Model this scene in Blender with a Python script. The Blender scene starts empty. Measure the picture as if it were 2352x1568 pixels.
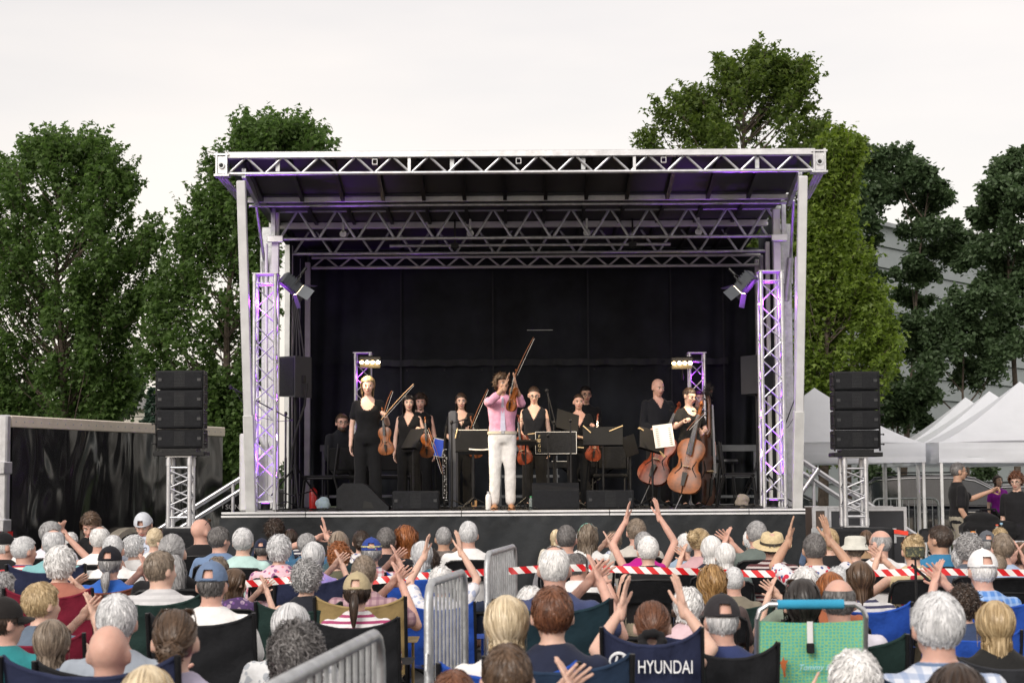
import bpy, math, random
import numpy as np
from mathutils import Vector, Matrix, Euler
R = math.radians
random.seed(7); rng = np.random.default_rng(7)
scene = bpy.context.scene
C = scene.collection

# ------------------------------------------------------------------ camera
F, CU, CV, VH, CAMH = 4121.0, 1176.0, 784.0, 1107.0, 1.6
PITCH, ROLL = math.atan((VH - CV) / F), R(-0.37)
cam_data = bpy.data.cameras.new('camera'); cam = bpy.data.objects.new('camera', cam_data); C.objects.link(cam)
cam_data.sensor_width = 36.0; cam_data.lens = F / 2352 * 36
cam_data.clip_start = 0.1; cam_data.clip_end = 2000
cam_data.dof.use_dof = True; cam_data.dof.focus_distance = 23.5; cam_data.dof.aperture_fstop = 6.3
CAMROT = (Matrix.Rotation(R(90) + PITCH, 4, 'X') @ Matrix.Rotation(ROLL, 4, 'Z'))
cam.matrix_world = Matrix.Translation((0, 0, CAMH)) @ CAMROT
scene.camera = cam

# ------------------------------------------------------------------ sky, sun, exposure
SUN_EL, SUN_AZ = R(30), R(205)          # azimuth clockwise from +Y: behind the camera, to its left
world = bpy.data.worlds.new('World'); scene.world = world; world.use_nodes = True
nt = world.node_tree; nt.nodes.clear()
_o = nt.nodes.new('ShaderNodeOutputWorld'); _b = nt.nodes.new('ShaderNodeBackground')
_s = nt.nodes.new('ShaderNodeTexSky'); _s.sky_type = 'NISHITA'; _s.sun_disc = False
_s.sun_elevation = SUN_EL; _s.sun_rotation = SUN_AZ; _s.dust_density = 3.0; _s.air_density = 1.0
_tc = nt.nodes.new('ShaderNodeTexCoord'); _mp = nt.nodes.new('ShaderNodeMapping'); _mp.inputs['Scale'].default_value = (1.2, 1.2, 5)
_n = nt.nodes.new('ShaderNodeTexNoise'); _n.inputs['Scale'].default_value = 1.6; _n.inputs['Detail'].default_value = 5
_r = nt.nodes.new('ShaderNodeMapRange'); _r.inputs[1].default_value = .3; _r.inputs[2].default_value = .7; _r.inputs[3].default_value = .5; _r.inputs[4].default_value = .72
_m = nt.nodes.new('ShaderNodeMix'); _m.data_type = 'RGBA'; _m.inputs[7].default_value = (12.6, 11.3, 10.1, 1)   # thin bright cloud veil
nt.links.new(_tc.outputs['Generated'], _mp.inputs[0]); nt.links.new(_mp.outputs[0], _n.inputs['Vector'])
nt.links.new(_n.outputs[0], _r.inputs[0]); nt.links.new(_r.outputs[0], _m.inputs[0])
nt.links.new(_s.outputs[0], _m.inputs[6]); nt.links.new(_m.outputs[2], _b.inputs[0]); nt.links.new(_b.outputs[0], _o.inputs[0])
_b.inputs[1].default_value = 0.083
sun_d = bpy.data.lights.new('sun', 'SUN'); sun_d.energy = 1.7; sun_d.angle = R(24); sun_d.color = (1, .95, .89)
sun = bpy.data.objects.new('sun', sun_d); C.objects.link(sun)
_dir = Vector((math.sin(SUN_AZ) * math.cos(SUN_EL), math.cos(SUN_AZ) * math.cos(SUN_EL), math.sin(SUN_EL)))
sun.rotation_euler = _dir.to_track_quat('Z', 'Y').to_euler()
vs = scene.view_settings; vs.view_transform = 'Standard'; vs.look = 'None'; vs.gamma = 1; vs.use_curve_mapping = False; vs.exposure = 0.45
scene.render.engine = 'CYCLES'; scene.cycles.use_denoising = True; scene.cycles.max_bounces = 6
scene.cycles.transparent_max_bounces = 6

# ------------------------------------------------------------------ helpers
def at(u, v, Y):
    """world point on the plane y=Y seen at photo position (u, v) of a 2352x1568 frame"""
    d = CAMROT.to_3x3() @ Vector(((u - CU) / F, -(v - CV) / F, -1))
    k = Y / d.y
    return Vector((d.x * k, Y, CAMH + d.z * k))

def atz(u, Y, z):
    """world point at depth Y and height z whose image column is u (roll ignored)"""
    for _ in range(2): pass
    p = at(u, VH, Y); p2 = at(u, VH - 100, Y)
    t = (z - p.z) / (p2.z - p.z)
    q = p.lerp(p2, t); q.z = z
    return q

class Geo:
    def __init__(s): s.V = []; s.Fc = []; s.mi = []; s.m = 0
    def add(s, vs, fs):
        o = len(s.V); s.V.extend([tuple(v) for v in vs]); s.Fc.extend([tuple(i + o for i in f) for f in fs]); s.mi.extend([s.m] * len(fs)); return s
    def box(s, lo, hi, M=None, bev=0.0):
        (x0, y0, z0), (x1, y1, z1) = lo, hi
        if bev <= 0:
            vs = [(x0,y0,z0),(x1,y0,z0),(x1,y1,z0),(x0,y1,z0),(x0,y0,z1),(x1,y0,z1),(x1,y1,z1),(x0,y1,z1)]
            fs = [(3,2,1,0),(4,5,6,7),(0,1,5,4),(1,2,6,5),(2,3,7,6),(3,0,4,7)]
        else:
            b = min(bev, (x1-x0)*.49, (y1-y0)*.49, (z1-z0)*.49)
            vs = []; idx = {}
            for sx in (0, 1):
                for sy in (0, 1):
                    for sz in (0, 1):
                        X, Yy, Z = (x0, x1)[sx], (y0, y1)[sy], (z0, z1)[sz]
                        ix, iy, iz = X + (b, -b)[sx], Yy + (b, -b)[sy], Z + (b, -b)[sz]
                        for a, p in (('x', (X, iy, iz)), ('y', (ix, Yy, iz)), ('z', (ix, iy, Z))):
                            idx[(sx, sy, sz, a)] = len(vs); vs.append(p)
            g = lambda *k: idx[k]
            fs = []
            for q in (0, 1):
                fs.append(tuple(g(q, *yz, 'x') for yz in ((0,0),(1,0),(1,1),(0,1)))[::(1 if q else -1)])
                fs.append(tuple(g(yz[0], q, yz[1], 'y') for yz in ((0,0),(1,0),(1,1),(0,1)))[::(-1 if q else 1)])
                fs.append(tuple(g(yz[0], yz[1], q, 'z') for yz in ((0,0),(1,0),(1,1),(0,1)))[::(1 if q else -1)])
            for a in (0, 1):
                for c in (0, 1):
                    fs.append((g(0,a,c,'y'), g(1,a,c,'y'), g(1,a,c,'z'), g(0,a,c,'z')))
                    fs.append((g(a,0,c,'x'), g(a,1,c,'x'), g(a,1,c,'z'), g(a,0,c,'z')))
                    fs.append((g(a,c,0,'x'), g(a,c,1,'x'), g(a,c,1,'y'), g(a,c,0,'y')))
            for a in (0, 1):
                for c in (0, 1):
                    for d in (0, 1): fs.append((g(a,c,d,'x'), g(a,c,d,'y'), g(a,c,d,'z')))
        if M is not None: vs = [M @ Vector(v) for v in vs]
        return s.add(vs, fs)
    def tube(s, pts, r, n=8, cap=True, closed=False, flat=None):
        pts = [Vector(p) for p in pts]; k = len(pts)
        rr = list(r) if hasattr(r, '__len__') else [r] * k
        rings = []; prev = None
        for i, p in enumerate(pts):
            if closed: t = pts[(i+1) % k] - pts[i-1]
            else: t = (pts[min(i+1, k-1)] - pts[max(i-1, 0)])
            if t.length < 1e-9: t = Vector((0,0,1))
            t.normalize()
            if prev is None:
                a = Vector((0,0,1)) if abs(t.z) < .9 else Vector((0,1,0))
                n1 = t.cross(a).normalized()
            else:
                n1 = prev - t * prev.dot(t)
                n1 = n1.normalized() if n1.length > 1e-6 else t.orthogonal().normalized()
            prev = n1; n2 = t.cross(n1)
            rings.append([p + (n1 * math.cos(2*math.pi*j/n) + n2 * math.sin(2*math.pi*j/n) * (flat or 1)) * rr[i] for j in range(n)])
        vs = [v for rg in rings for v in rg]; fs = []
        for i in range(k if closed else k - 1):
            for j in range(n):
                a, b = i*n, ((i+1) % k)*n
                fs.append((a+j, a+(j+1)%n, b+(j+1)%n, b+j))
        if cap and not closed:
            fs.append(tuple(range(n))[::-1]); fs.append(tuple((k-1)*n + j for j in range(n)))
        return s.add(vs, fs)
    def bar(s, a, b, w, h=None, up=(0,0,1), bev=0):
        """square bar from a to b"""
        a, b = Vector(a), Vector(b); h = h or w; t = (b - a); L = t.length; t.normalize()
        u = Vector(up)
        if abs(u.dot(t)) > .98: u = Vector((0,1,0))
        x = t.cross(u).normalized(); y = x.cross(t)
        M = Matrix((( x.x, t.x, y.x, a.x), (x.y, t.y, y.y, a.y), (x.z, t.z, y.z, a.z), (0,0,0,1)))
        return s.box((-w/2, 0, -h/2), (w/2, L, h/2), M, bev)
    def ell(s, c, r, M=None, seg=14, rings=9):
        vs = [(0,0,1)]; fs = []
        for i in range(1, rings):
            th = math.pi*i/rings
            for j in range(seg):
                ph = 2*math.pi*j/seg; vs.append((math.sin(th)*math.cos(ph), math.sin(th)*math.sin(ph), math.cos(th)))
        vs.append((0,0,-1)); L = len(vs)-1
        for j in range(seg): fs.append((0, 1+j, 1+(j+1)%seg))
        for i in range(rings-2):
            for j in range(seg):
                a = 1+i*seg; b = a+seg; fs.append((a+j, b+j, b+(j+1)%seg, a+(j+1)%seg))
        a = 1+(rings-2)*seg
        for j in range(seg): fs.append((a+j, L, a+(j+1)%seg))
        vs = [Vector((v[0]*r[0]+c[0], v[1]*r[1]+c[1], v[2]*r[2]+c[2])) for v in vs]
        if M is not None: vs = [M @ v for v in vs]
        return s.add(vs, fs)
    def cap(s, p0, r0, p1, r1, n=12):
        """tapered capsule"""
        p0, p1 = Vector(p0), Vector(p1); t = (p1-p0).normalized()
        pts, rr = [], []
        for a in (-80, -45, -15): pts.append(p0 + t*r0*math.sin(R(a))); rr.append(r0*math.cos(R(a)))
        for k in (.2, .5, .8): pts.append(p0.lerp(p1, k)); rr.append(r0+(r1-r0)*k)
        for a in (15, 45, 80): pts.append(p1 + t*r1*math.sin(R(a))); rr.append(r1*math.cos(R(a)))
        return s.tube(pts, rr, n)
    def loft(s, secs, n=20):
        """secs: (x, y, z, rx, ry) ellipses stacked along z"""
        vs = []; fs = []
        for (x, y, z, rx, ry) in secs:
            for j in range(n):
                a = 2*math.pi*j/n; vs.append((x+rx*math.cos(a), y+ry*math.sin(a), z))
        for i in range(len(secs)-1):
            for j in range(n): a, b = i*n, (i+1)*n; fs.append((a+j, a+(j+1)%n, b+(j+1)%n, b+j))
        fs.append(tuple(range(n))[::-1]); fs.append(tuple((len(secs)-1)*n+j for j in range(n)))
        return s.add(vs, fs)
    def lathe(s, prof, c=(0,0,0), n=20, M=None):
        vs = []; fs = []
        for (r, z) in prof:
            for j in range(n): a = 2*math.pi*j/n; vs.append(Vector((c[0]+r*math.cos(a), c[1]+r*math.sin(a), c[2]+z)))
        for i in range(len(prof)-1):
            for j in range(n): a, b = i*n, (i+1)*n; fs.append((a+j, a+(j+1)%n, b+(j+1)%n, b+j))
        if prof[0][0] > 1e-5: fs.append(tuple(range(n))[::-1])
        if prof[-1][0] > 1e-5: fs.append(tuple((len(prof)-1)*n+j for j in range(n)))
        if M is not None: vs = [M @ v for v in vs]
        return s.add(vs, fs)
    def prism(s, poly, t0, t1, M=None):
        """poly in xz, extruded along y"""
        n = len(poly); vs = [(p[0], t0, p[1]) for p in poly] + [(p[0], t1, p[1]) for p in poly]
        fs = [tuple(range(n)), tuple(range(n, 2*n))[::-1]] + [((i+1)%n, i, n+i, n+(i+1)%n) for i in range(n)]
        if M is not None: vs = [M @ Vector(v) for v in vs]
        return s.add(vs, fs)
    def grid(s, fn, nu, nv, thick=None):
        vs = [fn(i/nu, j/nv) for j in range(nv+1) for i in range(nu+1)]
        fs = [(j*(nu+1)+i, j*(nu+1)+i+1, (j+1)*(nu+1)+i+1, (j+1)*(nu+1)+i) for j in range(nv) for i in range(nu)]
        return s.add(vs, fs)
    def xf(s, M):
        s.V = [tuple(M @ Vector(v)) for v in s.V]; return s
    def mesh(s, name, smooth=False):
        me = bpy.data.meshes.new(name); me.from_pydata(s.V, [], s.Fc)
        if any(s.mi): me.polygons.foreach_set('material_index', s.mi)
        if smooth: me.polygons.foreach_set('use_smooth', [True]*len(me.polygons))
        me.validate(); me.update(); return me

def smooth_angle(me, ang=40):
    me.polygons.foreach_set('use_smooth', [True]*len(me.polygons))
    try: me.set_sharp_from_angle(angle=R(ang))
    except Exception: pass
    return me

def obj(name, geo, mat=None, parent=None, smooth=True, loc=None, M=None, ang=40):
    me = geo if isinstance(geo, bpy.types.Mesh) else geo.mesh(name)
    if not isinstance(geo, bpy.types.Mesh):
        if smooth: smooth_angle(me, ang)
    o = bpy.data.objects.new(name, me); C.objects.link(o)
    if mat is not None:
        ms = mat if isinstance(mat, (list, tuple)) else [mat]
        if len(me.materials) == 0:
            for m in ms: me.materials.append(m)
        else:
            for i, m in enumerate(ms):
                if me.materials[i] != m:
                    o.material_slots[i].link = 'OBJECT'; o.material_slots[i].material = m
    if parent is not None: o.parent = parent
    if M is not None: o.matrix_local = M
    if loc is not None: o.location = loc
    return o

def tag(o, label, cat, group=None, kind=None):
    if label: o['label'] = label
    if cat: o['category'] = cat
    if group: o['group'] = group
    if kind: o['kind'] = kind
    return o

def thing(name, label, cat, loc=(0,0,0), rz=0, group=None, scale=1):
    o = bpy.data.objects.new(name, None); C.objects.link(o); o.empty_display_size = .1
    o.location = loc; o.rotation_euler = (0, 0, rz); o.scale = (scale,)*3 if not hasattr(scale, '__len__') else scale
    return tag(o, label, cat, group)

def struct(name, geo, mat, smooth=False):
    o = obj(name, geo, mat, smooth=smooth); o['kind'] = 'structure'; return o

def copy_tree(o, parent=None):
    c = o.copy(); C.objects.link(c); c.parent = parent
    for ch in o.children: copy_tree(ch, c)
    return c

def remesh(geo, voxel, it=4, name='m', fac=.5):
    me = geo.mesh(name); o = bpy.data.objects.new('tmp', me); C.objects.link(o)
    m = o.modifiers.new('r', 'REMESH'); m.mode = 'VOXEL'; m.voxel_size = voxel; m.use_smooth_shade = True
    if it: s = o.modifiers.new('s', 'SMOOTH'); s.iterations = it; s.factor = fac
    dg = bpy.context.evaluated_depsgraph_get()
    new = bpy.data.meshes.new_from_object(o.evaluated_get(dg)); new.name = name
    bpy.data.objects.remove(o); bpy.data.meshes.remove(me)
    new.polygons.foreach_set('use_smooth', [True]*len(new.polygons))
    return new

def mesh_arrays(me):
    v = np.empty(len(me.vertices)*3); me.vertices.foreach_get('co', v); return v.reshape(-1, 3)

def join_meshes(parts, name):
    """parts: (mesh, matrix or None, material index) -> one mesh"""
    V = []; Fc = []; MI = []
    off = 0
    for me, M, mi in parts:
        v = mesh_arrays(me)
        flip = False
        if M is not None:
            A = np.array(M); v = v @ A[:3, :3].T + A[:3, 3]; flip = np.linalg.det(A[:3, :3]) < 0
        V.append(v)
        for p in me.polygons:
            ix = [i + off for i in p.vertices]
            Fc.append(ix[::-1] if flip else ix); MI.append(mi)
        off += len(v)
    out = bpy.data.meshes.new(name); out.from_pydata(np.concatenate(V).tolist(), [], Fc)
    out.polygons.foreach_set('material_index', MI); out.polygons.foreach_set('use_smooth', [True]*len(MI)); out.update()
    return out

# ------------------------------------------------------------------ materials
_mats = {}
def mat(name, col, rough=.6, metal=0, var=.12, vs=6.0, bump=0.0, bs=40.0, spec=.5, coat=0, sheen=0, trans=0, col2=None, emit=None, es=0, grime=0):
    if name in _mats: return _mats[name]
    m = bpy.data.materials.new(name); m.use_nodes = True; n = m.node_tree.nodes; l = m.node_tree.links
    b = n['Principled BSDF']; b.inputs['Roughness'].default_value = rough; b.inputs['Metallic'].default_value = metal
    b.inputs['Specular IOR Level'].default_value = spec; b.inputs['Coat Weight'].default_value = coat; b.inputs['Sheen Weight'].default_value = sheen
    b.inputs['Transmission Weight'].default_value = trans
    tc = n.new('ShaderNodeTexCoord')
    c = (*col, 1); c2 = (*(col2 or tuple(max(0, x*(1-var*1.6)) for x in col)), 1); c1 = (*(col if col2 else tuple(min(1, x*(1+var)) for x in col)), 1)
    tx = n.new('ShaderNodeTexNoise'); tx.inputs['Scale'].default_value = vs; tx.inputs['Detail'].default_value = 6; tx.inputs['Roughness'].default_value = .6
    l.new(tc.outputs['Object'], tx.inputs['Vector'])
    rp = n.new('ShaderNodeValToRGB'); rp.color_ramp.elements[0].position = .3; rp.color_ramp.elements[1].position = .7
    rp.color_ramp.elements[0].color = c2; rp.color_ramp.elements[1].color = c1
    l.new(tx.outputs[0], rp.inputs[0]); l.new(rp.outputs[0], b.inputs['Base Color'])
    mr = n.new('ShaderNodeMapRange'); mr.inputs[3].default_value = max(.02, rough-.1); mr.inputs[4].default_value = min(1, rough+.1)
    l.new(tx.outputs[0], mr.inputs[0]); l.new(mr.outputs[0], b.inputs['Roughness'])
    if bump:
        t2 = n.new('ShaderNodeTexNoise'); t2.inputs['Scale'].default_value = bs; t2.inputs['Detail'].default_value = 4
        l.new(tc.outputs['Object'], t2.inputs['Vector'])
        bp = n.new('ShaderNodeBump'); bp.inputs['Strength'].default_value = min(1, bump); bp.inputs['Distance'].default_value = .02
        l.new(t2.outputs[0], bp.inputs['Height']); l.new(bp.outputs[0], b.inputs['Normal'])
    if emit: b.inputs['Emission Color'].default_value = (*emit, 1); b.inputs['Emission Strength'].default_value = es
    _mats[name] = m; return m

def cloth(name, kind='plain', c1=(.5,.5,.5), c2=(.1,.1,.1), c3=None, scale=1.0):
    """fabric: plain, stripe (horizontal), plaid, floral"""
    key = 'cloth_' + name
    if key in _mats: return _mats[key]
    m = mat(key, c1, rough=.85, var=.10, vs=14, bump=.35, bs=22, sheen=.06, spec=.15)
    if kind == 'plain': return m
    n = m.node_tree.nodes; l = m.node_tree.links; b = n['Principled BSDF']; tc = n['Texture Coordinate']
    base = b.inputs['Base Color'].links[0].from_socket
    def mixin(fac, col, base):
        mx = n.new('ShaderNodeMix'); mx.data_type = 'RGBA'; mx.inputs[7].default_value = (*col, 1)
        l.new(fac, mx.inputs[0]); l.new(base, mx.inputs[6]); return mx.outputs[2]
    def stripe(axis, freq, thr, dist=.4):
        sp = n.new('ShaderNodeSeparateXYZ'); l.new(tc.outputs['Object'], sp.inputs[0])
        a = n.new('ShaderNodeMath'); a.operation = 'MULTIPLY'; a.inputs[1].default_value = freq; l.new(sp.outputs[axis], a.inputs[0])
        nz = n.new('ShaderNodeTexNoise'); nz.inputs['Scale'].default_value = 5; l.new(tc.outputs['Object'], nz.inputs['Vector'])
        ad = n.new('ShaderNodeMath'); ad.operation = 'MULTIPLY_ADD'; ad.inputs[1].default_value = dist; l.new(nz.outputs[0], ad.inputs[0]); l.new(a.outputs[0], ad.inputs[2])
        f = n.new('ShaderNodeMath'); f.operation = 'FRACT'; l.new(ad.outputs[0], f.inputs[0])
        g = n.new('ShaderNodeMath'); g.operation = 'LESS_THAN'; g.inputs[1].default_value = thr; l.new(f.outputs[0], g.inputs[0])
        return g.outputs[0]
    if kind == 'stripe': base = mixin(stripe(2, 26*scale, .45), c2, base)
    if kind == 'stripe' and c3: base = mixin(stripe(2, 13*scale, .12), c3, base)
    if kind == 'plaid':
        for ax in (0, 2):
            s = stripe(ax, 22*scale, .4, .15); h = n.new('ShaderNodeMath'); h.operation = 'MULTIPLY'; h.inputs[1].default_value = .55; l.new(s, h.inputs[0])
            base = mixin(h.outputs[0], c2, base)
        if c3: base = mixin(stripe(2, 11*scale, .1, .15), c3, base)
    if kind == 'floral':
        for col, sc, th in ((c2, 17*scale, .38), (c3 or c2, 25*scale, .30)):
            vo = n.new('ShaderNodeTexVoronoi'); vo.inputs['Scale'].default_value = sc; l.new(tc.outputs['Object'], vo.inputs['Vector'])
            nz = n.new('ShaderNodeTexNoise'); nz.inputs['Scale'].default_value = sc*.7; l.new(tc.outputs['Object'], nz.inputs['Vector'])
            mu = n.new('ShaderNodeMath'); mu.operation = 'MULTIPLY'; l.new(vo.outputs['Distance'], mu.inputs[0]); l.new(nz.outputs[0], mu.inputs[1])
            g = n.new('ShaderNodeMath'); g.operation = 'LESS_THAN'; g.inputs[1].default_value = th*.42; l.new(mu.outputs[0], g.inputs[0])
            base = mixin(g.outputs[0], col, base)
    l.new(base, b.inputs['Base Color'])
    return m

def hair_mat(name, c1, c2):
    key = 'hair_' + name
    if key in _mats: return _mats[key]
    m = bpy.data.materials.new(key); m.use_nodes = True; n = m.node_tree.nodes; l = m.node_tree.links; b = n['Principled BSDF']
    b.inputs['Roughness'].default_value = .42; b.inputs['Specular IOR Level'].default_value = .5
    g = n.new('ShaderNodeNewGeometry'); tc = n.new('ShaderNodeTexCoord')
    nz = n.new('ShaderNodeTexNoise'); nz.inputs['Scale'].default_value = 18; nz.inputs['Detail'].default_value = 3; l.new(tc.outputs['Object'], nz.inputs['Vector'])
    ad = n.new('ShaderNodeMath'); ad.operation = 'MULTIPLY_ADD'; ad.inputs[1].default_value = .5; l.new(g.outputs['Random Per Island'], ad.inputs[0])
    mu = n.new('ShaderNodeMath'); mu.operation = 'MULTIPLY'; mu.inputs[1].default_value = .6; l.new(nz.outputs[0], mu.inputs[0]); l.new(mu.outputs[0], ad.inputs[2])
    rp = n.new('ShaderNodeValToRGB'); rp.color_ramp.elements[0].position = .2; rp.color_ramp.elements[1].position = .85
    rp.color_ramp.elements[0].color = (*c1, 1); rp.color_ramp.elements[1].color = (*c2, 1)
    l.new(ad.outputs[0], rp.inputs[0]); l.new(rp.outputs[0], b.inputs['Base Color'])
    _mats[key] = m; return m

def leaf_mat(name, dark, light, trl):
    key = 'leaf_' + name
    if key in _mats: return _mats[key]
    m = bpy.data.materials.new(key); m.use_nodes = True; n = m.node_tree.nodes; l = m.node_tree.links; b = n['Principled BSDF']
    b.inputs['Roughness'].default_value = .5; b.inputs['Specular IOR Level'].default_value = .35
    g = n.new('ShaderNodeNewGeometry'); rp = n.new('ShaderNodeValToRGB')
    rp.color_ramp.elements[0].color = (*dark, 1); rp.color_ramp.elements[1].color = (*light, 1)
    l.new(g.outputs['Random Per Island'], rp.inputs[0]); l.new(rp.outputs[0], b.inputs['Base Color'])
    t = n.new('ShaderNodeBsdfTranslucent'); hs = n.new('ShaderNodeHueSaturation'); hs.inputs['Value'].default_value = 1.8; hs.inputs['Saturation'].default_value = 1.15
    l.new(rp.outputs[0], hs.inputs['Color']); l.new(hs.outputs[0], t.inputs[0])
    mx = n.new('ShaderNodeMixShader'); mx.inputs[0].default_value = trl
    l.new(b.outputs[0], mx.inputs[1]); l.new(t.outputs[0], mx.inputs[2]); l.new(mx.outputs[0], n['Material Output'].inputs[0])
    _mats[key] = m; return m

ALU = mat('aluminium', (.62,.63,.66), rough=.38, metal=.85, var=.1, vs=9, bump=.08, bs=60)
ALU_D = mat('galvanised_steel', (.5,.52,.54), rough=.5, metal=.75, var=.16, vs=14, bump=.1, bs=50)
ALU_PAINT = mat('pale_painted_metal', (.62,.63,.63), rough=.5, metal=.15, var=.1, vs=5)
BLK = mat('black_metal', (.010,.0105,.012), rough=.42, var=.2, vs=12, bump=.1, spec=.3)
BLKP = mat('black_plastic', (.013,.014,.0165), rough=.55, var=.2, vs=20, bump=.25, bs=120, spec=.2)
GRILLE = mat('speaker_grille', (.016,.017,.02), rough=.55, var=.2, vs=30, bump=.6, bs=260, spec=.2)
RUB = mat('rubber', (.015,.015,.015), rough=.8)
BRASSY = mat('clothespin_wood', (.62,.47,.27), rough=.7)
WHITE = mat('white_paint', (.78,.78,.77), rough=.5)
PAPER = mat('paper', (.82,.79,.72), rough=.9, var=.04)
SKIRT = mat('black_skirt_cloth', (.019,.022,.0255), rough=.7, var=.3, vs=2.5, bump=.7, bs=6, spec=.3)
CURT = mat('black_curtain_cloth', (.0165,.0195,.024), rough=.8, var=.35, vs=1.5, bump=.6, bs=4, spec=.2)
DECKM = mat('black_deck_board', (.03,.03,.032), rough=.6, var=.25, vs=4)
STANDM = mat('stand_black', (.010,.0105,.0115), rough=.6, var=.2, spec=.15)
EDGEM = mat('edge_aluminium', (.74,.75,.77), rough=.45, metal=.2, var=.06)
PURPLE_SLEEVE = mat('purple_fabric', (.1,.03,.25), rough=.8)
# ================================================================== ground
g = Geo(); g.grid(lambda a, b: (-400 + 800*a, -60 + 900*b, 0), 8, 8)
struct('ground', g, mat('asphalt', (.055,.055,.057), rough=.9, var=.3, vs=3, bump=.5, bs=80))
g = Geo(); g.grid(lambda a, b: (-120 + 240*a, 31 + 160*b, .012), 4, 4)
struct('lawn', g, mat('grass_ground', (.05,.085,.025), rough=.95, var=.4, vs=8, bump=.8, bs=60))

# ================================================================== stage
YF = 23.0
def zc(v, Y): return at(1176, v, Y).z
def xo(u, v, Y): return at(u, v, Y).x
DZ = zc(1173, YF)
XL, XR = xo(508, 1176, YF), xo(1866, 1170, YF)
stage = thing('mobile_stage', 'covered mobile concert stage with aluminium roof trusses and black backdrop', 'stage', (0, YF, 0))
SI = Matrix.Translation((0, -YF, 0))
def sobj(name, geo, m, parent=None, smooth=True):
    if parent is None: geo.xf(SI); return obj(name, geo, m, stage, smooth)
    geo.xf(SI); return obj(name, geo, m, parent, smooth)
# deck boards (2.44 m sheets) on a frame
nb = 6; w = (XR-XL)/nb
for i in range(nb):
    for j in range(2):
        g = Geo(); g.box((XL+w*i+.004, YF+.06+2.56*j, DZ-.05), (XL+w*(i+1)-.004, YF+.06+2.56*(j+1)-.008, DZ - (.0 if (i+j) % 2 else .003))); sobj('deck_board', g, DECKM)
g = Geo(); g.box((XL+.05, YF+.12, DZ-.22), (XR-.05, YF+5.1, DZ-.055)); sobj('deck_frame', g, BLK)
cuts = [508, 702, 1060, 1400, 1720, 1866]
for a, b in zip(cuts[:-1], cuts[1:]):
    x0, x1 = xo(a, 1176, YF)+.004, xo(b, 1172, YF)-.004
    g = Geo(); g.box((x0, YF-.02, DZ-.018), (x1, YF+.06, DZ+.008), bev=.004); g.box((x0, YF-.035, DZ-.062), (x1, YF+.05, DZ-.036), bev=.004)
    sobj('front_edge_trim', g, EDGEM)
    g = Geo(); g.box((x0, YF+.004, DZ-.04), (x1, YF+.045, DZ-.012)); sobj('edge_gap', g, BLK)
# skirt
sx0, sx1 = XL-.01, XR+.03
def skirt(a, b):
    x = sx0 + (sx1-sx0)*a; z = (DZ-.068)*(1-b) + .01*b
    y = YF-.075 - .035*math.sin(a*61+b*2)*b - .05*math.sin(a*23+1.3-b)*b**.7 - .022*math.sin(a*140+b*7)*b - .03*math.sin(a*37+b*6)*b*b - .06*b - .012*math.sin(b*9+a*31)*b
    if b < .12: y += .012*math.sin(a*180)*(1-abs(b-.06)/.06)
    return (x, y, z)
g = Geo(); g.grid(skirt, 260, 22)
sk = sobj('stage_skirt', g, SKIRT)
g = Geo(); g.grid(lambda a, b: (sx0 - .01*math.sin(b*9), YF-.05+5.2*a, (DZ-.068)*(1-b)+.01*b), 30, 6); sobj('side_skirt', g, SKIRT)
g = Geo(); g.grid(lambda a, b: (sx1 + .01*math.sin(b*9), YF-.05+5.2*a, (DZ-.068)*(1-b)+.01*b), 30, 6); sobj('side_skirt', g, SKIRT)

# roof -------------------------------------------------------------
def truss(name, x0, x1, Y, zt, zb, period, rb, m, top_sq=None, rd=.016, phase=0.0):
    """one flat roof truss: chords, then every diagonal a sub-part"""
    g = Geo()
    if top_sq: g.box((x0, Y-top_sq[1]/2, zt), (x1, Y+top_sq[1]/2, zt+top_sq[0]), bev=.006)
    else: g.tube([(x0, Y, zt), (x1, Y, zt)], rb, 10)
    g.tube([(x0, Y, zb), (x1, Y, zb)], rb, 10)
    t = sobj(name, g, m)
    n = max(1, round((x1-x0)/period)); p = (x1-x0)/n
    for i in range(n):
        a = x0+p*i; gp = p*.045
        for (xa, xb) in ((a+gp, a+p/2-gp), (a+p-gp, a+p/2+gp)):
            g = Geo(); g.tube([(xa, Y, zb+rb*.6), (xb, Y, zt-rb*.2 if not top_sq else zt)], rd, 8, cap=False); sobj('truss_brace', g, m, t)
    return t
YT = 22.2
fx0, fx1 = xo(524, 360, YT), xo(1866, 345, YT)
zt1, zb1 = zc(361, YT), zc(395.5, YT)
ft = truss('front_roof_truss', fx0, fx1, YT, zt1, zb1, 83/185.6, .024, ALU, top_sq=(zc(346.5, YT)-zt1, .1))
# small posts and hanging plates on the front truss
for u in (940, 1457):
    x = xo(u, 380, YT); g = Geo(); g.box((x-.018, YT-.02, zb1), (x+.018, YT+.02, zt1)); sobj('truss_post', g, ALU, ft)
for u in (637, 1038, 1340, 1740):
    x = xo(u, 380, YT); g = Geo(); g.box((x-.028, YT+.03, zb1+.03), (x+.028, YT+.06, zt1-.01), bev=.004); sobj('bracket_plate', g, ALU_D, ft)
for u in (861, 1191, 1524):
    x = xo(u, 372, YT); z = zt1-.05
    g = Geo(); g.box((x-.033, YT-.02, z-.035), (x+.033, YT+.05, z-.028)); g.box((x-.033, YT-.02, z+.028), (x+.033, YT+.05, z+.035)); g.box((x-.033, YT-.02, z-.0279), (x-.026, YT+.05, z+.0279)); g.box((x+.026, YT-.02, z-.0279), (x+.033, YT+.05, z+.0279))
    sobj('square_socket', g, ALU, ft)
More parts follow.
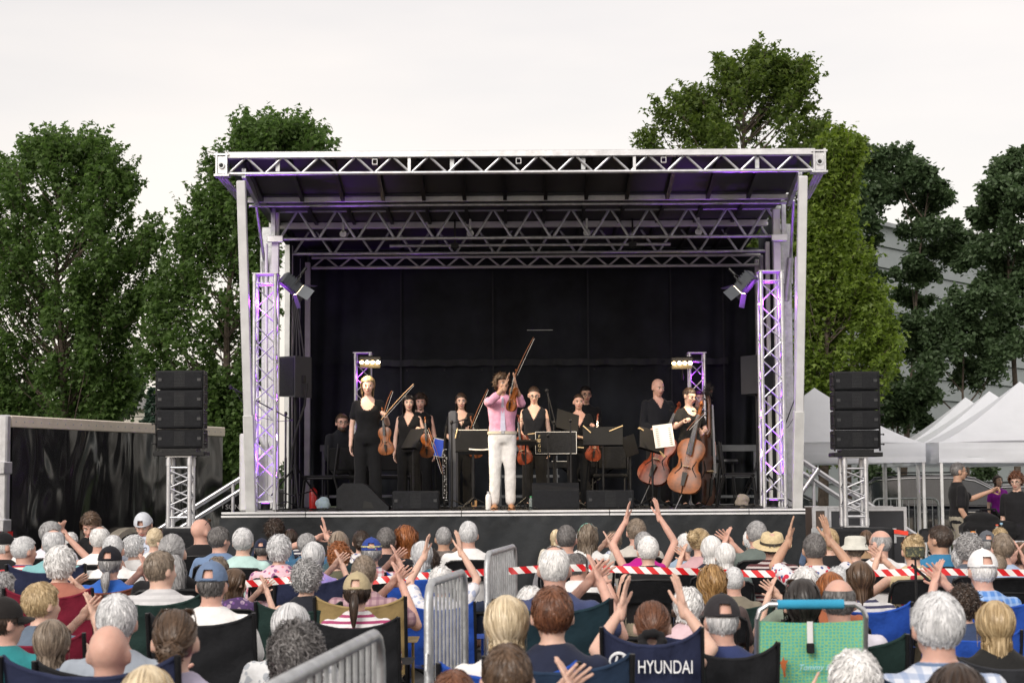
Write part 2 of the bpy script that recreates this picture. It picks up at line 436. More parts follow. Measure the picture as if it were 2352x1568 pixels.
# end blocks
for s, u0, u1 in ((-1, 497, 524), (1, 1866, 1895)):
    x0, x1 = xo(u0, 380, YT), xo(u1, 380, YT)
    g = Geo(); g.box((x0, YT-.06, zb1-.01), (x1, YT+.1, zt1+.03), bev=.01)
    xm = (x0+x1)/2
    for q in (x0+.012, x1-.012): g.box((q-.014, YT-.075, zb1-.04), (q+.014, YT+.0, zt1+.075), bev=.004)
    for zz in (zb1-.025, zt1+.045): g.box((x0-.02, YT-.08, zz-.012), (x1+.02, YT+.09, zz+.012))
    e = sobj('roof_end_block', g, ALU)
    g = Geo(); g.tube([(xm, YT-.085, (zt1+zb1)/2), (xm, YT-.061, (zt1+zb1)/2)], .042, 14); sobj('socket_ring', g, ALU_D, e)
    g = Geo(); g.tube([(xm, YT-.088, (zt1+zb1)/2), (xm, YT-.06, (zt1+zb1)/2)], .026, 12); sobj('socket_hole', g, RUB, e)
    # folding arms under the corner
    for k, (du, dv) in enumerate(((0, 0), (9, 2), (17, 4))):
        ua = (500+du) if s < 0 else (1890-du); ub = (549+du) if s < 0 else (1858-du*.6)
        g = Geo(); g.tube([at(ua, 404+dv - (8 if s > 0 else 0), YT+.05), at(ub, 462+dv-(8 if s > 0 else 0), YT+1.3)], .02, 8); sobj('roof_fold_arm', g, ALU_D)
# canopy flap
YH = 23.8
zf, zh = zc(350, YT), zc(452, YH)
ROOFM = mat('roof_underside', (.035,.037,.042), rough=.6, var=.25, vs=2.2, metal=.2)
g = Geo(); hx0, hx1 = xo(560, 460, YH), xo(1822, 452, YH)
g.add([(fx0-.05, YT+.05, zf), (fx1+.05, YT+.05, zf), (hx1, YH, zh+.03), (hx0, YH, zh+.03), (fx0-.05, YT+.05, zf+.03), (fx1+.05, YT+.05, zf+.03), (hx1, YH, zh+.06), (hx0, YH, zh+.06)],
      [(0,1,2,3), (7,6,5,4), (0,4,5,1), (1,5,6,2), (2,6,7,3), (3,7,4,0)])
flap = sobj('front_canopy_panel', g, ROOFM, smooth=False)
for i in range(13):
    u = 602 + 93*i
    if u > 1800: break
    x = xo(u, 460, YH)
    g = Geo(); g.bar((x, YT+.12, zf-.045), (x, YH-.02, zh-.015), .05, .075); sobj('canopy_rib', g, BLK, flap)
    if i in (0, 4, 8, 12) or i in (1,):
        t = .25
        p = Vector((x, YT+.12, zf-.045)).lerp(Vector((x, YH, zh-.015)), t)
        g = Geo(); g.box((p.x-.022, p.y-.07, p.z-.047), (p.x+.022, p.y+.07, p.z-.039)); sobj('orange_sticker', g, mat('orange_label', (.6,.16,.06), rough=.6), flap, smooth=False)
g = Geo(); g.box((hx0+.05, YH+.005, zc(461, YH)), (hx1-.05, YH+.06, zc(449, YH)), bev=.006); sobj('canopy_rear_beam', g, ALU_PAINT)
g = Geo(); g.tube([(hx0+.05, YH+.15, zc(465.5, YH)), (hx1-.05, YH+.15, zc(465.5, YH))], .02, 10); sobj('canopy_hinge_tube', g, ALU_D)
for s, ua, ub in ((-1, 560, 592), (1, 1838, 1812)):      # raking side beams of the flap
    g = Geo(); g.bar(at(ua, 398, YT+.1), at(ub, 463, YH), .05, .12); sobj('canopy_side_beam', g, ALU_D)
# main roof trusses
for (nm, u0, u1, Y, vt, vb, per, sq) in (('main_roof_truss', 640, 1806, 24.8, 485, 546, .547, (.05, .06)), ('main_roof_truss', 672, 1790, 26.4, 522, 580, .58, (.05, .06)), ('rear_roof_truss', 716, 1768, 27.6, 589, 612.5, .42, None)):
    zt, zb = zc(vt, Y), zc(vb, Y)
    truss(nm, xo(u0, vb, Y), xo(u1, vb, Y), Y, zt, zb, per, .023, ALU_PAINT if Y > 27 else ALU_D, top_sq=sq, rd=.019 if Y < 27 else .014)
g = Geo(); Y = 25.5; g.tube([(xo(895, 567, Y), Y, zc(563, Y)), (xo(1540, 560, Y), Y, zc(563, Y))], .022, 10); pipe = sobj('hanging_pipe', g, ALU_D)
for u in (1045, 1453):
    x = xo(u, 563, Y); g = Geo(); g.box((x-.012, Y-.012, zc(563, Y)-.06), (x+.012, Y+.012, zc(563, Y)+.42)); g.box((x-.055, Y-.03, zc(563, Y)-.035), (x+.055, Y+.03, zc(563, Y)+.035)); sobj('pipe_hanger', g, BLK, pipe)
# roof ceiling with cross beams
za, zb_ = zh+.02, zc(583, 28.1)+.05
g = Geo()
cx0, cx1 = hx0+.1, hx1-.1
g.add([(cx0, 23.72, za), (cx1, 23.72, za), (cx1, 28.2, zb_), (cx0, 28.2, zb_), (cx0, 23.72, za+.1), (cx1, 23.72, za+.1), (cx1, 28.2, zb_+.08), (cx0, 28.2, zb_+.08)],
      [(0,1,2,3), (7,6,5,4), (0,4,5,1), (1,5,6,2), (2,6,7,3), (3,7,4,0)])
ceil = sobj('roof_panel', g, ROOFM, smooth=False)
for i in range(13):
    x = xo(602 + 93*i, 460, YH)
    if x < cx1: g = Geo(); g.bar((x, 23.95, za-.03), (x, 28.1, zb_-.03), .045, .06); sobj('roof_rib', g, BLK, ceil)
for Y in (25.6,):
    zz = za + (zb_-za)*(Y-23.9)/4.3
    g = Geo(); g.box((cx0, Y-.05, zz-.1), (cx1, Y+.05, zz-.02)); sobj('roof_cross_beam', g, ALU_PAINT, ceil)
for u in (788, 1080, 1348, 1605):
    p = at(u, 535 - (u-1176)*.0065, 25.0); g = Geo(); g.tube([p, p+Vector((0, .05, 0))], .05, 12); g.box((p.x-.015, p.y, p.z+.03), (p.x+.015, p.y+.04, p.z+.2)); sobj('pulley', g, ALU_D, ceil)
# posts
for s in (-1, 1):
    S = lambda ul, ur: ul if s < 0 else ur
    top, bot = at(S(554, 1844), S(415, 404), YT+.02), at(S(577, 1831), S(1172, 1166), YF+.22); bot.z = DZ+.005
    g = Geo(); g.bar(top, bot, .11, .11, up=(0,1,0), bev=.008); sobj('front_leg', g, EDGEM)
    mid = bot.lerp(top, .30)
    g = Geo(); g.bar(bot+Vector((0, -.004, 0)), mid, .125, .125, up=(0,1,0), bev=.008); sobj('leg_sleeve', g, ALU_PAINT)
    for (uL, uR, Y, w_, vtop, m_, nm) in ((632, 1788, 24.7, .1, 485, ALU_PAINT, 'roof_column'), (614, 1807, 25.05, .15, 520, ALU_D, 'lift_mast'), (663, 1770, 26.4, .11, 560, ALU_PAINT, 'roof_column'), (684, 1753, 27.2, .07, 590, ALU_D, 'roof_column'), (705, 1744, 27.7, .1, 600, ALU_PAINT, 'roof_column')):
        x = xo(S(uL, uR), 800, Y); g = Geo(); g.box((x-w_/2, Y-w_/2, DZ+.002), (x+w_/2, Y+w_/2, zc(vtop, Y)), bev=.008)
        if nm == 'lift_mast':
            z0 = zc(655, Y); g.box((x-w_/2-.02, Y-w_/2-.02, z0-.02), (x+w_/2+.02, Y+w_/2+.02, z0+.55), bev=.01)
        sobj(nm, g, m_)
    p = at(S(632, 1790), S(549, 546), 24.6); g = Geo(); g.box((p.x-.11, p.y-.03, p.z-.045), (p.x+.11, p.y+.03, p.z+.045), bev=.005); sobj('truss_shoe', g, ALU)
    p = at(S(628, 1800), S(510, 505), 24.62); g = Geo(); g.box((p.x-.03, p.y-.03, p.z-.22), (p.x+.03, p.y+.03, p.z+.22), bev=.004); sobj('slotted_hanger', g, ALU_D)
    g = Geo(); a, b = at(S(588, 1823), S(468, 460), 24.2), at(S(607, 1816), S(600, 592), 24.9); g.tube([a, b], .022, 10); g.tube([b, at(S(612, 1806), S(680, 690), 25.0)], .045, 12); sobj('hydraulic_ram', g, ALU_D)
    g = Geo(); a, b = at(S(612, 1829), S(560, 590), 24.3), at(S(612, 1825), S(1160, 1150), 24.3); b.z = DZ; g.tube([a, b], .022, 8); sobj('slim_post', g, ALU_PAINT)
    # stage jack plates
    if s < 0:
        g = Geo(); p0, p1 = at(549, 1165, YF+1.0), at(586, 995, YF+1.0); g.box((p0.x, YF+1.0, DZ-.0+.003), (p1.x, YF+1.12, p1.z), bev=.02); sobj('jack_plate', g, ALU_PAINT)
        g = Geo(); p0, p1 = at(585, 1165, YF+1.3), at(640, 1000, YF+1.3); g.box((p0.x, YF+1.3, DZ+.003), (p1.x, YF+1.4, p1.z-.25), bev=.02); g.tube([at(600, 1000, YF+1.35), at(640, 1100, YF+1.35)], .05, 10); sobj('jack_arm', g, ALU_PAINT)
# backdrop and side curtains
YB = 27.95
bx0, bx1 = xo(700, 900, YB), xo(1750, 900, YB)
zt, zbm = zc(572, YB), DZ+.01
vband = zc(832, YB)
def curt(a, b):
    x = bx0+(bx1-bx0)*a; z = zt+(zbm-zt)*b
    y = YB + .012*math.sin(a*70) + .03*math.sin(a*19+2)*(.3+b) + .015*math.sin(a*133+b*5)*b
    d = abs(z-vband)
    if d < .07: y -= .03*(1-d/.07)
    e = min(a, 1-a)
    if e < .16: y += -.09*math.sin((a+.02*b)*150)*(1-e/.16)*(.4+.6*b)
    return (x, y, z)
g = Geo(); g.grid(curt, 320, 90)
bk = sobj('backdrop_curtain', g, CURT)
for u in (921, 1132, 1350, 1540, 1660):
    x = xo(u, 700, YB); g = Geo(); g.box((x-.012, YB-.06, DZ+.05), (x+.012, YB-.052, zt-.1)); sobj('curtain_seam', g, SKIRT, bk)
g = Geo(); g.grid(lambda a, b: (xo(875, 833, YB)+(xo(1672, 833, YB)-xo(875, 833, YB))*a, YB-.07-.012*math.sin(a*160)-.008*math.sin(a*61), vband+.045-.1*b+.006*math.sin(a*90)), 200, 3); sobj('backdrop_flap', g, SKIRT, bk)
for i in range(9):
    p = at(935+i*86, 846-(935+i*86-1176)*.0065, YB-.09); g = Geo(); g.tube([p, p-Vector((0, 0, .03))], .012, 6); sobj('flap_toggle', g, RUB, bk)
g = Geo(); p = at(1240, 758, YB-.05); g.box((p.x-.2, p.y-.006, p.z-.004), (p.x+.2, p.y, p.z+.004)); sobj('tape_strip', g, ALU_D, bk)
for s in (-1, 1):
    xa, xb = (xo(664, 800, 26.2), xo(702, 800, 27.9)) if s < 0 else (xo(1776, 800, 26.2), xo(1748, 800, 27.9))
    g = Geo(); g.grid(lambda a, b: (xa+(xb-xa)*a + .03*math.sin(a*40+b), 26.2+1.7*a, zc(505, 26.2)*(1-b)+DZ*b), 50, 10); sobj('side_curtain', g, CURT)
# rear guard rails
for (u0, u1) in ((735, 960), (1140, 1285), (1640, 1742)):
    g = Geo(); Y = 27.5
    for v, r in ((1029, .05), (1094, .022), (1140, .022)):
        a, b = at(u0, v, Y), at(u1, v, Y); g.box((a.x, Y-.02, a.z-r), (b.x, Y+.02, a.z+r), bev=.006)
    for u in (u0+8, u1-8):
        a = at(u, 1029, Y); g.box((a.x-.025, Y-.015, DZ+.002), (a.x+.025, Y+.015, a.z), bev=.004)
    sobj('rear_guard_rail', g, mat('dull_rail', (.16,.17,.18), rough=.6, metal=.3))

# ================================================================== lattice towers and lamps
def tower(name, label, cat, x, y, z0, z1, w, bays, r=.024, rd=.01, group=None, m=ALU):
    t = thing(name, label, cat, (x, y, z0), 0, group); H = z1-z0; h = w/2
    for sx in (-1, 1):
        for sy in (-1, 1):
            g = Geo(); g.tube([(sx*h, sy*h, .01), (sx*h, sy*h, H)], r, 10); g.tube([(sx*h, sy*h, H-.1), (sx*h, sy*h, H-.02)], r*1.25, 10); g.tube([(sx*h, sy*h, .02), (sx*h, sy*h, .1)], r*1.25, 10); obj('chord_tube', g, m, t)
    g = Geo(); g.box((-h-.02, -h-.02, 0), (h+.02, h+.02, .012)); obj('base_plate', g, m, t)
    g = Geo(); g.box((-h-.03, -h-.03, H), (h+.03, h+.03, H+.012)); obj('top_plate', g, m, t)
    for sy in (-1, 1):
        for zz in (.12, H-.12):
            g = Geo(); g.tube([(-h, sy*h, zz), (h, sy*h, zz)], rd*1.2, 8); obj('cross_rung', g, m, t)
    bh = (H-.3)/bays
    for i in range(bays):
        a, b = .15+bh*i, .15+bh*(i+1)
        f = i % 2
        for (p, q) in (((-h, -h), (h, -h)), ((h, -h), (h, h)), ((h, h), (-h, h)), ((-h, h), (-h, -h))):
            za, zb2 = (a, b) if f else (b, a)
            g = Geo(); g.tube([(p[0], p[1], za), (q[0], q[1], zb2)], rd, 6, cap=False); obj('lattice_brace', g, m, t)
            if name == 'lighting_tower':
                f = 1-f
    return t
TOWERS = {}
for side, u0, u1 in (('left', 588, 637), ('right', 1744, 1796)):
    Y = YF+.35; p = atz((u0+u1)/2-(5 if side == 'left' else -5)+2, Y, DZ+.005)
    t = tower('lighting_tower', 'tall aluminium lattice tower at the stage front, '+side+' side, glowing purple', 'lighting tower', p.x, Y, DZ+.012, at(u0, 632 if side == 'left' else 626, Y).z, .27, 11, group='lattice lighting towers on stage')
    TOWERS[side] = (p.x, Y, at(u0, 632, Y).z)
for side, u0, u1 in (('left', 815, 853), ('right', 1587, 1621)):
    Y = 26.9; p = atz((u0+u1)/2, Y, DZ+.005)
    tower('rear_light_tower', 'shorter lattice tower against the backdrop under a lit lamp bar, '+side+' side', 'lighting tower', p.x, Y, DZ+.012, at(u0, 812, Y).z, .22, 9, r=.02, rd=.009, group='lattice lighting towers on stage')
    TOWERS['rear_'+side] = (p.x, Y, at(u0, 812, Y).z)
def light(name, kind, loc, energy, col, target=None, size=.1, spot=None, parent=None, blend=.5):
    d = bpy.data.lights.new(name, kind); d.energy = energy; d.color = col
    if kind == 'AREA': d.size = size
    else: d.shadow_soft_size = size
    if spot: d.spot_size = spot; d.spot_blend = blend
    o = bpy.data.objects.new(name, d); C.objects.link(o); o.location = loc
    if target is not None: o.rotation_euler = (Vector(loc)-Vector(target)).to_track_quat('Z', 'Y').to_euler()
    return o
PUR = (.38, .08, 1.0)
for k, (x, y, zt_) in TOWERS.items():
    big = not k.startswith('rear')
    f = thing('led_uplight', 'small purple stage lamp at the foot of the '+('front ' if big else 'rear ')+k.replace('rear_', '')+' lattice tower', 'stage lamp', (x, y, DZ+.014), 0, 'purple floor lamps')
    g = Geo(); g.lathe([(.045, .012), (.06, .02), (.065, .09), (.055, .1)]); obj('housing', g, BLK, f)
    g = Geo(); g.lathe([(.0, .103), (.05, .104), (.05, .101)]); obj('lens', g, mat('purple_lens', (.2,.05,.5), emit=(.4,.1,1), es=6), f)
    light('purple_glow', 'SPOT', (x, y, DZ+.15), 290 if big else 80, PUR, (x, y, zt_+3), .03, R(50))
    light('purple_fill_top', 'POINT', (x, y, zt_-.35), 9 if big else 2.5, (.5,.08,1), None, .04)  # added point light without a fixture, brightens the upper tower purple
def par(name, label, loc, target, rx):
    t = thing(name, label, 'stage lamp', loc, 0, 'barn door spotlights')
    q = (Vector(target)-Vector(loc)).to_track_quat('Y', 'Z').to_matrix().to_4x4()
    G = mat('spot_housing', (.06,.068,.08), rough=.45, metal=.4)
    g = Geo(); g.box((-.09, -.17, -.085), (.09, .1, .085), bev=.02)
    for i in range(5): g.box((-.094, -.15+i*.04, -.075), (.094, -.135+i*.04, .088))
    g.xf(q); obj('lamp_body', g, G, t)
    g = Geo(); g.tube([(-.12, 0, 0), (-.12, 0, .13), (0, 0, .19), (.12, 0, .13), (.12, 0, 0)], .01, 6); g.tube([(0,0,.19), (0,0,.3)], .018, 8); g.xf(q); obj('yoke', g, BLK, t)
    g = Geo(); g.box((-.075, .1, -.07), (.075, .108, .07)); g.xf(q); obj('lens', g, mat('warm_lens', (.9,.75,.5), emit=(1,.8,.5), es=5), t, smooth=False)
    for (a, b, n) in (((-.085, .1, .085), (.085, .1, .085), (0, .15, .1)), ((-.085, .1, -.085), (.085, .1, -.085), (0, .15, -.1)), ((.09, .1, -.08), (.09, .1, .08), (.09, .14, 0)), ((-.09, .1, -.08), (-.09, .1, .08), (-.09, .14, 0))):
        a, b, n = Vector(a), Vector(b), Vector(n); d = (b-a)*.12
        g = Geo(); n2 = Vector((.003, .003, .003))
        q4 = [a, b, b+n-d*.0, a+n+d*.0]
        g.add([*q4, *[p+n2 for p in q4]], [(0,1,2,3), (7,6,5,4), (0,4,5,1), (1,5,6,2), (2,6,7,3), (3,7,4,0)]); g.xf(q)
        obj('barn_door', g, G, t, smooth=False)
    return t
WARM = (1, .78, .5)
pl, pr = at(672, 655, YF+.3), at(1710, 652, YF+.3)
par('spotlight', 'grey barn door spotlight clamped to the left stage tower', pl, at(1100, 1010, 24.3), 0)
par('spotlight', 'grey barn door spotlight clamped to the right stage tower', pr, at(1400, 1010, 24.3), 0)
light('spot_beam_left', 'SPOT', pl+(at(1100, 1010, 24.3)-pl).normalized()*.3, 470, WARM, at(1120, 1000, 24.2), .06, R(62), blend=.8)
light('spot_beam_right', 'SPOT', pr+(at(1400, 1010, 24.3)-pr).normalized()*.3, 330, WARM, at(1420, 1000, 24.4), .06, R(62), blend=.8)
for side, u, v in (('left', 849, 831), ('right', 1567, 833)):
    p = at(u, v, 26.6); t = thing('lamp_bar', 'lit four lamp bar on the rear '+side+' tower', 'stage lamp', p, R(8 if side == 'left' else -8), 'lit lamp bars at the back of the stage')
    g = Geo(); g.box((-.17, -.06, .015), (.17, .1, .09), bev=.015); g.box((-.155, -.06, -.03), (.155, .06, .014)); obj('housing', g, BLK, t)
    g = Geo(); g.box((-.15, -.10, -.095), (.15, -.085, -.035)); obj('reflector_flap', g, mat('bar_flap', (.12,.1,.06), rough=.4, metal=.3), t)
    for i in range(4):
        c = Vector((-.12+.08*i, -.075, -.008))
        g = Geo(); g.ell(c, (.03, .02, .024), seg=12, rings=8); obj('bulb', g, mat('lit_bulb_warm' if i % 2 == 0 else 'lit_bulb_white', (1,.9,.7), emit=(1,.62,.25) if i % 2 == 0 else (1,.9,.75), es=12), t)
        light('bulb_light', 'POINT', p+c+Vector((0, -.05, -.01)), .8, (1,.75,.45), None, .03)
    g = Geo(); g.tube([(.0, .05, -.08), (.0, .06, -.25)], .015, 8); obj('stem', g, BLK, t)

# ================================================================== trees
LEAF = np.array([(0,0,0), (.5,.28,.06), (.2,.5,.0), (0,1,.08), (-.2,.5,0), (-.5,.28,.06)])
LEAF_S = np.array([(0,0,0), (.28,.3,.03), (.24,.7,.02), (0,1,.06), (-.24,.7,.02), (-.28,.3,.03)])
def leaves(name, P, size, m, parent, r, tpl=LEAF, up=.5):
    N = len(P); k = len(tpl)
    nrm = r.normal(size=(N, 3)); nrm[:, 2] = np.abs(nrm[:, 2])*1.0 + up; nrm /= np.linalg.norm(nrm, axis=1)[:, None]
    ax = r.normal(size=(N, 3)); ax[:, 2] -= .7; ax -= nrm*(ax*nrm).sum(1)[:, None]; ax /= np.linalg.norm(ax, axis=1)[:, None]
    sd = np.cross(ax, nrm); s = (size*r.uniform(.65, 1.2, N))[:, None, None]
    V = P[:, None, :] + s*(tpl[None, :, 0:1]*sd[:, None, :] + tpl[None, :, 1:2]*ax[:, None, :] - tpl[None, :, 2:3]*nrm[:, None, :])
    me = bpy.data.meshes.new(name); me.vertices.add(N*k); me.vertices.foreach_set('co', V.reshape(-1))
    me.loops.add(N*k); me.loops.foreach_set('vertex_index', np.arange(N*k)); me.polygons.add(N)
    me.polygons.foreach_set('loop_start', np.arange(N)*k); me.polygons.foreach_set('loop_total', np.full(N, k)); me.update(calc_edges=True)
    me.materials.append(m); o = bpy.data.objects.new(name, me); C.objects.link(o); o.parent = parent; o['kind'] = 'stuff'
    return o
BARK = mat('bark', (.09,.07,.055), rough=.95, var=.35, vs=10, bump=.8, bs=30)
def tree(name, label, Y, rows, tips, clumps, m, nleaf, lsize, seed, group='trees behind the stage', base_u=None, sz=1.5, cr=(15, 30), ncl=150, deep=.8):
    """crown given by (v, uL, uR) rows, single shoot tips and/or (u, v, r) clumps at depth Y"""
    r = np.random.default_rng(seed); k = Y/F; CL = []
    if rows:
        vs_ = [q[0] for q in rows]
        for i in range(ncl):
            v = r.uniform(vs_[0], vs_[-1]); a = np.interp(v, vs_, [q[1] for q in rows]); b = np.interp(v, vs_, [q[2] for q in rows])
            rr = r.uniform(*cr); hw = max(4, (b-a)/2); e = r.uniform(-1, 1); e = math.copysign(abs(e)**.75, e); u = (a+b)/2+e*max(2, hw-rr*.55)
            CL.append((u, v, rr, math.sqrt(max(0, 1-e*e))*hw*k*deep*r.uniform(-1, 1)))
    for (u, v, rr) in clumps: CL.append((u, v, rr, r.uniform(-1, 1)*1.1*deep))
    for (u, v) in tips: CL.append((u, v+16, 10, r.uniform(-.4, .4))); CL.append((u+r.uniform(-3, 3), v+42, 13, r.uniform(-.4, .4)))
    if rows and name == 'maple_tree':
        for i in range(70):                                  # outline shoots
            v = r.uniform(vs_[0], vs_[-1]); e = -1 if r.uniform() < .5 else 1; u = np.interp(v, vs_, [q[1 if e < 0 else 2] for q in rows]); CL.append((u-e*6, v, 11, r.uniform(-.5, .5)))
        for i in range(16): u = r.uniform(rows[1][1], rows[1][2]); CL.append((u, rows[0][0]+r.uniform(0, 26), 11, r.uniform(-.6, .6)))
    bu = base_u if base_u is not None else sum(c[0] for c in CL)/len(CL)
    base = atz(bu, Y, 0); t = thing(name, label, 'tree', (base.x, Y, 0), 0, group)
    C3 = []
    for (u, v, rr, dy) in CL: p = at(u, v, Y+dy)-Vector((base.x, Y, 0)); C3.append((p, rr*k))
    zt_ = max(p.z for p, _ in C3); zl = min(p.z for p, _ in C3); g = Geo(); H2 = zl+(zt_-zl)*.82; cx = sum(p.x for p, _ in C3)/len(C3)
    tp = [Vector((cx*(q/6)**1.4+.05*math.sin(q*1.7+seed), .06*math.cos(q*1.3+seed), H2*q/6)) for q in range(7)]
    g.tube(tp, [max(.015, (.015 if name == 'maple_tree' else .011)*zt_*(1-.88*q/6)) for q in range(7)], 8)
    P = []; W = []
    for j, (p, rr) in enumerate(C3):
        st_z = max(zl*.55, min(H2, p.z-1.1*math.hypot(p.x-cx, p.y)-.3)); q = min(5.999, st_z/H2*6); st = tp[int(q)].lerp(tp[int(q)+1], q-int(q))
        mid = st.lerp(p, .55)+Vector((0, 0, -.12*(p-st).length))
        if j % 3 == 0: g.tube([st, mid, p], [.008+.008*(p-st).length, .008+.003*(p-st).length, .006], 5, cap=False)
        if name == 'maple_tree':                             # upright sprays leaning outward
            ow = Vector((p.x-cx, p.y, 0)); ow = ow/max(.6, ow.length)
            for w in range(2 if rr < .1 else 5):
                d = (ow*.75+Vector((0, 0, 1))+Vector(r.normal(size=3))*.32).normalized() if rr >= .1 else (ow*.8+Vector((0, 0, 1))+Vector(r.normal(size=3))*.15).normalized()
                l = r.uniform(.35, .95) if rr >= .1 else r.uniform(.4, .7); b0 = p+Vector(r.normal(size=3))*rr*.5-d*l*.4
                if w == 0: g.tube([b0, b0+d*l*.8], [.006, .003], 4, cap=False)
                for h in range(9): P.append(b0+d*l*(h+.5)/9); W.append(.095*(1.1-h/9) if rr >= .1 else .06*(1.15-h/9))
        else:
            for w in range(int(3+rr*16)):                    # leafy shoots inside the clump
                d = Vector(r.normal(size=3)); d.normalize(); d.z = abs(d.z)*.7+.2; l = rr*r.uniform(.5, 1.6)
                b0 = p+Vector(r.normal(size=3))*rr*.5; b1 = b0+Vector((d.x, d.y, d.z*sz))*l
                for h in range(7): P.append(b0.lerp(b1, (h+.5)/7)); W.append(.035+.3*rr*(1.15-h/7)*.6)
    obj('trunk', g, BARK, t)
    P = np.array([tuple(p) for p in P]); W = np.array(W); ix = r.integers(0, len(P), nleaf)
    leaves('crown', P[ix]+r.normal(size=(nleaf, 3))*W[ix][:, None], lsize, m, t, r, LEAF if name == 'maple_tree' else LEAF_S)
    return t
LM1 = leaf_mat('maple', (.055,.098,.03), (.12,.19,.06), .48)
LM2 = leaf_mat('maple_light', (.085,.13,.025), (.19,.26,.055), .45)
LM3 = leaf_mat('maple_top', (.06,.095,.026), (.13,.18,.045), .45)
LM4 = leaf_mat('oak', (.045,.074,.036), (.088,.135,.064), .34)
tree('maple_tree', 'tall maple with upright shoots beyond the black trailer', 34, [(335,90,215),(375,30,262),(410,-25,285),(440,-60,290),(510,-60,298),(550,-60,340),(600,-60,330),(640,-60,318),(690,-60,325),(740,-60,305),(790,-60,305),(840,-60,285),(920,-60,292),(970,-60,265)],
     [(108,305),(142,305),(206,302),(244,340),(291,372),(297,400),(33,372),(330,500),(350,512),(355,550),(345,628),(315,700),(170,330),(75,345)], [], LM1, 62000, .10, 3, base_u=140, ncl=330, cr=(12, 22))
tree('maple_tree', 'maple partly hidden by the left side of the stage', 33, [(300,540,690),(345,535,748),(385,490,640),(440,470,610),(480,445,610),(550,425,620),(600,400,620),(660,368,620),(720,348,620),(780,338,620),(830,328,605),(870,350,590),(920,420,570),(1000,470,565),(1085,490,560)],
     [(555,268),(604,262),(633,276),(665,281),(689,300),(731,305),(754,342),(483,366),(473,436),(436,478),(422,553),(398,586),(384,623),(361,661),(330,800)], [], LM1, 56000, .10, 5, base_u=520, ncl=300, cr=(12, 22))
tree('maple_tree', 'tallest maple rising above the right half of the stage roof', 35, [(150,1712,1790),(200,1655,1858),(240,1575,1862),(280,1535,1850),(320,1505,1880),(350,1490,1895),(480,1520,1890),(640,1570,1870)],
     [(1734,108),(1726,122),(1845,135),(1836,150),(1663,143),(1676,160),(1583,195),(1575,210),(1521,232),(1500,290),(1482,305),(1880,260),(1868,290),(1790,150),(1760,130)], [], LM3, 40000, .10, 8, base_u=1720, ncl=190, cr=(12, 22))
tree('maple_tree', 'bright yellow green maple beside the right stage leg', 33.5, [(335,1905,1958),(380,1888,1972),(450,1868,1958),(520,1850,1955),(560,1848,1930),(590,1848,1982),(640,1848,1998),(690,1848,2018),(740,1848,2028),(790,1848,2045),(840,1848,2048),(890,1848,2035),(940,1848,1960),(1040,1848,1930)],
     [(1925,318),(1952,335),(1985,572),(2010,672),(2040,760),(2048,790)], [], LM2, 46000, .10, 12, base_u=1885, ncl=250, cr=(12, 22))
Z6 = lambda L: [(1451.7+x/1.7589, 73.5+y/1.7589, rr/1.7589) for x, y, rr in L]
tree('oak_tree', 'dark oak just right of the bright maple', 43, None, [], Z6([(860,560,60),(930,530,50),(990,520,55),(900,650,70),(970,640,60),(960,700,60),(830,780,60),(900,800,60),(880,900,60),(940,860,45),(790,700,60),(780,860,60),(760,960,50),(930,970,50),(990,590,50),(850,1000,60),(960,1010,40),(880,1090,60),(940,1150,50),(990,1200,50)]), LM4, 22000, .13, 21, base_u=1950, sz=1)
tree('oak_tree', 'dark leaning oak in front of the grey building', 44, None, [], Z6([(1060,550,50),(1120,560,55),(1180,580,55),(1215,630,45),(1260,670,40),(1130,640,55),(1070,640,50),(1180,730,55),(1230,800,55),(1300,820,50),(1150,820,45),(1120,940,40),(1185,980,45),(1370,850,50),(1330,930,40),(1105,1085,45),(1250,890,50),(1395,890,40),(1130,1000,40),(1160,1100,40)]), LM4, 22000, .13, 22, base_u=2075, sz=1)
tree('oak_tree', 'dark oak cut off by the right picture edge', 42, None, [], Z6([(1545,560,50),(1500,600,55),(1460,640,50),(1550,680,70),(1430,720,45),(1480,780,70),(1560,830,60),(1440,880,55),(1500,960,70),(1560,1000,60),(1440,1020,45),(1500,1090,60),(1570,1150,60),(1385,740,28),(1600,700,60),(1600,900,60),(1620,1080,60),(1560,500,25)]), LM4, 24000, .13, 23, base_u=2345, sz=1)
tree('oak_tree', 'low dark oak between building and tent peaks', 41, None, [], Z6([(1340,1110,50),(1400,1090,45),(1290,1180,55),(1230,1170,45),(1360,1200,60),(1430,1190,55),(1210,1250,55),(1300,1270,65),(1400,1290,65),(1500,1240,65),(1130,1210,55),(1070,1190,45),(1130,1290,50),(1220,1350,55),(1340,1370,60),(1450,1370,60),(1540,1320,60),(1580,1260,50)]), LM4, 22000, .12, 24, base_u=2225, sz=1)
tree('oak_tree', 'low dark oak behind the right speaker stack', 40.5, None, [], Z6([(1040,1490,60),(1100,1470,55),(1160,1510,50),(1080,1550,50),(1190,1440,45),(1060,1420,40),(1000,1150,40),(1150,1570,50),(1010,1560,50)]), LM4, 10000, .12, 25, base_u=2070, sz=1)
tree('oak_tree', 'slim oak seen under the left tent canopy', 40, None, [], [(2000,1075,18),(2020,1085,18),(2038,1110,14),(1985,1085,16),(2010,1100,14)], LM4, 3500, .11, 31, base_u=2006, sz=1)
tree('oak_tree', 'small oak seen behind the pointing person', 43, None, [], [(2250,1075,14),(2262,1090,14),(2275,1068,14),(2245,1105,12)], LM4, 2500, .11, 33, base_u=2258, sz=1)
tree('oak_tree', 'dark bushy tree behind the maple beyond the trailer', 46, [(860,285,318),(900,250,310),(960,200,300)], [(318,860)], [], LM4, 8000, .15, 34, sz=1, ncl=40)
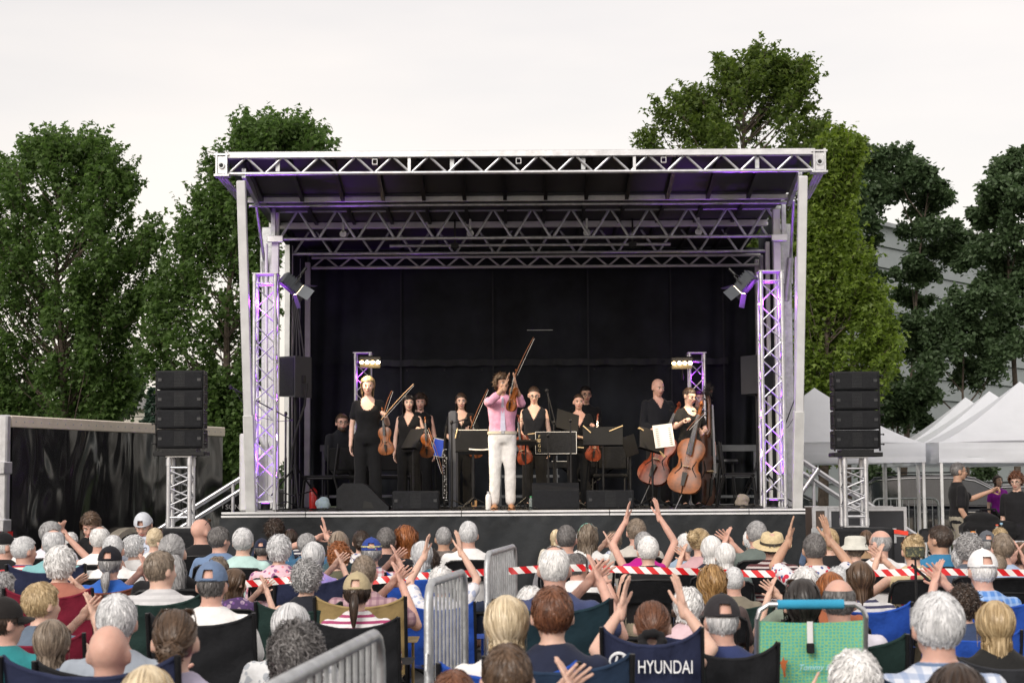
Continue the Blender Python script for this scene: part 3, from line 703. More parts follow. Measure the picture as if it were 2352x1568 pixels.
tree('oak_tree', 'dark bushy tree low behind the trailer roof', 48, [(890,0,240),(980,-20,260)], [], [], LM4, 9000, .16, 35, sz=1, ncl=50)
# small spruce
p = atz(345, 60, 0); t = thing('spruce_tree', 'small spruce far behind the left speaker stack', 'tree', p, 0, 'trees behind the stage'); H = at(345, 893, 60).z
g = Geo(); g.tube([(0,0,0), (0,0,H)], [.12, .01], 6); obj('trunk', g, BARK, t)
r_ = np.random.default_rng(4); n = 9000; zz = r_.uniform(0, 1, n)**1.4; a = r_.uniform(0, 6.28, n); rd = (1-zz)*H*.28*np.sqrt(r_.uniform(.1, 1, n))*(.75+.35*np.sin(zz*60))
leaves('crown', np.stack([rd*np.cos(a), rd*np.sin(a), .4+zz*(H-.4)], 1), .16, leaf_mat('spruce', (.02,.045,.03), (.05,.085,.06), .1), t, r_, LEAF_S)
# low hedge strip behind the trailer gap
p0, p1 = at(300, 1010, 52), at(560, 1110, 52); n = 9000; r_ = np.random.default_rng(9)
hd = thing('hedge', 'low dark hedge far behind the left speaker stack', 'hedge', ((p0.x+p1.x)/2, 52, 0))
leaves('hedge_leaves', np.stack([r_.uniform(-4, 4, n), r_.uniform(-.6, .6, n), r_.uniform(.1, 2.2, n)], 1), .2, LM4, hd, r_, LEAF_S)

# ================================================================== buildings
WALLM = mat('grey_siding', (.30,.335,.35), rough=.7, var=.07, vs=1.2, bump=.06, bs=20)
SHADOWGAP = mat('dark_joint', (.05,.055,.06), rough=.9)
bd = thing('metal_sided_building', 'tall grey building with wide horizontal siding behind the oaks', 'building', (0, 0, 0))
pA = atz(1890, 48.5, 0); dirn = Vector((.63, .777, 0)); nrm = Vector((.777, -.63, 0)); Lw = 46
Mb = Matrix(((dirn.x, nrm.x, 0, pA.x), (dirn.y, nrm.y, 0, pA.y), (0, 0, 1, 0), (0, 0, 0, 1)))
Htop = 8.9
g = Geo(); g.box((-4, -14, 0), (Lw, -.06, Htop), Mb); obj('wall_core', g, SHADOWGAP, bd, smooth=False)
ph = .62; k = 0; z = .25
while z < Htop-.1:
    for s0 in range(0, 10):
        x0 = -4+5*s0; 
        g = Geo(); g.add([(x0+.004, -.055, z), (x0+4.996, -.055, z), (x0+4.996, .03, z+.012), (x0+.004, .03, z+.012), (x0+.004, -.055, z+ph-.005), (x0+4.996, -.055, z+ph-.005), (x0+4.996, -.02, z+ph-.02), (x0+.004, -.02, z+ph-.02)],
                         [(0,1,2,3), (3,2,6,7), (7,6,5,4), (0,3,7,4), (1,5,6,2), (0,4,5,1)]); g.xf(Mb); obj('siding_panel', g, WALLM, bd, smooth=False)
    z += ph
g = Geo(); g.box((-4.1, -14.1, Htop+.002), (Lw+.1, .12, Htop+.12), Mb); obj('roof_edge', g, mat('roof_edge_metal', (.35,.38,.4), rough=.5, metal=.3), bd, smooth=False)
p = at(335, 960, 85)
fb = thing('far_house', 'pale siding house tiny on the left horizon beside the spruce', 'building', (p.x, 85, 0)); hz = at(335, 940, 85).z
g = Geo(); g.box((-3, 0, 0), (3, 6, hz)); obj('wall', g, mat('tan_siding', (.42,.4,.36), rough=.8), fb, smooth=False)
g = Geo(); g.prism([(-3.3, hz), (3.3, hz), (2.6, hz+.5), (-2.6, hz+.5)], -.3, 6.3); obj('roof', g, mat('grey_shingle', (.2,.2,.21), rough=.9), fb, smooth=False)
for i in range(6):
    g = Geo(); g.box((-3.02, -.03, hz-.35-.3*i), (3.02, -.002, hz-.33-.3*i+.01)); obj('clapboard_line', g, SHADOWGAP, fb, smooth=False)

# ================================================================== trailer
tr = thing('cargo_trailer', 'glossy black enclosed cargo trailer with pale roof trim', 'trailer', (0, 0, 0))
A = at(20, 953, 23.6); B = at(516, 981, 29.2); ZT = (A.z+B.z)/2
A2, B2 = Vector((A.x, A.y, 0)), Vector((B.x, B.y, 0)); dt = (B2-A2).normalized(); nn = Vector((dt.y, -dt.x, 0)); LT = (B2-A2).length
Mt = Matrix(((dt.x, nn.x, 0, A.x), (dt.y, nn.y, 0, A.y), (0, 0, 1, 0), (0, 0, 0, 1)))
def trailer_mat():
    m = mat('trailer_black', (.012,.012,.013), rough=.12, var=.1, spec=.6)
    n = m.node_tree.nodes; l = m.node_tree.links; b = n['Principled BSDF']; tc = n['Texture Coordinate']
    for lk in list(b.inputs['Roughness'].links): l.remove(lk)
    b.inputs['Roughness'].default_value = .17
    mp = n.new('ShaderNodeMapping'); mp.inputs['Scale'].default_value = (1.0, 1.0, .42); mp.inputs['Rotation'].default_value = (0, R(16), 0); l.new(tc.outputs['Object'], mp.inputs[0])
    nz = n.new('ShaderNodeTexNoise'); nz.inputs['Scale'].default_value = 1.35; nz.inputs['Detail'].default_value = 1.6; nz.inputs['Distortion'].default_value = .9; l.new(mp.outputs[0], nz.inputs['Vector'])
    bp = n.new('ShaderNodeBump'); bp.inputs['Strength'].default_value = 1; bp.inputs['Distance'].default_value = .15; l.new(nz.outputs[0], bp.inputs['Height']); l.new(bp.outputs[0], b.inputs['Normal'])
    return m
TRM = trailer_mat()
g = Geo(); g.box((.05, -2.3, .42), (LT-.03, -.03, ZT-.03)); g.xf(Mt); obj('body', g, BLK, tr, smooth=False)
npn = 5
for i in range(npn):
    g = Geo(); a, b = .1+(LT-.15)*i/npn, .1+(LT-.15)*(i+1)/npn
    g.box((a+.001, -.03, .45), (b-.001, -.005, ZT-.16)); g.xf(Mt); obj('side_panel', g, TRM, tr, smooth=False)
TRIMM = mat('trailer_trim', (.76,.69,.58), rough=.35, metal=.25, var=.06)
g = Geo(); g.box((.05, -.04, ZT-.155), (LT, .012, ZT), bev=.012); g.xf(Mt); rt = obj('roof_trim', g, TRIMM, tr)
for i in range(30):
    g = Geo(); x = .15+(LT-.3)*i/29; g.ell((x, .013, ZT-.08), (.012, .006, .012), seg=6, rings=4); g.xf(Mt); obj('rivet', g, ALU_D, rt)
g = Geo(); g.box((-.06, -2.3, .35), (.045, .015, ZT+.005), bev=.02); g.xf(Mt); rear = obj('rear_frame', g, ALU, tr)
g = Geo(); g.box((-.1, -2.15, .5), (-.062, -.22, ZT-.15), bev=.01); g.xf(Mt); obj('rear_door', g, TRM, tr)
for zz in (1.0, 1.75):
    g = Geo(); g.box((-.12, -.2, zz), (.06, .03, zz+.16), bev=.01); g.xf(Mt); obj('door_hinge', g, ALU, tr)
g = Geo(); g.box((-.11, -.16, .75), (-.1, -.03, 1.1)); g.box((.0, .016, .75), (.09, .03, 1.0)); g.xf(Mt); obj('red_reflector', g, mat('red_reflector', (.5,.02,.02), rough=.3), tr)
for xx in (LT*.42, LT*.56):
    g = Geo(); Mw = Mt @ Matrix.Translation((xx, -.02, .36)) @ Matrix.Rotation(R(90), 4, 'X'); g.lathe([(.2, -.08), (.34, -.1), (.36, 0), (.34, .1), (.2, .08)], n=24, M=Mw); w_ = obj('wheel', g, RUB, tr)
    g = Geo(); g.lathe([(0, .07), (.2, .07), (.21, -.09), (0, -.09)], n=20, M=Mw); obj('rim', g, ALU, w_)
g = Geo(); fp = [( .52*math.cos(a), .36+.5*math.sin(a)) for a in [math.pi*k/12 for k in range(13)]] + [(-.45*math.cos(a), .36+.42*math.sin(a)) for a in [math.pi*k/12 for k in range(13)]]
for xx in (LT*.49,):
    fo = [(.78*math.cos(math.pi*k/14), .62*math.sin(math.pi*k/14)) for k in range(15)]; fi = [(.70*math.cos(math.pi*k/14), .54*math.sin(math.pi*k/14)) for k in range(15)]
    vs_ = []; fs_ = []
    for (q, o_) in ((fo, -.02), (fi, -.02), (fo, .16), (fi, .16)): vs_ += [(xx+a, o_, .36+b) for a, b in q]
    for k in range(14):
        fs_ += [(k, k+1, 31+k-1+1-1+0, 30+k), (15+k+1, 15+k, 45+k, 45+k+1), (30+k, 31+k, 46+k, 45+k)]
    fs_ = []
    for k in range(14): fs_ += [(k, k+1, 31+k, 30+k), (16+k, 15+k, 45+k, 46+k), (30+k, 31+k, 46+k, 45+k), (1+k, k, 15+k, 16+k)]
    g = Geo(); g.add(vs_, fs_); g.xf(Mt); obj('fender', g, TRIMM, tr)
# a second trailer, far left behind the stage corner, with part of its lettering
p = at(540, 1160, 31); t2 = thing('parked_trailer', 'dark low trailer with white lettering behind the left stage corner', 'trailer', (p.x, 31, 0))
g = Geo(); g.box((-1.5, 0, .5), (.9, 1.8, 1.5), bev=.03); obj('body', g, BLK, t2)
for xx in (-.7, .3):
    g = Geo(); g.lathe([(.2, -.1), (.32, -.1), (.33, 0), (.32, .1), (.2, .1)], n=20, M=Matrix.Translation((xx, .05, .33)) @ Matrix.Rotation(R(90), 4, 'X')); obj('wheel', g, RUB, t2)
def text(name, s, size, m, parent=None, M=None, ext=.002, align='CENTER', shear=0):
    c = bpy.data.curves.new(name, 'FONT'); c.body = s; c.size = size; c.extrude = ext; c.align_x = align; c.align_y = 'CENTER'; c.shear = shear
    o = bpy.data.objects.new(name, c); C.objects.link(o); dg = bpy.context.evaluated_depsgraph_get()
    me = bpy.data.meshes.new_from_object(o.evaluated_get(dg)); bpy.data.objects.remove(o); bpy.data.curves.remove(c)
    me.materials.clear(); me.materials.append(m); q = bpy.data.objects.new(name, me); C.objects.link(q); q.parent = parent
    if M is not None: q.matrix_local = M
    return q
RX90 = Matrix.Rotation(R(90), 4, 'X')
text('lettering', 'OU SON', .12, WHITE, t2, Matrix.Translation((-.15, -.01, at(522, 1164, 31).z)) @ RX90)
g = Geo(); g.box((.15, -.02, at(545, 1150, 31).z-.1), (.2, .02, at(545, 1150, 31).z+.25)); obj('red_strap', g, mat('red_strap', (.6,.03,.03)), t2)

# ================================================================== tents
TENTM = mat('white_tent_fabric', (.77,.80,.86), rough=.7, var=.04, vs=3, bump=.15, bs=6, trans=.0)
_n = TENTM.node_tree.nodes; _l = TENTM.node_tree.links; _t = _n.new('ShaderNodeBsdfTranslucent'); _t.inputs[0].default_value = (.8,.82,.86,1); _x = _n.new('ShaderNodeMixShader'); _x.inputs[0].default_value = .35
_l.new(_n['Principled BSDF'].outputs[0], _x.inputs[1]); _l.new(_t.outputs[0], _x.inputs[2]); _l.new(_x.outputs[0], _n['Material Output'].inputs[0])
LEGM = mat('white_tent_leg', (.7,.71,.72), rough=.4, metal=.2)
def tent(label, x, y, rz, zb, zp, w=2.95):
    t = thing('canopy_tent', label, 'tent', (x, y, 0), rz, 'white pop-up tents'); h = w/2; ze = zb+.3
    for k in range(4):
        Mk = Matrix.Rotation(R(90)*k, 4, 'Z')
        def roof(a, b):
            s = (2*a-1); e = 1-b
            xx = s*h*e; yy = -h*e; sag = .10*math.sin(math.pi*b)*(1-.6*abs(s)) - .03*math.sin(math.pi*a)*(1-b)**3
            pk = (zp-ze)*(1-(1-b)**1.0)
            z_ = ze + pk*b**.12 - sag
            if b > .985: z_ = zp
            return (xx, yy, z_)
        g = Geo(); g.grid(roof, 16, 18); g.xf(Mk); obj('roof_panel', g, TENTM, t)
        g = Geo(); g.grid(lambda a, b: ((2*a-1)*(h+.012), -(h+.012) - .012*math.sin(a*9+k)*math.sin(b*7)*(b) - .006*math.sin(b*22+a*3), ze+.01-(ze+.01-zb)*b - .012*math.sin(math.pi*a)), 30, 8); g.xf(Mk); obj('valance', g, TENTM, t)
        g = Geo(); g.box((-h-.0, -h-.0, 0), (-h+.045, -h+.045, ze-.02), bev=.004); g.box((-h-.02, -h-.02, 0), (-h+.08, -h+.08, .012)); g.xf(Mk); obj('leg', g, LEGM, t)
        g = Geo(); n = 4
        for i in range(n):
            x0, x1 = -h+w*i/n, -h+w*(i+1)/n
            g.bar((x0, -h+.03, ze-.05), (x1, -h+.03, ze-.3), .02, .012); g.bar((x0, -h+.05, ze-.3), (x1, -h+.05, ze-.05), .02, .012)
        g.xf(Mk); obj('scissor_frame', g, LEGM, t)
    return t
zpk = at(2319, 876, 28.7).z
tent('white tent nearest the stage, behind the right speaker stack', 5.03, 29.85, 0, at(2130, 1061, 28.4).z, at(1897, 890, 29.85).z)
for lb, u, v, Y in (('large white tent at the right edge over the parked vehicle', 2322, 876, 28.7), ('second white tent of the right hand row, middle peak', 2254, 898, 31.75), ('third white tent of the right hand row, farthest peak', 2201, 912, 34.8)):
    p = at(u, v, Y); tent(lb, p.x+.14, Y, R(-6), at(2138, 1062, 27.4).z, p.z)
# ================================================================== people: shared shapes
SKINS = [mat('skin_fair', (.64,.42,.335), rough=.5, var=.07, vs=9, spec=.35), mat('skin_pink', (.60,.36,.29), rough=.5, var=.1, vs=9, spec=.35), mat('skin_tan', (.48,.29,.205), rough=.5, var=.08, vs=9, spec=.35)]
for _m in SKINS:
    _b = _m.node_tree.nodes['Principled BSDF']; _b.inputs['Subsurface Weight'].default_value = .12; _b.inputs['Subsurface Radius'].default_value = (.01,.004,.002)
HAIRC = {
 'white': ((.55,.55,.55), (.92,.92,.92)), 'silver': ((.36,.37,.385), (.78,.79,.81)), 'grey': ((.15,.15,.155), (.46,.46,.47)), 'dgrey': ((.045,.043,.042), (.20,.19,.19)),
 'brown': ((.035,.020,.012), (.13,.078,.046)), 'dbrown': ((.014,.009,.007), (.06,.036,.024)), 'black': ((.006,.005,.005), (.03,.024,.022)), 'blond': ((.22,.145,.065), (.60,.46,.27)),
 'lblond': ((.40,.31,.19), (.78,.67,.48)), 'red': ((.12,.035,.010), (.40,.14,.042)), 'auburn': ((.055,.021,.012), (.19,.075,.036)), 'gbrown': ((.09,.068,.05), (.30,.24,.185)), 'gold': ((.17,.085,.025), (.47,.29,.12))}
def HC(n): return hair_mat(n, *HAIRC[n])

def hand_mesh(kind):
    g = Geo(); curl = {'flat': 4, 'relax': 24, 'grip': 62, 'point': 66}[kind]; spread = {'flat': 1.0, 'relax': .6, 'grip': .3, 'point': .3}[kind]
    g.ell((0, .0, .05), (.041, .0165, .056), seg=14, rings=10); g.ell((0, 0, .078), (.042, .014, .028)); g.cap((0, 0, -.035), .027, (0, 0, .02), .026)
    for x, L, a in ((-.031, .062, -9), (-.0105, .078, -3), (.0105, .083, 3), (.031, .073, 9)):
        p = Vector((x, 0, .092)); ang = 0; seg = (.45, .31, .24)
        for i, f in enumerate(seg):
            ang += (3 if kind == 'point' and x > .03 else curl)*(.8 if i == 0 else 1.0)
            d = Vector((math.sin(R(a*spread)), math.sin(R(ang)), math.cos(R(ang)))).normalized()
            q = p + d*L*f*1.05; g.cap(p, .0092-.0008*i, q, .0088-.0009*i, 8); p = q
    p = Vector((.028, .004, .022)); tp = [(.052, .014, .05), (.066, .020+(.02 if kind == 'grip' else 0), .078), (.070-(.02 if kind == 'grip' else 0), .026+(.025 if kind == 'grip' else 0), .102)]
    rr = (.0135, .011, .0098, .0088)
    for i, q in enumerate(tp): g.cap(p, rr[i], q, rr[i+1], 8); p = Vector(q)
    return remesh(g, .0058, 2, 'hand_'+kind)
HANDS = {k: hand_mesh(k) for k in ('flat', 'relax', 'grip', 'point')}

def head_geo(g, M, fem=False):
    k = .94 if fem else 1
    g.ell((0, -.012, .022), (.0755, .097, .092), M, 20, 14)
    g.ell((0, .028, -.028), (.061*k, .066, .088), M, 18, 12)
    g.ell((0, .048, -.086), (.036*k, .036, .030), M); g.ell((0, .012, -.062), (.058*k, .06, .045), M)
    g.ell((0, .076, .020), (.046, .018, .011), M)
    for s in (-1, 1):
        g.ell((s*.036, .066, -.028), (.022, .022, .02), M)
        g.ell((s*.0795, -.008, -.012), (.0105, .021, .033), M @ Matrix.Rotation(R(0), 4, 'X')); g.ell((s*.074, .004, -.02), (.012, .014, .02), M)
    a, b = M @ Vector((0, .088, .008)), M @ Vector((0, .106, -.032)); g.cap(a, .0075, b, .0125, 10); g.ell((0, .093, -.038), (.017, .012, .009), M)
    g.ell((0, .086, -.064), (.022, .012, .007), M)
    return g

def arm(g, sh, el, wr, r=(.046, .039, .033, .025), infl=0, upto=2.0):
    """upto: 1 = upper arm only, 2 = to the wrist; fractions cut between"""
    sh, el, wr = Vector(sh), Vector(el), Vector(wr)
    if upto >= 1: g.cap(sh, r[0]+infl, el, r[1]+infl*.9)
    else: g.cap(sh, r[0]+infl, sh.lerp(el, upto), r[0]+(r[1]-r[0])*upto+infl*1.25)
    if upto > 1:
        f = min(1, upto-1); m = el.lerp(wr, .35); g.cap(el, r[1]*.93+infl*.9, m, r[2]+.004+infl, 12); g.cap(m, r[2]+.004+infl, el.lerp(wr, max(.36, f)), r[3]+(.004 if f < 1 else 0)+infl, 12)

def hand_M(wr, el, palm, left, size=1.0):
    """hand frame: +Z from elbow to wrist, +Y palm"""
    z = (Vector(wr)-Vector(el)).normalized()
    if z.z > .6 and wr[2] > 1.05: z = (z*.35+Vector((0, 0, .65))).normalized()
    y = Vector(palm); y = (y - z*y.dot(z))
    y = y.normalized() if y.length > 1e-4 else z.orthogonal().normalized()
    x = y.cross(z)
    M = Matrix(((x.x, y.x, z.x, wr[0]), (x.y, y.y, z.y, wr[1]), (x.z, y.z, z.z, wr[2]), (0, 0, 0, 1)))
    return M @ Matrix.Diagonal((size*(-1 if left else 1), size, size, 1))

def wrinkle(me, amp, seed=0, f=1.0):
    v = mesh_arrays(me); n = np.empty(len(v)*3); me.vertices.foreach_get('normal', n); n = n.reshape(-1, 3)
    x, y, z = v.T*f; s = seed*1.7
    w = np.sin(9*x+21*z+4*y+s)*.5 + np.sin(31*z-13*x+17*y+s*2)*.35 + np.sin(47*x+11*z-23*y+s)*.25 + np.sin(63*z+29*y+s*3)*.2
    v = v + n*(w*amp)[:, None]; me.vertices.foreach_set('co', v.reshape(-1)); me.update(); return me

def cut_mesh(me, test):
    """drop faces whose centre satisfies test(c)"""
    import bmesh
    bm = bmesh.new(); bm.from_mesh(me)
    bmesh.ops.delete(bm, geom=[f for f in bm.faces if test(f.calc_center_median())], context='FACES')
    bm.to_mesh(me); bm.free(); return me

# ------------------------------------------------------------------ hair
HE_C, HE_R = np.array([0, -.012, .022]), np.array([.0775, .0995, .0945])
def scalp(d, kind):
    x, y, z = d[..., 0], d[..., 1], d[..., 2]
    top = z > .50 - .95*np.maximum(0, -(y-.25)) - .0
    front = (y > .45) & (z < .52-.2*np.abs(x))
    side = (np.abs(x) > .5) & (y > -.12) & (y <= .5) & (z < -.02+.35*np.maximum(0, y))
    nape = z < -.74
    ok = ~front & ~side & ~nape & ~((y > .05) & (z < -.1))
    if kind == 'fringe': ok &= (z < .42-.28*np.maximum(0, -y)*0) & ~((z > .20) & (y > .25))
    if kind == 'thin': ok &= (z < .80) | (y > .1)
    if kind == 'undercap': ok &= z < .22
    return ok
def fib(n):
    i = np.arange(n)+.5; ph = np.arccos(1-2*i/n); th = np.pi*(1+5**.5)*i
    return np.stack([np.cos(th)*np.sin(ph), np.sin(th)*np.sin(ph), np.cos(ph)], 1)
def hair_mesh(name, n=1500, L=.06, vol=.08, region='full', width=.0045, seg=6, grav=.5, curl=0, cfreq=60, seed=1, whorl=(0, -.45, .9), jitter=.25, back=0.0, shell=True, gather=None, lift=.0, lvar=.35):
    r = np.random.default_rng(seed); d = fib(n*2); d = d[scalp(d, region)]; N = len(d)
    w = np.array(whorl); w = w/np.linalg.norm(w)
    P = HE_C + HE_R*d*1.0; pts = [P.copy()]; nrms = [d.copy()]
    Ls = L*r.uniform(1-lvar, 1+lvar*.5, N); Ls = Ls*(np.clip(d[:, 2]+1.05, .4, 1) if L < .14 else 1); rho_t = 1.03+vol*r.uniform(.25, 1, N)
    ph = r.uniform(0, 6.28, N); jit = r.normal(size=(N, 3))*jitter
    gat = None if gather is None else np.array(gather)
    for k in range(1, seg+1):
        q = (P-HE_C)/HE_R; rho = np.linalg.norm(q, axis=1); nn = q/HE_R; nn /= np.linalg.norm(nn, axis=1)[:, None]
        away = nn - w; away = nn*0 + (q/np.maximum(rho, 1e-6)[:, None] - w)
        f = away*1.0 + np.array([0, 0, -1.])*grav*(k/seg+.3) + jit + np.array([0, -1., 0])*back
        if gat is not None: f = (gat-P); f /= np.maximum(.02, np.linalg.norm(f, axis=1))[:, None]; f = f + jit*.3
        hang = P[:, 2] < -.05
        tang = f - nn*(f*nn).sum(1)[:, None]*np.where(hang, .55, 1.)[:, None] + nn*lift
        tang = np.where(hang[:, None], tang + np.array([0, 0, -1.])*grav*1.6, tang); tang /= np.maximum(1e-6, np.linalg.norm(tang, axis=1))[:, None]
        P = P + tang*(Ls/seg)[:, None]
        q = (P-HE_C)/HE_R; rho = np.linalg.norm(q, axis=1); tgt = 1.01+(rho_t-1.01)*min(1, k/seg*1.8)
        if gat is None or k < seg: 
            near = (rho < tgt) ; P = np.where(near[:, None], HE_C + HE_R*q/rho[:, None]*tgt[:, None], P)
            far = (rho > tgt) & (P[:, 2] > -.06) & (lift <= 0); P = np.where(far[:, None], HE_C + HE_R*q/rho[:, None]*tgt[:, None], P)
        rad = np.hypot(P[:, 0], P[:, 1]+.02); lim = .062+.06*vol
        low = (P[:, 2] < -.08) & (rad < lim); P[:, 0] = np.where(low, P[:, 0]*lim/np.maximum(rad, 1e-4), P[:, 0]); P[:, 1] = np.where(low, (P[:, 1]+.02)*lim/np.maximum(rad, 1e-4)-.02, P[:, 1])
        fz = (P[:, 2] < .062) & (P[:, 1] > .012)                 # keep the face clear
        sg = np.where(d[:, 0] >= 0, 1., -1.); P[:, 0] = np.where(fz, sg*np.maximum(np.abs(P[:, 0]), .0735+.05*vol), P[:, 0]); P[:, 1] = np.where(fz, np.minimum(P[:, 1], .035), P[:, 1])
        pts.append(P.copy()); nrms.append(nn)
    A = np.stack(pts, 1); Nn = np.stack(nrms, 1)
    if curl:
        t = np.arange(seg+1)/seg; ang = ph[:, None]+cfreq*t[None, :]*(Ls/ .1)[:, None]*.1
        T = np.gradient(A, axis=1); T /= np.maximum(1e-6, np.linalg.norm(T, axis=2))[..., None]; S = np.cross(T, Nn)
        A = A + curl*np.minimum(1, t*3)[None, :, None]*(np.cos(ang)[..., None]*S + np.sin(ang)[..., None]*Nn)
    T = np.gradient(A, axis=1); S = np.cross(T, Nn); S /= np.maximum(1e-6, np.linalg.norm(S, axis=2))[..., None]
    S = S + r.normal(size=(N, 1, 3))*.35
    wd = width*np.array([.8]+[1]*(seg-1)+[.25])
    Lf = A - S*wd[None, :, None]*.5; Rt = A + S*wd[None, :, None]*.5
    V = np.stack([Lf, Rt], 2).reshape(-1, 3); K = (seg+1)*2
    base = (np.arange(N)*K)[:, None]; kk = np.arange(seg)[None, :]*2
    Fq = np.stack([base+kk, base+kk+1, base+kk+3, base+kk+2], 2).reshape(-1, 4)
    SV = np.zeros((0, 3)); SF = np.zeros((0, 4), int)
    if shell:
        nu, nv = 40, 26; U, Vv = np.meshgrid(np.linspace(0, 2*np.pi, nu+1), np.linspace(.02, np.pi*.86, nv+1))
        D = np.stack([np.cos(U)*np.sin(Vv), np.sin(U)*np.sin(Vv), np.cos(Vv)], 2)
        rr = 1.012+.45*vol; lump = 1+.02*np.sin(7*U+3*Vv)*np.sin(5*Vv+seed)
        SV = (HE_C + HE_R*D*(rr*lump)[..., None]).reshape(-1, 3)
        j, i = np.meshgrid(np.arange(nv), np.arange(nu), indexing='ij'); a = j*(nu+1)+i
        SF = np.stack([a, a+nu+1, a+nu+2, a+1], 2).reshape(-1, 4)
        cen = D.reshape(-1, 3)[SF].mean(1); SF = SF[scalp(cen, region)]
    VV = np.concatenate([V, SV]); FF = np.concatenate([Fq, SF+len(V)])
    me = bpy.data.meshes.new('hair_'+name); me.from_pydata(VV.tolist(), [], FF.tolist()); me.polygons.foreach_set('use_smooth', [True]*len(FF)); me.update()
    return me
HAIR = {
 'short': hair_mesh('short', 1500, .045, .07, seed=1, grav=.7),
 'crop': hair_mesh('crop', 1500, .022, .035, seed=2, grav=.5, width=.0035),
 'thin': hair_mesh('thin', 900, .04, .04, region='thin', seed=3, grav=.8),
 'fringe': hair_mesh('fringe', 900, .035, .04, region='fringe', seed=4, grav=1.0, shell=True),
 'fluffy': hair_mesh('fluffy', 1500, .075, .24, seed=5, grav=.55, curl=.006, cfreq=70, jitter=.5),
 'wavy': hair_mesh('wavy', 1500, .11, .26, seed=6, whorl=(0, .25, .97), grav=.9, curl=.008, cfreq=45, jitter=.4, width=.006),
 'bob': hair_mesh('bob', 1700, .19, .20, seed=7, whorl=(.1, .45, .88), grav=.9, seg=8, jitter=.12, width=.006, lvar=.18),
 'long': hair_mesh('long', 1700, .34, .15, seed=8, whorl=(.08, .5, .86), grav=1.3, seg=10, jitter=.16, width=.007, lvar=.25),
 'longwavy': hair_mesh('longwavy', 1800, .33, .26, seed=9, whorl=(.1, .45, .88), grav=1.1, seg=12, jitter=.3, curl=.013, cfreq=24, width=.007),
 'curly': hair_mesh('curly', 3200, .17, .55, seed=10, grav=.45, seg=12, curl=.012, cfreq=95, jitter=.6, width=.0042),
 'curlyshort': hair_mesh('curlyshort', 2000, .075, .25, seed=11, grav=.3, seg=8, curl=.009, cfreq=110, jitter=.8, width=.005, lift=.2),
 'bun': hair_mesh('bun', 1600, .16, .06, seed=12, grav=.1, seg=6, jitter=.1, gather=(0, -.118, -.02), width=.005, lvar=.1),
 'pony': hair_mesh('pony', 1600, .16, .06, seed=13, grav=.1, seg=6, jitter=.1, gather=(0, -.125, .01), width=.005, lvar=.1),
 'under': hair_mesh('under', 900, .05, .08, region='undercap', seed=14, grav=.9),
}
def tail_mesh(name, start, L, r0, curl=0, seed=3, n=420, side=0):
    """a gathered tail of hair: ribbons along a drooping curve"""
    r = np.random.default_rng(seed); V = []; Fc = []
    s0 = Vector(start); seg = 9
    for i in range(n):
        a = r.uniform(0, 6.28); rr = r0*math.sqrt(r.uniform(.05, 1)); l = L*r.uniform(.75, 1.05); o = len(V); ph = r.uniform(0, 6.28)
        for k in range(seg+1):
            t = k/seg; wdt = rr*(math.sin(math.pi*min(1, .12+t*.8))**.8)*(1.15 if curl else 1)
            c = s0 + Vector((side*t*.3, -.055*math.sin(min(1, t*1.6)*1.57), -l*t**1.25))
            p = c + Vector((math.cos(a)*wdt, math.sin(a)*wdt*.75, 0)) + Vector((math.cos(ph+t*22), math.sin(ph+t*22), 0))*curl*t
            e = Vector((-math.sin(a), math.cos(a), 0))*.0028
            V += [tuple(p-e), tuple(p+e)]
        Fc += [(o+2*k, o+2*k+1, o+2*k+3, o+2*k+2) for k in range(seg)]
    me = bpy.data.meshes.new('tail_'+name); me.from_pydata(V, [], Fc); me.polygons.foreach_set('use_smooth', [True]*len(Fc)); me.update(); return me
def bun_mesh(name, c, r, seed=5, n=300, rough=.25):
    rr_ = np.random.default_rng(seed); V = []; Fc = []
    g = Geo(); g.ell(c, (r*.85, r*.7, r*.85)); V += g.V; Fc += g.Fc
    for i in range(n):
        ax = Vector(rr_.normal(size=3)).normalized(); p0 = ax.orthogonal().normalized(); q0 = ax.cross(p0); a0 = rr_.uniform(0, 6.28); o = len(V); R2 = r*rr_.uniform(.85, 1.08+rough*.3)
        for k in range(7):
            a = a0+k*.28; p = Vector(c)+(p0*math.cos(a)+q0*math.sin(a))*R2*(1+rough*.05*k*rr_.normal()); p.y = c[1]+(p.y-c[1])*.85
            V += [tuple(p-ax*.0022), tuple(p+ax*.0022)]
        Fc += [(o+2*k, o+2*k+1, o+2*k+3, o+2*k+2) for k in range(6)]
    me = bpy.data.meshes.new('bun_'+name); me.from_pydata(V, [], Fc); me.polygons.foreach_set('use_smooth', [True]*len(Fc)); me.update(); return me
TAILS = {'pony': tail_mesh('pony', (0, -.125, .01), .20, .03), 'bigpony': tail_mesh('bigpony', (.02, -.125, .0), .26, .06, curl=.012, seed=8, n=700, side=.12), 'lowpony': tail_mesh('lowpony', (0, -.105, -.05), .15, .03, curl=.004, seed=9),
         'bun': bun_mesh('bun', (0, -.125, -.03), .042, rough=.5), 'topbun': bun_mesh('topbun', (.01, -.085, .085), .04, rough=.5), 'bigbun': bun_mesh('bigbun', (0, -.11, .05), .045, seed=8, rough=.6)}

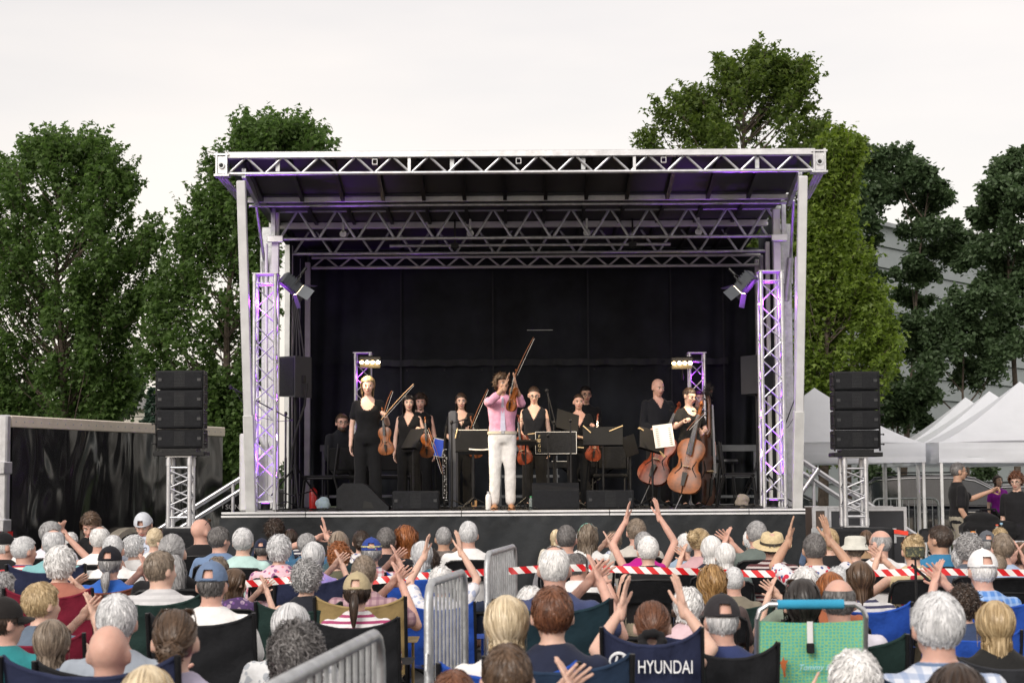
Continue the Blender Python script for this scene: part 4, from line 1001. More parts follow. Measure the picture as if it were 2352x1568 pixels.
# ------------------------------------------------------------------ hats and glasses
def cap_mesh():
    g = Geo(); n, mrows = 36, 10
    def dome(i, j):
        a = 2*math.pi*i/n; t = j/mrows*math.pi/2; e = 1.13
        return (HE_C[0]+HE_R[0]*e*math.cos(a)*math.cos(t), HE_C[1]+HE_R[1]*1.1*math.sin(a)*math.cos(t), HE_C[2]+.008+HE_R[2]*1.12*math.sin(t))
    vs_ = [dome(i, j) for j in range(mrows+1) for i in range(n)]; fs_ = []
    for j in range(mrows):
        for i in range(n):
            a = 2*math.pi*(i+.5)/n; back = abs(((a-1.5*math.pi+math.pi) % (2*math.pi))-math.pi)
            if back < .42*math.sqrt(max(0, 1-(j/4)**2)) and j >= 1 and j < 4: continue
            fs_.append((j*n+i, j*n+(i+1) % n, (j+1)*n+(i+1) % n, (j+1)*n+i))
    g.add(vs_, fs_); g.ell((HE_C[0], HE_C[1], HE_C[2]+.008+HE_R[2]*1.12), (.009, .009, .006), seg=8, rings=5)
    return g
def brim_geo():
    g = Geo(); z0 = HE_C[2]+.006
    def top(a, b, dz):
        th = R(25)+R(130)*a; x0 = HE_R[0]*1.12*math.cos(th); y0 = HE_C[1]+HE_R[1]*1.09*math.sin(th)
        ext = .072*math.sin(math.pi*a)**.6
        return (x0*(1+b*.04), y0+ext*b, z0+dz-.012*b-.03*b*(x0/.085)**2)
    g.grid(lambda a, b: top(a, b, .004), 16, 5); g.grid(lambda a, b: top(1-a, b, -.001), 16, 5)
    return g
_cm = smooth_angle(cap_mesh().mesh('cap_dome'), 60); _bm = smooth_angle(brim_geo().mesh('cap_brim'), 60)
g = Geo()
for k in range(8): pass
g.tube([(HE_R[0]*1.14*math.sin(a), HE_C[1]-HE_R[1]*1.11*math.cos(a), HE_C[2]+.016) for a in [R(-30+60*k/8) for k in range(9)]], .006, 6); _strap = g.mesh('cap_strap')
g = Geo(); prof = [(.165, -.012), (.168, -.008), (.13, -.004), (.105, .0), (.1, .012), (.098, .05), (.085, .088), (.06, .098), (0, .09)]
g.lathe(prof, (0, -.012, .03), 32); g.V = [(x, y, z - (.02*math.exp(-(x/.02)**2) if z > .09 else 0) + (.012*(y/.15) if z < .03 else 0)) for x, y, z in g.V]; _fed = smooth_angle(g.mesh('fedora'), 60)
g = Geo(); g.lathe([(.1055, .034), (.103, .056), (.1005, .056), (.104, .034)], (0, -.012, .0), 32); _fedband = smooth_angle(g.mesh('fedora_band'), 60)
g = Geo(); g.lathe([(.15, -.035), (.153, -.032), (.12, -.005), (.1, .008), (.096, .06), (.09, .078), (.06, .088), (0, .09)], (0, -.012, .035), 32); _buck = smooth_angle(g.mesh('bucket_hat'), 60)
g = Geo()
for s in (-1, 1):
    g.tube([(s*.034+.022*math.cos(a), .104-.006*abs(math.cos(a)), -.004+.017*math.sin(a)) for a in [2*math.pi*k/12 for k in range(12)]], .0022, 5, closed=True); g.tube([(s*.056, .1, .002), (s*.08, .06, .006), (s*.084, -.01, .004)], .0024, 5)
g.tube([(-.012, .106, .0), (.012, .106, 0)], .0022, 5); _glasses = smooth_angle(g.mesh('glasses'))
g = Geo()
for s in (-1, 1): g.ell((s*.036, .079, .004), (.025, .006, .019), Matrix.Translation((0, -.005, .052)) @ Matrix.Rotation(R(38), 4, 'X')); g.tube([(s*.055, .035, .118), (s*.072, -.0, .085), (s*.078, -.03, .06)], .003, 5)
_shades = smooth_angle(g.mesh('sunglasses'))
g = Geo(); g.tube([(.083*math.cos(a), -.012+.02*0, .022+.104*math.sin(a)) for a in [math.pi*k/14 for k in range(15)]], .007, 6); _band = smooth_angle(g.mesh('headband'))
def headgear(kind, parent, HM, c=(.1,.1,.12), c2=None, flip=False):
    M = HM @ (Matrix.Rotation(R(180), 4, 'Z') if flip else Matrix.Identity(4))
    m = cloth('hat_%d_%d_%d' % tuple(int(x*255) for x in c), c1=c)
    if kind == 'cap':
        o = obj('cap', _cm, m, parent, M=M); obj('brim', _bm, m, o, M=Matrix.Identity(4)); obj('strap', _strap, m, o, M=Matrix.Identity(4))
    elif kind == 'fedora':
        o = obj('straw_hat', _fed, mat('straw', (.66,.54,.33), rough=.85, bump=.5, bs=160, vs=40), parent, M=M @ Matrix.Rotation(R(14), 4, 'X')); obj('hat_band', _fedband, mat('hat_band', (.03,.025,.02)), o, M=Matrix.Identity(4))
    elif kind == 'bucket': o = obj('bucket_hat', _buck, m, parent, M=M)
    elif kind == 'glasses': o = obj('glasses', _glasses, BLK, parent, M=M)
    elif kind == 'shades': o = obj('sunglasses', _shades, mat('shade_glass', (.05,.03,.02), rough=.15), parent, M=M)
    elif kind == 'headband': o = obj('headband', _band, m, parent, M=M)
    return o

# ------------------------------------------------------------------ generic body
def torso_secs(dims, infl=0, fem=False):
    return [(0, y, z, rx+infl, ry+infl) for (y, z, rx, ry) in dims]
def build_person(P, name):
    """P: pose dict -> body mesh (one surface incl. head, arms, legs), shirt mesh, trousers mesh"""
    fem = P.get('fem', False); HM = P['HM']; vox = P.get('vox', .0105)
    g = Geo(); head_geo(g, HM, fem)
    nb = Vector(P['neck']); hb = HM @ Vector((0, -.022, -.065)); g.cap(nb, .058 if not fem else .05, hb, .053 if not fem else .046)
    g.loft(torso_secs(P['torso'], 0)); 
    arms = P['arms']; ar = (.045, .038, .034, .025) if not fem else (.04, .034, .030, .022)
    for (sh, el, wr, palm, kind, left) in arms: arm(g, sh, el, wr, ar)
    for leg in P['legs']:
        rs = (.082, .062, .055, .04)
        h, k, a, t = [Vector(q) for q in leg]; g.cap(h, rs[0], k, rs[1]); g.cap(k, rs[1]*.95, k.lerp(a, .35), rs[2]); g.cap(k.lerp(a, .35), rs[2], a, rs[3]); g.cap(a+Vector((0, 0, -.03)), .036, t, .028)
    body = remesh(g, vox, 3, name+'_body', .45)
    parts = [(body, None, 0)]
    for (sh, el, wr, palm, kind, left) in arms: parts.append((HANDS[kind], hand_M(wr, el if kind != 'relaxdown' else el, palm, left, .93 if fem else 1.02), 0))
    full = join_meshes(parts, name+'_body')
    # shirt
    g = Geo(); g.loft(torso_secs(P['torso'], .016 if not P.get('tuck') else .022)); up = P.get('sleeve', .62)
    for (sh, el, wr, palm, kind, left) in arms:
        if up > 0: arm(g, sh, el, wr, ar, infl=.017, upto=up)
        else: g.ell(Vector(sh)*.93+Vector((0, 0, sh[2]*.07)), (.045, .05, .04))
    if P.get('collar'):
        c = Vector(P['neck']); g.cap(c+Vector((0, 0, -.02)), .066, c.lerp(hb, .38), .062)
    shirt = wrinkle(remesh(g, P.get('cvox', .017), 3, name+'_shirt', .5), P.get('wr', .0042), P.get('seed', 1))
    if P.get('cut'): cut_mesh(shirt, P['cut'])
    g = Geo(); fl = P.get('flare', 0)
    pel = P['torso'][:3]; g.loft([(0, y, z, rx+.02, ry+.02) for (y, z, rx, ry) in pel])
    for leg in P['legs']:
        h, k, a, t = [Vector(q) for q in leg]; g.cap(h, .096, k, .072+fl*.3); g.cap(k, .072+fl*.3, a+Vector((0, 0, .02)), .052+fl)
    tr_ = wrinkle(remesh(g, .022, 4, name+'_trousers', .5), P.get('twr', .0028), P.get('seed', 1)+3)
    return full, shirt, tr_
TORSO_SIT = [(0, .34, .14, .105), (-.015, .40, .165, .125), (-.03, .50, .158, .12), (-.05, .60, .158, .117), (-.065, .71, .172, .122), (-.075, .79, .18, .108), (-.08, .845, .165, .082), (-.078, .88, .105, .066), (-.07, .915, .058, .055)]
LEGS_SIT = [[(s*.09, .02, .42), (s*.11, .44, .45), (s*.12, .46, .10), (s*.12, .59, .035)] for s in (-1, 1)]
def sit_pose(kind, yaw, pitch=0):
    HMx = Matrix.Translation((0, -.055, 1.02)) @ Matrix.Rotation(yaw, 4, 'Z') @ Matrix.Rotation(pitch, 4, 'X')
    s = {'rest': [((-.178, -.07, .815), (-.25, .0, .56), (-.12, .22, .52), (.3, 0, -1), 'relax', True), ((.178, -.07, .815), (.25, .0, .56), (.12, .22, .52), (-.3, 0, -1), 'relax', False)],
         'clap': [((-.178, -.06, .815), (-.27, .12, .66), (-.045, .27, .85), (1, 0, 0), 'flat', True), ((.178, -.06, .815), (.27, .12, .66), (.045, .27, .85), (-1, 0, 0), 'flat', False)],
         'clapr': [((-.178, -.06, .815), (-.10, .2, .68), (.15, .2, .93), (.7, -.7, 0), 'flat', True), ((.178, -.06, .815), (.33, .06, .68), (.23, .17, .93), (-.9, .3, 0), 'flat', False)],
         'clapl': [((-.178, -.06, .815), (-.33, .06, .68), (-.23, .17, .93), (.9, .3, 0), 'flat', True), ((.178, -.06, .815), (.10, .2, .68), (-.15, .2, .93), (-.7, -.7, 0), 'flat', False)],
         'up': [((-.178, -.05, .83), (-.275, .08, 1.02), (-.155, .12, 1.24), (1, -.1, 0), 'flat', True), ((.178, -.05, .83), (.275, .06, 1.04), (.135, .10, 1.27), (-1, -.45, 0), 'flat', False)],
         'upm': [((-.178, -.05, .82), (-.27, .10, .90), (-.15, .17, 1.08), (1, -.1, 0), 'flat', True), ((.178, -.05, .82), (.27, .09, .91), (.14, .16, 1.09), (-1, -.4, 0), 'flat', False)],
         'pointl': [((-.178, -.06, .815), (-.27, .10, .66), (-.17, .14, .90), (.9, .3, 0), 'point', True), ((.178, -.07, .815), (.25, .0, .56), (.12, .22, .52), (-.3, 0, -1), 'relax', False)],
         'upr': [((-.178, -.05, .83), (-.22, .16, .98), (.06, .2, 1.08), (1, -.2, 0), 'flat', True), ((.178, -.05, .83), (.30, .08, .92), (.17, .15, 1.12), (-1, -.2, 0), 'flat', False)]}[kind]
    return dict(HM=HMx, neck=(0, -.07, .885), torso=TORSO_SIT, arms=s, legs=LEGS_SIT)
_sit = {}
def sit_meshes(kind, yk, fem, sleeve):
    """cached seated prototypes: yk in -1,0,1 = head turned right / ahead / left"""
    yaw = {-1: R(-42), 0: 0, 1: R(42)}[yk]
    k1 = ('b', kind, yk, fem); k2 = ('s', kind, sleeve, fem)
    if k1 not in _sit or k2 not in _sit:
        P = sit_pose(kind, yaw); P.update(fem=fem, sleeve={'tank': 0, 'short': .66, 'long': 1.9}[sleeve], seed=len(_sit)+1, vox=.0125)
        if fem: P['torso'] = [(y, z, rx*(.93 if z > .6 else 1), ry) for y, z, rx, ry in TORSO_SIT]
        b, s, t = build_person(P, 'seated_%s_%d' % (kind, yk))
        _sit.setdefault(k1, b); _sit.setdefault(k2, s); _sit.setdefault('t', t)
    return _sit[k1], _sit[k2], _sit['t']
# ================================================================== chairs
def quad_chair_geo():
    """camp chair, seat 0.36 high, occupant faces +Y"""
    parts = {}
    def back(a, b):
        x = (a-.5)*.56; z = .40+.47*b; sag = .05*(1-(2*a-1)**2)*b**2
        return (x, -.19-.10*b-.035*(1-(2*a-1)**2) + .007*math.sin(a*23+b*9) + .009*math.sin(a*9-b*14+1)*b*(1-b)*4 + .006*math.sin(a*41+b*3)*(b**3), z-sag+.02*abs(2*a-1)**6*b)
    g = Geo(); g.grid(back, 22, 12); g.grid(lambda a, b: tuple(Vector(back(1-a, b))+Vector((0, .014, 0))), 22, 12)
    g.tube([Vector(back(i/22, 1))+Vector((0, .007, 0)) for i in range(23)], .009, 6)
    parts['backrest'] = g
    g = Geo(); g.grid(lambda a, b: ((a-.5)*.52, -.2+.46*b, .385-.05*math.sin(math.pi*a)*math.sin(math.pi*min(1, .2+b*.8))), 10, 10); parts['seat'] = g
    return parts
_q = quad_chair_geo(); QB, QS = [smooth_angle(_q[k].mesh(k), 60) for k in ('backrest', 'seat')]
def tube_mesh(n, pts, r, k=8): g = Geo(); g.tube(pts, r, k); return smooth_angle(g.mesh(n), 60)
QPOST = [tube_mesh('q_post', [(s*.285, -.10, .02), (s*.285, -.20, .42), (s*.285, -.30, .88), (s*.285, -.302, .893)], .0115) for s in (-1, 1)]
QLEG = [tube_mesh('q_leg', [(s*.28, .28, .02), (s*.26, -.18, .36)], .01) for s in (-1, 1)] + [tube_mesh('q_cross', [(-.28, .28, .02), (.28, .25, .34)], .01), tube_mesh('q_cross', [(.28, .28, .02), (-.28, .25, .34)], .01)]
def armrest(s):
    g = Geo(); g.grid(lambda a, b: (s*(.25+.09*a), -.22+.46*b, .60-.015*math.sin(math.pi*b)), 2, 6); g.tube([(s*.295, .25, .02), (s*.295, .245, .6)], .01, 8); return smooth_angle(g.mesh('armrest'), 60)
QARM = [armrest(-1), armrest(1)]
def fold_meshes():
    g = Geo()
    for s in (-1, 1): g.tube([(s*.215, .26, .02), (s*.215, -.06, .44), (s*.215, -.19, .70), (s*.20, -.225, .785), (s*.16, -.235, .81), (0, -.237, .815)], .0115, 8)
    fr = smooth_angle(g.mesh('fold_frame'), 60)
    g = Geo(); g.grid(lambda a, b: ((a-.5)*.40, -.165-.065*b-.018*math.sin(math.pi*a), .64+.165*b-.012*(2*a-1)**4*b), 10, 5); g.grid(lambda a, b: ((.5-a)*.40, -.155-.065*b-.018*math.sin(math.pi*a), .64+.165*b), 10, 5); bk_ = smooth_angle(g.mesh('fold_back'), 60)
    g = Geo(); g.box((-.2, -.2, .36), (.2, .2, .385), bev=.012); st = smooth_angle(g.mesh('fold_seat'))
    g = Geo()
    for s in (-1, 1): g.tube([(s*.19, -.25, .02), (s*.19, .14, .36)], .0105, 8)
    g.tube([(-.19, -.2, .06), (.19, -.2, .06)], .008, 6); lg = smooth_angle(g.mesh('fold_rear_legs'), 60)
    return fr, bk_, st, lg
FF_, FB_, FS_, FL_ = fold_meshes()
def chair(kind, label, loc, rz, s, fabric=None, frame=None, group='camp chairs in the audience'):
    frame = frame or BLK
    t = thing('camp_chair' if kind == 'quad' else 'folding_chair', label, 'chair', loc, rz, group if kind == 'quad' else 'black folding chairs in the audience', s)
    if kind == 'quad':
        obj('backrest', QB, fabric, t); obj('seat', QS, fabric, t)
        for m_ in QPOST: obj('back_post', m_, frame, t)
        for m_ in QLEG: obj('leg', m_, frame, t)
        for m_ in QARM: obj('armrest', m_, [fabric], t)
    else:
        obj('frame', FF_, BLK, t); obj('backrest', FB_, BLKP, t); obj('seat', FS_, BLKP, t); obj('rear_legs', FL_, BLK, t)
    return t
FAB = {k: cloth('chair_'+k, c1=c) for k, c in dict(black=(.016,.017,.02), navy=(.022,.028,.065), blue=(.02,.075,.38), green=(.016,.035,.032), crimson=(.16,.012,.03), tan=(.30,.22,.10), teal=(.012,.03,.042), purple=(.09,.03,.12), grey=(.03,.032,.038), brown=(.13,.045,.03), dnavy=(.018,.035,.07)).items()}
for m_ in FAB.values(): m_.node_tree.nodes['Principled BSDF'].inputs['Sheen Weight'].default_value = .05

# ================================================================== audience
K1 = lambda x, y: (x/3.6545, 1139.3+y/3.6545); K2 = lambda x, y: (514.5+x/3.6545, 1139.3+y/3.6545); K3 = lambda x, y: (1065.8+x/3.6545, 1139.3+y/3.6545); K4 = lambda x, y: (1617.1+x/3.2, 1139.3+y/3.2)
CR = {1: (K1, 3.6545), 2: (K2, 3.6545), 3: (K3, 3.6545), 4: (K4, 3.2)}
HW = dict(short=.168, crop=.163, thin=.165, fringe=.163, bald=.16, fluffy=.195, wavy=.20, bob=.195, long=.19, longwavy=.21, curly=.25, curlyshort=.2, bun=.168, pony=.168, under=.172)
HTOP = dict(fluffy=.022, wavy=.024, bob=.02, long=.014, longwavy=.025, curly=.055, curlyshort=.03)
W_, GR, LG = (.78,.78,.78), (.35,.35,.36), (.55,.55,.56)
def sh(n, *a, **k): return (n, a, k)
AUD = [
# crop, x, top, width, hair, colour, shirt(name, kind, c1, c2, c3), sleeve, pose, yaw, fem, gear, chair, skin, label
(1, 40, 300, 165, 'under', 'white', ('black',), 'long', 'rest', -1, 0, [('cap', (.012,.012,.014))], 'quad:black', 1, 'person in black cap and black jacket at the far left'),
(1, 120, 345, 120, 'fluffy', 'white', ('white',), 'short', 'rest', 0, 1, [], 'fold', 0, 'person mostly hidden behind the one in patterned red shirt'),
(1, 210, 330, 168, 'crop', 'silver', ('redpattern', 'stripe', (.45,.04,.05), (.7,.7,.66), (.03,.05,.2)), 'short', 'rest', -1, 0, [], 'fold', 1, 'person in red, white and blue patterned shirt looking right'),
(1, 435, 205, 158, 'short', 'grey', ('palelilac', 'plain', (.66,.66,.74)), 'short', 'rest', -1, 0, [('glasses',)], 'fold', 1, 'person in pale lilac shirt and glasses by the trailer'),
(1, 450, 270, 185, 'thin', 'silver', ('teal', 'plain', (.20,.42,.45)), 'short', 'rest', 0, 0, [], 'quad:navy', 1, 'person in soft teal shirt at left'),
(1, 590, 295, 120, 'fluffy', 'white', ('slate', 'plain', (.2,.3,.36)), 'short', 'clapr', 0, 1, [], 'fold', 0, 'person in slate top clapping right of the teal shirt'),
(1, 845, 245, 162, 'thin', 'white', ('whitetank', 'plain', W_), 'tank', 'rest', 0, 0, [], 'fold', 1, 'person in white tank top with bare shoulders at left'),
(1, 955, 320, 178, 'crop', 'silver', ('white', 'plain', W_), 'short', 'rest', 0, 0, [], 'fold', 1, 'person in white tee beside the white tank top'),
(1, 1130, 315, 170, 'fluffy', 'silver', ('white', 'plain', W_), 'short', 'clapr', -1, 1, [('glasses',)], 'fold', 0, 'person in white tee and glasses turned right at left'),
(1, 1300, 260, 150, 'pony', 'lblond', ('white', 'plain', W_), 'short', 'clap', 0, 1, [('shades',)], 'fold', 0, 'person in white top with sunglasses pushed up near left speaker'),
(1, 1690, 180, 165, 'bald', 'grey', ('black',), 'short', 'rest', -1, 0, [('shades',)], 'fold', 1, 'person in black tee with glasses pushed up on the head'),
(1, 1840, 250, 160, 'short', 'dgrey', ('steelblue', 'plain', (.16,.24,.40)), 'short', 'rest', -1, 0, [('glasses',)], 'fold', 1, 'person in steel blue shirt and glasses near the skirt corner'),
(1, 2045, 260, 170, 'short', 'silver', ('mint', 'plain', (.45,.64,.62)), 'short', 'rest', 0, 0, [], 'fold', 0, 'person in mint green collared shirt'),
(1, 510, 400, 250, 'fluffy', 'white', ('terracotta', 'plain', (.38,.15,.11)), 'short', 'clap', 0, 1, [], 'quad:crimson', 0, 'person in terracotta top in front of the teal shirt'),
(1, 925, 415, 200, 'under', 'grey', ('royalblue', 'plain', (.03,.12,.46)), 'short', 'clapr', 0, 0, [('cap', (.014,.014,.02)), ('tail', 'lowpony')], 'quad:brown', 1, 'person in black cap and royal blue tee clapping'),
(1, 1350, 450, 230, 'short', 'gbrown', ('heather', 'stripe', (.58,.58,.6), (.48,.48,.5)), 'short', 'rest', -1, 0, [], 'quad:green', 0, 'person in heather grey tee in a dark green chair'),
(1, 1440, 310, 240, 'pony', 'grey', ('black',), 'short', 'rest', 0, 1, [('tail', 'bigpony')], 'fold', 0, 'person in black top sitting behind the heather grey tee'),
(1, 1830, 490, 190, 'wavy', 'gbrown', ('cream', 'plain', (.6,.55,.48)), 'short', 'rest', 0, 1, [], 'fold', 0, 'person in cream top beyond the blue denim cap'),
(1, 1785, 540, 270, 'under', 'dgrey', ('white', 'plain', W_), 'short', 'rest', 0, 0, [('cap', (.13,.19,.31))], 'quad:black', 1, 'person in faded blue denim cap and white tee'),
(1, 1975, 590, 190, 'long', 'brown', ('plum', 'floral', (.1,.06,.16), (.4,.3,.4), (.2,.1,.3)), 'tank', 'clapr', -1, 1, [], 'fold', 0, 'person in dark floral top clapping beside the denim cap'),
(1, 355, 710, 262, 'short', 'blond', ('denimgrey', 'plain', (.12,.16,.22)), 'tank', 'clapr', -1, 1, [], 'quad:crimson', 0, 'person in grey sleeveless top clapping left of a crimson chair'),
(1, 20, 620, 150, 'fluffy', 'grey', ('grey', 'plain', (.1,.1,.11)), 'long', 'rest', -1, 1, [], 'quad:black', 0, 'person in charcoal top cut by the left edge, middle rows'),
(1, 970, 805, 335, 'short', 'silver', ('greyblue', 'plain', (.3,.34,.4)), 'short', 'rest', 0, 0, [], 'quad:black', 1, 'person in grey blue shirt just behind the navy blue chair'),
(1, 40, 835, 290, 'under', 'dbrown', ('tealtee', 'plain', (.03,.22,.24)), 'short', 'rest', -1, 0, [('cap', (.02,.018,.018)), ('glasses',)], 'none', 1, 'person in teal tee and dark cap at bottom left corner'),
(1, 440, 1000, 320, 'bob', 'gbrown', ('bluegrey', 'plain', (.18,.24,.38)), 'short', 'clapr', 0, 1, [], 'quad:crimson', 0, 'person in blue grey top clapping behind the navy chair'),
(1, 915, 1050, 340, 'bald', 'grey', ('navyshirt', 'plain', (.03,.035,.09)), 'short', 'clapr', 0, 0, [], 'quad:navy:1.17', 1, 'person clapping low in a navy blue chair at lower left'),
(1, 1470, 930, 385, 'bun', 'brown', ('lilac', 'plain', (.45,.42,.55)), 'tank', 'rest', 0, 1, [('tail', 'bun'), ('shades',)], 'quad:grey', 0, 'person in lilac top with sunglasses on head, front left'),
(1, 1230, 1370, 520, 'bob', 'lblond', ('greytee', 'plain', (.3,.3,.32)), 'short', 'rest', 0, 1, [], 'none', 0, 'person seen only from the crown at bottom left edge'),
(2, 420, 180, 150, 'curlyshort', 'dbrown', ('navytee', 'plain', (.03,.04,.08)), 'short', 'rest', 0, 0, [], 'fold', 2, 'person in navy tee closest to the stage skirt, left half'),
(2, 560, 265, 130, 'long', 'dbrown', ('navystripe', 'stripe', (.03,.03,.06), (.6,.6,.6)), 'short', 'rest', 0, 1, [], 'fold', 0, 'person in navy and white striped tee near the stage'),
(2, 320, 350, 130, 'under', 'dgrey', ('greypolo', 'plaid', (.09,.11,.14), (.14,.16,.2)), 'short', 'rest', 0, 0, [('cap', (.02,.025,.05))], 'fold', 1, 'person in navy cap and dark grey polo'),
(2, 465, 310, 205, 'fluffy', 'silver', ('pinkfloral', 'floral', (.75,.52,.60), (.28,.12,.25), (.7,.25,.3)), 'short', 'rest', 0, 1, [], 'fold', 0, 'person in pink floral blouse behind striped tape'),
(2, 700, 305, 140, 'short', 'grey', ('bluetop', 'plain', (.04,.12,.22)), 'short', 'upr', -1, 0, [], 'fold', 1, 'person in blue top with one hand raised near the stage'),
(2, 745, 365, 205, 'bob', 'silver', ('lavender', 'floral', (.32,.25,.60), (.45,.3,.65), (.25,.25,.6)), 'tank', 'clapr', 0, 1, [], 'quad:navy', 0, 'person in lavender tie dye top clapping'),
(2, 700, 510, 250, 'curlyshort', 'grey', ('ink', 'plain', (.02,.022,.03)), 'tank', 'rest', 0, 1, [], 'quad:green', 0, 'person in ink black top and earrings in a dark green chair'),
(2, 965, 280, 200, 'long', 'gbrown', ('tealtop', 'plain', (.05,.1,.12)), 'short', 'rest', 0, 1, [], 'fold', 0, 'person in dark teal top beneath the second floor monitor'),
(2, 965, 370, 195, 'curlyshort', 'red', ('olive', 'plain', (.12,.12,.08)), 'short', 'rest', 0, 1, [], 'fold', 0, 'person in olive top left of the red plaid shirt'),
(2, 1150, 280, 140, 'bun', 'dbrown', ('whiteprint', 'floral', (.7,.7,.72), (.2,.2,.4)), 'short', 'clapl', 0, 1, [('tail', 'bun')], 'fold', 0, 'person in white printed top near the stage, right of the olive top'),
(2, 1235, 345, 175, 'under', 'grey', ('redplaid', 'plaid', (.62,.60,.64), (.4,.05,.07), (.05,.07,.2)), 'short', 'clapr', 0, 0, [('cap', (.03,.06,.27)), ('band',)], 'fold', 1, 'person in red plaid shirt and blue cap with yellow band'),
(2, 1355, 255, 160, 'crop', 'dgrey', ('blackjacket', 'plain', (.016,.016,.02)), 'long', 'rest', 0, 0, [], 'fold', 1, 'person in black jacket right of the blue cap'),
(2, 1535, 225, 205, 'longwavy', 'red', ('zebra', 'stripe', (.6,.6,.58), (.05,.05,.06)), 'short', 'rest', 0, 1, [], 'fold', 0, 'person in black and white striped blouse near the stage centre'),
(2, 1665, 360, 190, 'bob', 'silver', ('tealpattern', 'floral', (.03,.16,.24), (.5,.55,.5), (.02,.06,.1)), 'short', 'rest', 0, 1, [], 'quad:blue', 0, 'person in teal patterned blouse behind striped tape'),
(2, 1175, 485, 212, 'crop', 'gbrown', ('dustyred', 'plaid', (.45,.3,.33), (.2,.1,.15)), 'short', 'clapr', 0, 0, [], 'quad:tan', 1, 'person clapping behind the tan chair'),
(2, 1725, 430, 170, 'curlyshort', 'dbrown', ('charcoal', 'plain', (.05,.05,.06)), 'short', 'rest', 0, 0, [], 'fold', 2, 'person in charcoal tee left of the raised clapping arms'),
(2, 1840, 250, 140, 'crop', 'grey', ('taupe', 'plain', (.14,.12,.11)), 'short', 'clapr', 0, 0, [('headband', (.02,.02,.025))], 'fold', 2, 'person in taupe tee wearing a black headband'),
(2, 2045, 205, 165, 'short', 'silver', ('white', 'plain', W_), 'short', 'rest', 0, 0, [], 'fold', 1, 'person in white tee left of the middle steel barrier'),
(2, 1830, 575, 205, 'fluffy', 'white', ('whitepattern', 'floral', (.7,.7,.74), (.4,.45,.6)), 'short', 'up', 0, 1, [], 'quad:blue', 0, 'person in white patterned top clapping overhead behind a barrier'),
(2, 1120, 630, 235, 'under', 'dbrown', ('redstripe', 'stripe', (.76,.74,.76), (.35,.06,.15)), 'short', 'rest', 0, 1, [('cap', (.42,.35,.22)), ('tail', 'pony')], 'quad:black', 0, 'person in tan cap and white tee with red stripes'),
(2, 560, 865, 330, 'bob', 'silver', ('whitelace', 'floral', (.66,.68,.7), (.35,.38,.42)), 'short', 'rest', 0, 1, [], 'none', 0, 'person in white printed blouse beyond the magenta top'),
(2, 600, 1000, 480, 'curly', 'dgrey', ('magenta', 'plain', (.62,.01,.22)), 'short', 'rest', 0, 1, [], 'quad:blue', 0, 'person in magenta top in a blue and white chair'),
(2, 1920, 1430, 380, 'short', 'auburn', ('darkred', 'plain', (.1,.03,.03)), 'short', 'rest', 0, 1, [], 'none', 0, 'person seen only from the crown at bottom centre'),
(3, 865, 235, 168, 'crop', 'dgrey', ('greytee2', 'plain', (.25,.25,.27)), 'short', 'rest', 0, 0, [], 'fold', 1, 'person in grey tee just right of stage centre'),
(3, 775, 270, 110, 'long', 'lblond', ('creamtop', 'plain', (.6,.57,.5)), 'short', 'rest', 0, 1, [], 'fold', 0, 'person in cream top half hidden left of the grey tee'),
(3, 995, 280, 118, 'under', 'white', ('whitetank', 'plain', W_), 'tank', 'rest', 0, 0, [('cap', (.66,.67,.7))], 'fold', 1, 'person in white cap and white tank top near stage centre'),
(3, 1035, 215, 190, 'longwavy', 'gbrown', ('white', 'plain', W_), 'short', 'clapr', 0, 1, [('headband', (.2,.5,.42))], 'fold', 0, 'person in white tee with a green headband'),
(3, 1255, 285, 130, 'fluffy', 'gbrown', ('gingham', 'plaid', (.62,.66,.74), (.08,.12,.26)), 'short', 'rest', 0, 1, [], 'fold', 0, 'person in blue gingham shirt'),
(3, 1440, 180, 160, 'crop', 'gbrown', ('beige', 'plain', (.52,.50,.46)), 'short', 'rest', 0, 0, [('glasses',)], 'fold', 1, 'person in beige shirt close to the stage skirt'),
(3, 1512, 290, 155, 'crop', 'grey', ('magentadress', 'plain', (.45,.015,.24)), 'tank', 'up', 0, 1, [], 'fold', 1, 'person in magenta dress holding both arms high'),
(3, 1548, 325, 178, 'crop', 'white', ('blacktank', 'plain', (.018,.018,.02)), 'tank', 'rest', 0, 1, [], 'fold', 0, 'person in black tank top in front of the raised arms'),
(3, 1855, 305, 142, 'crop', 'white', ('denim', 'plain', (.36,.47,.60)), 'short', 'rest', 0, 1, [], 'fold', 0, 'person in pale denim shirt'),
(3, 1985, 262, 172, 'bun', 'blond', ('pinktank', 'plain', (.55,.35,.38)), 'tank', 'rest', -1, 1, [('tail', 'bigbun')], 'fold', 0, 'person in dusty pink top right of the denim shirt'),
(3, 2070, 315, 190, 'bob', 'white', ('darktank', 'plain', (.03,.03,.05)), 'tank', 'clapl', 0, 1, [], 'fold', 0, 'person in dark tank top clapping, wearing a pale wristband'),
(3, 2185, 375, 185, 'bob', 'white', ('greenshade', 'plain', (.15,.2,.2)), 'short', 'rest', 0, 1, [], 'fold', 0, 'person in grey green top left of the teal tank top'),
(3, 765, 405, 275, 'thin', 'white', ('navypolo', 'plain', (.05,.065,.15)), 'short', 'clapr', 0, 0, [], 'quad:teal', 1, 'person in navy polo clapping above the dark teal chair'),
(3, 955, 470, 165, 'short', 'dgrey', ('whitetank', 'plain', W_), 'tank', 'clapr', -1, 0, [], 'fold', 1, 'person in white tank top beside the navy polo'),
(3, 560, 740, 185, 'fluffy', 'white', ('bluestripe', 'stripe', (.6,.64,.7), (.1,.2,.4)), 'short', 'rest', 0, 1, [], 'fold', 0, 'person in blue and white striped top, mostly hidden'),
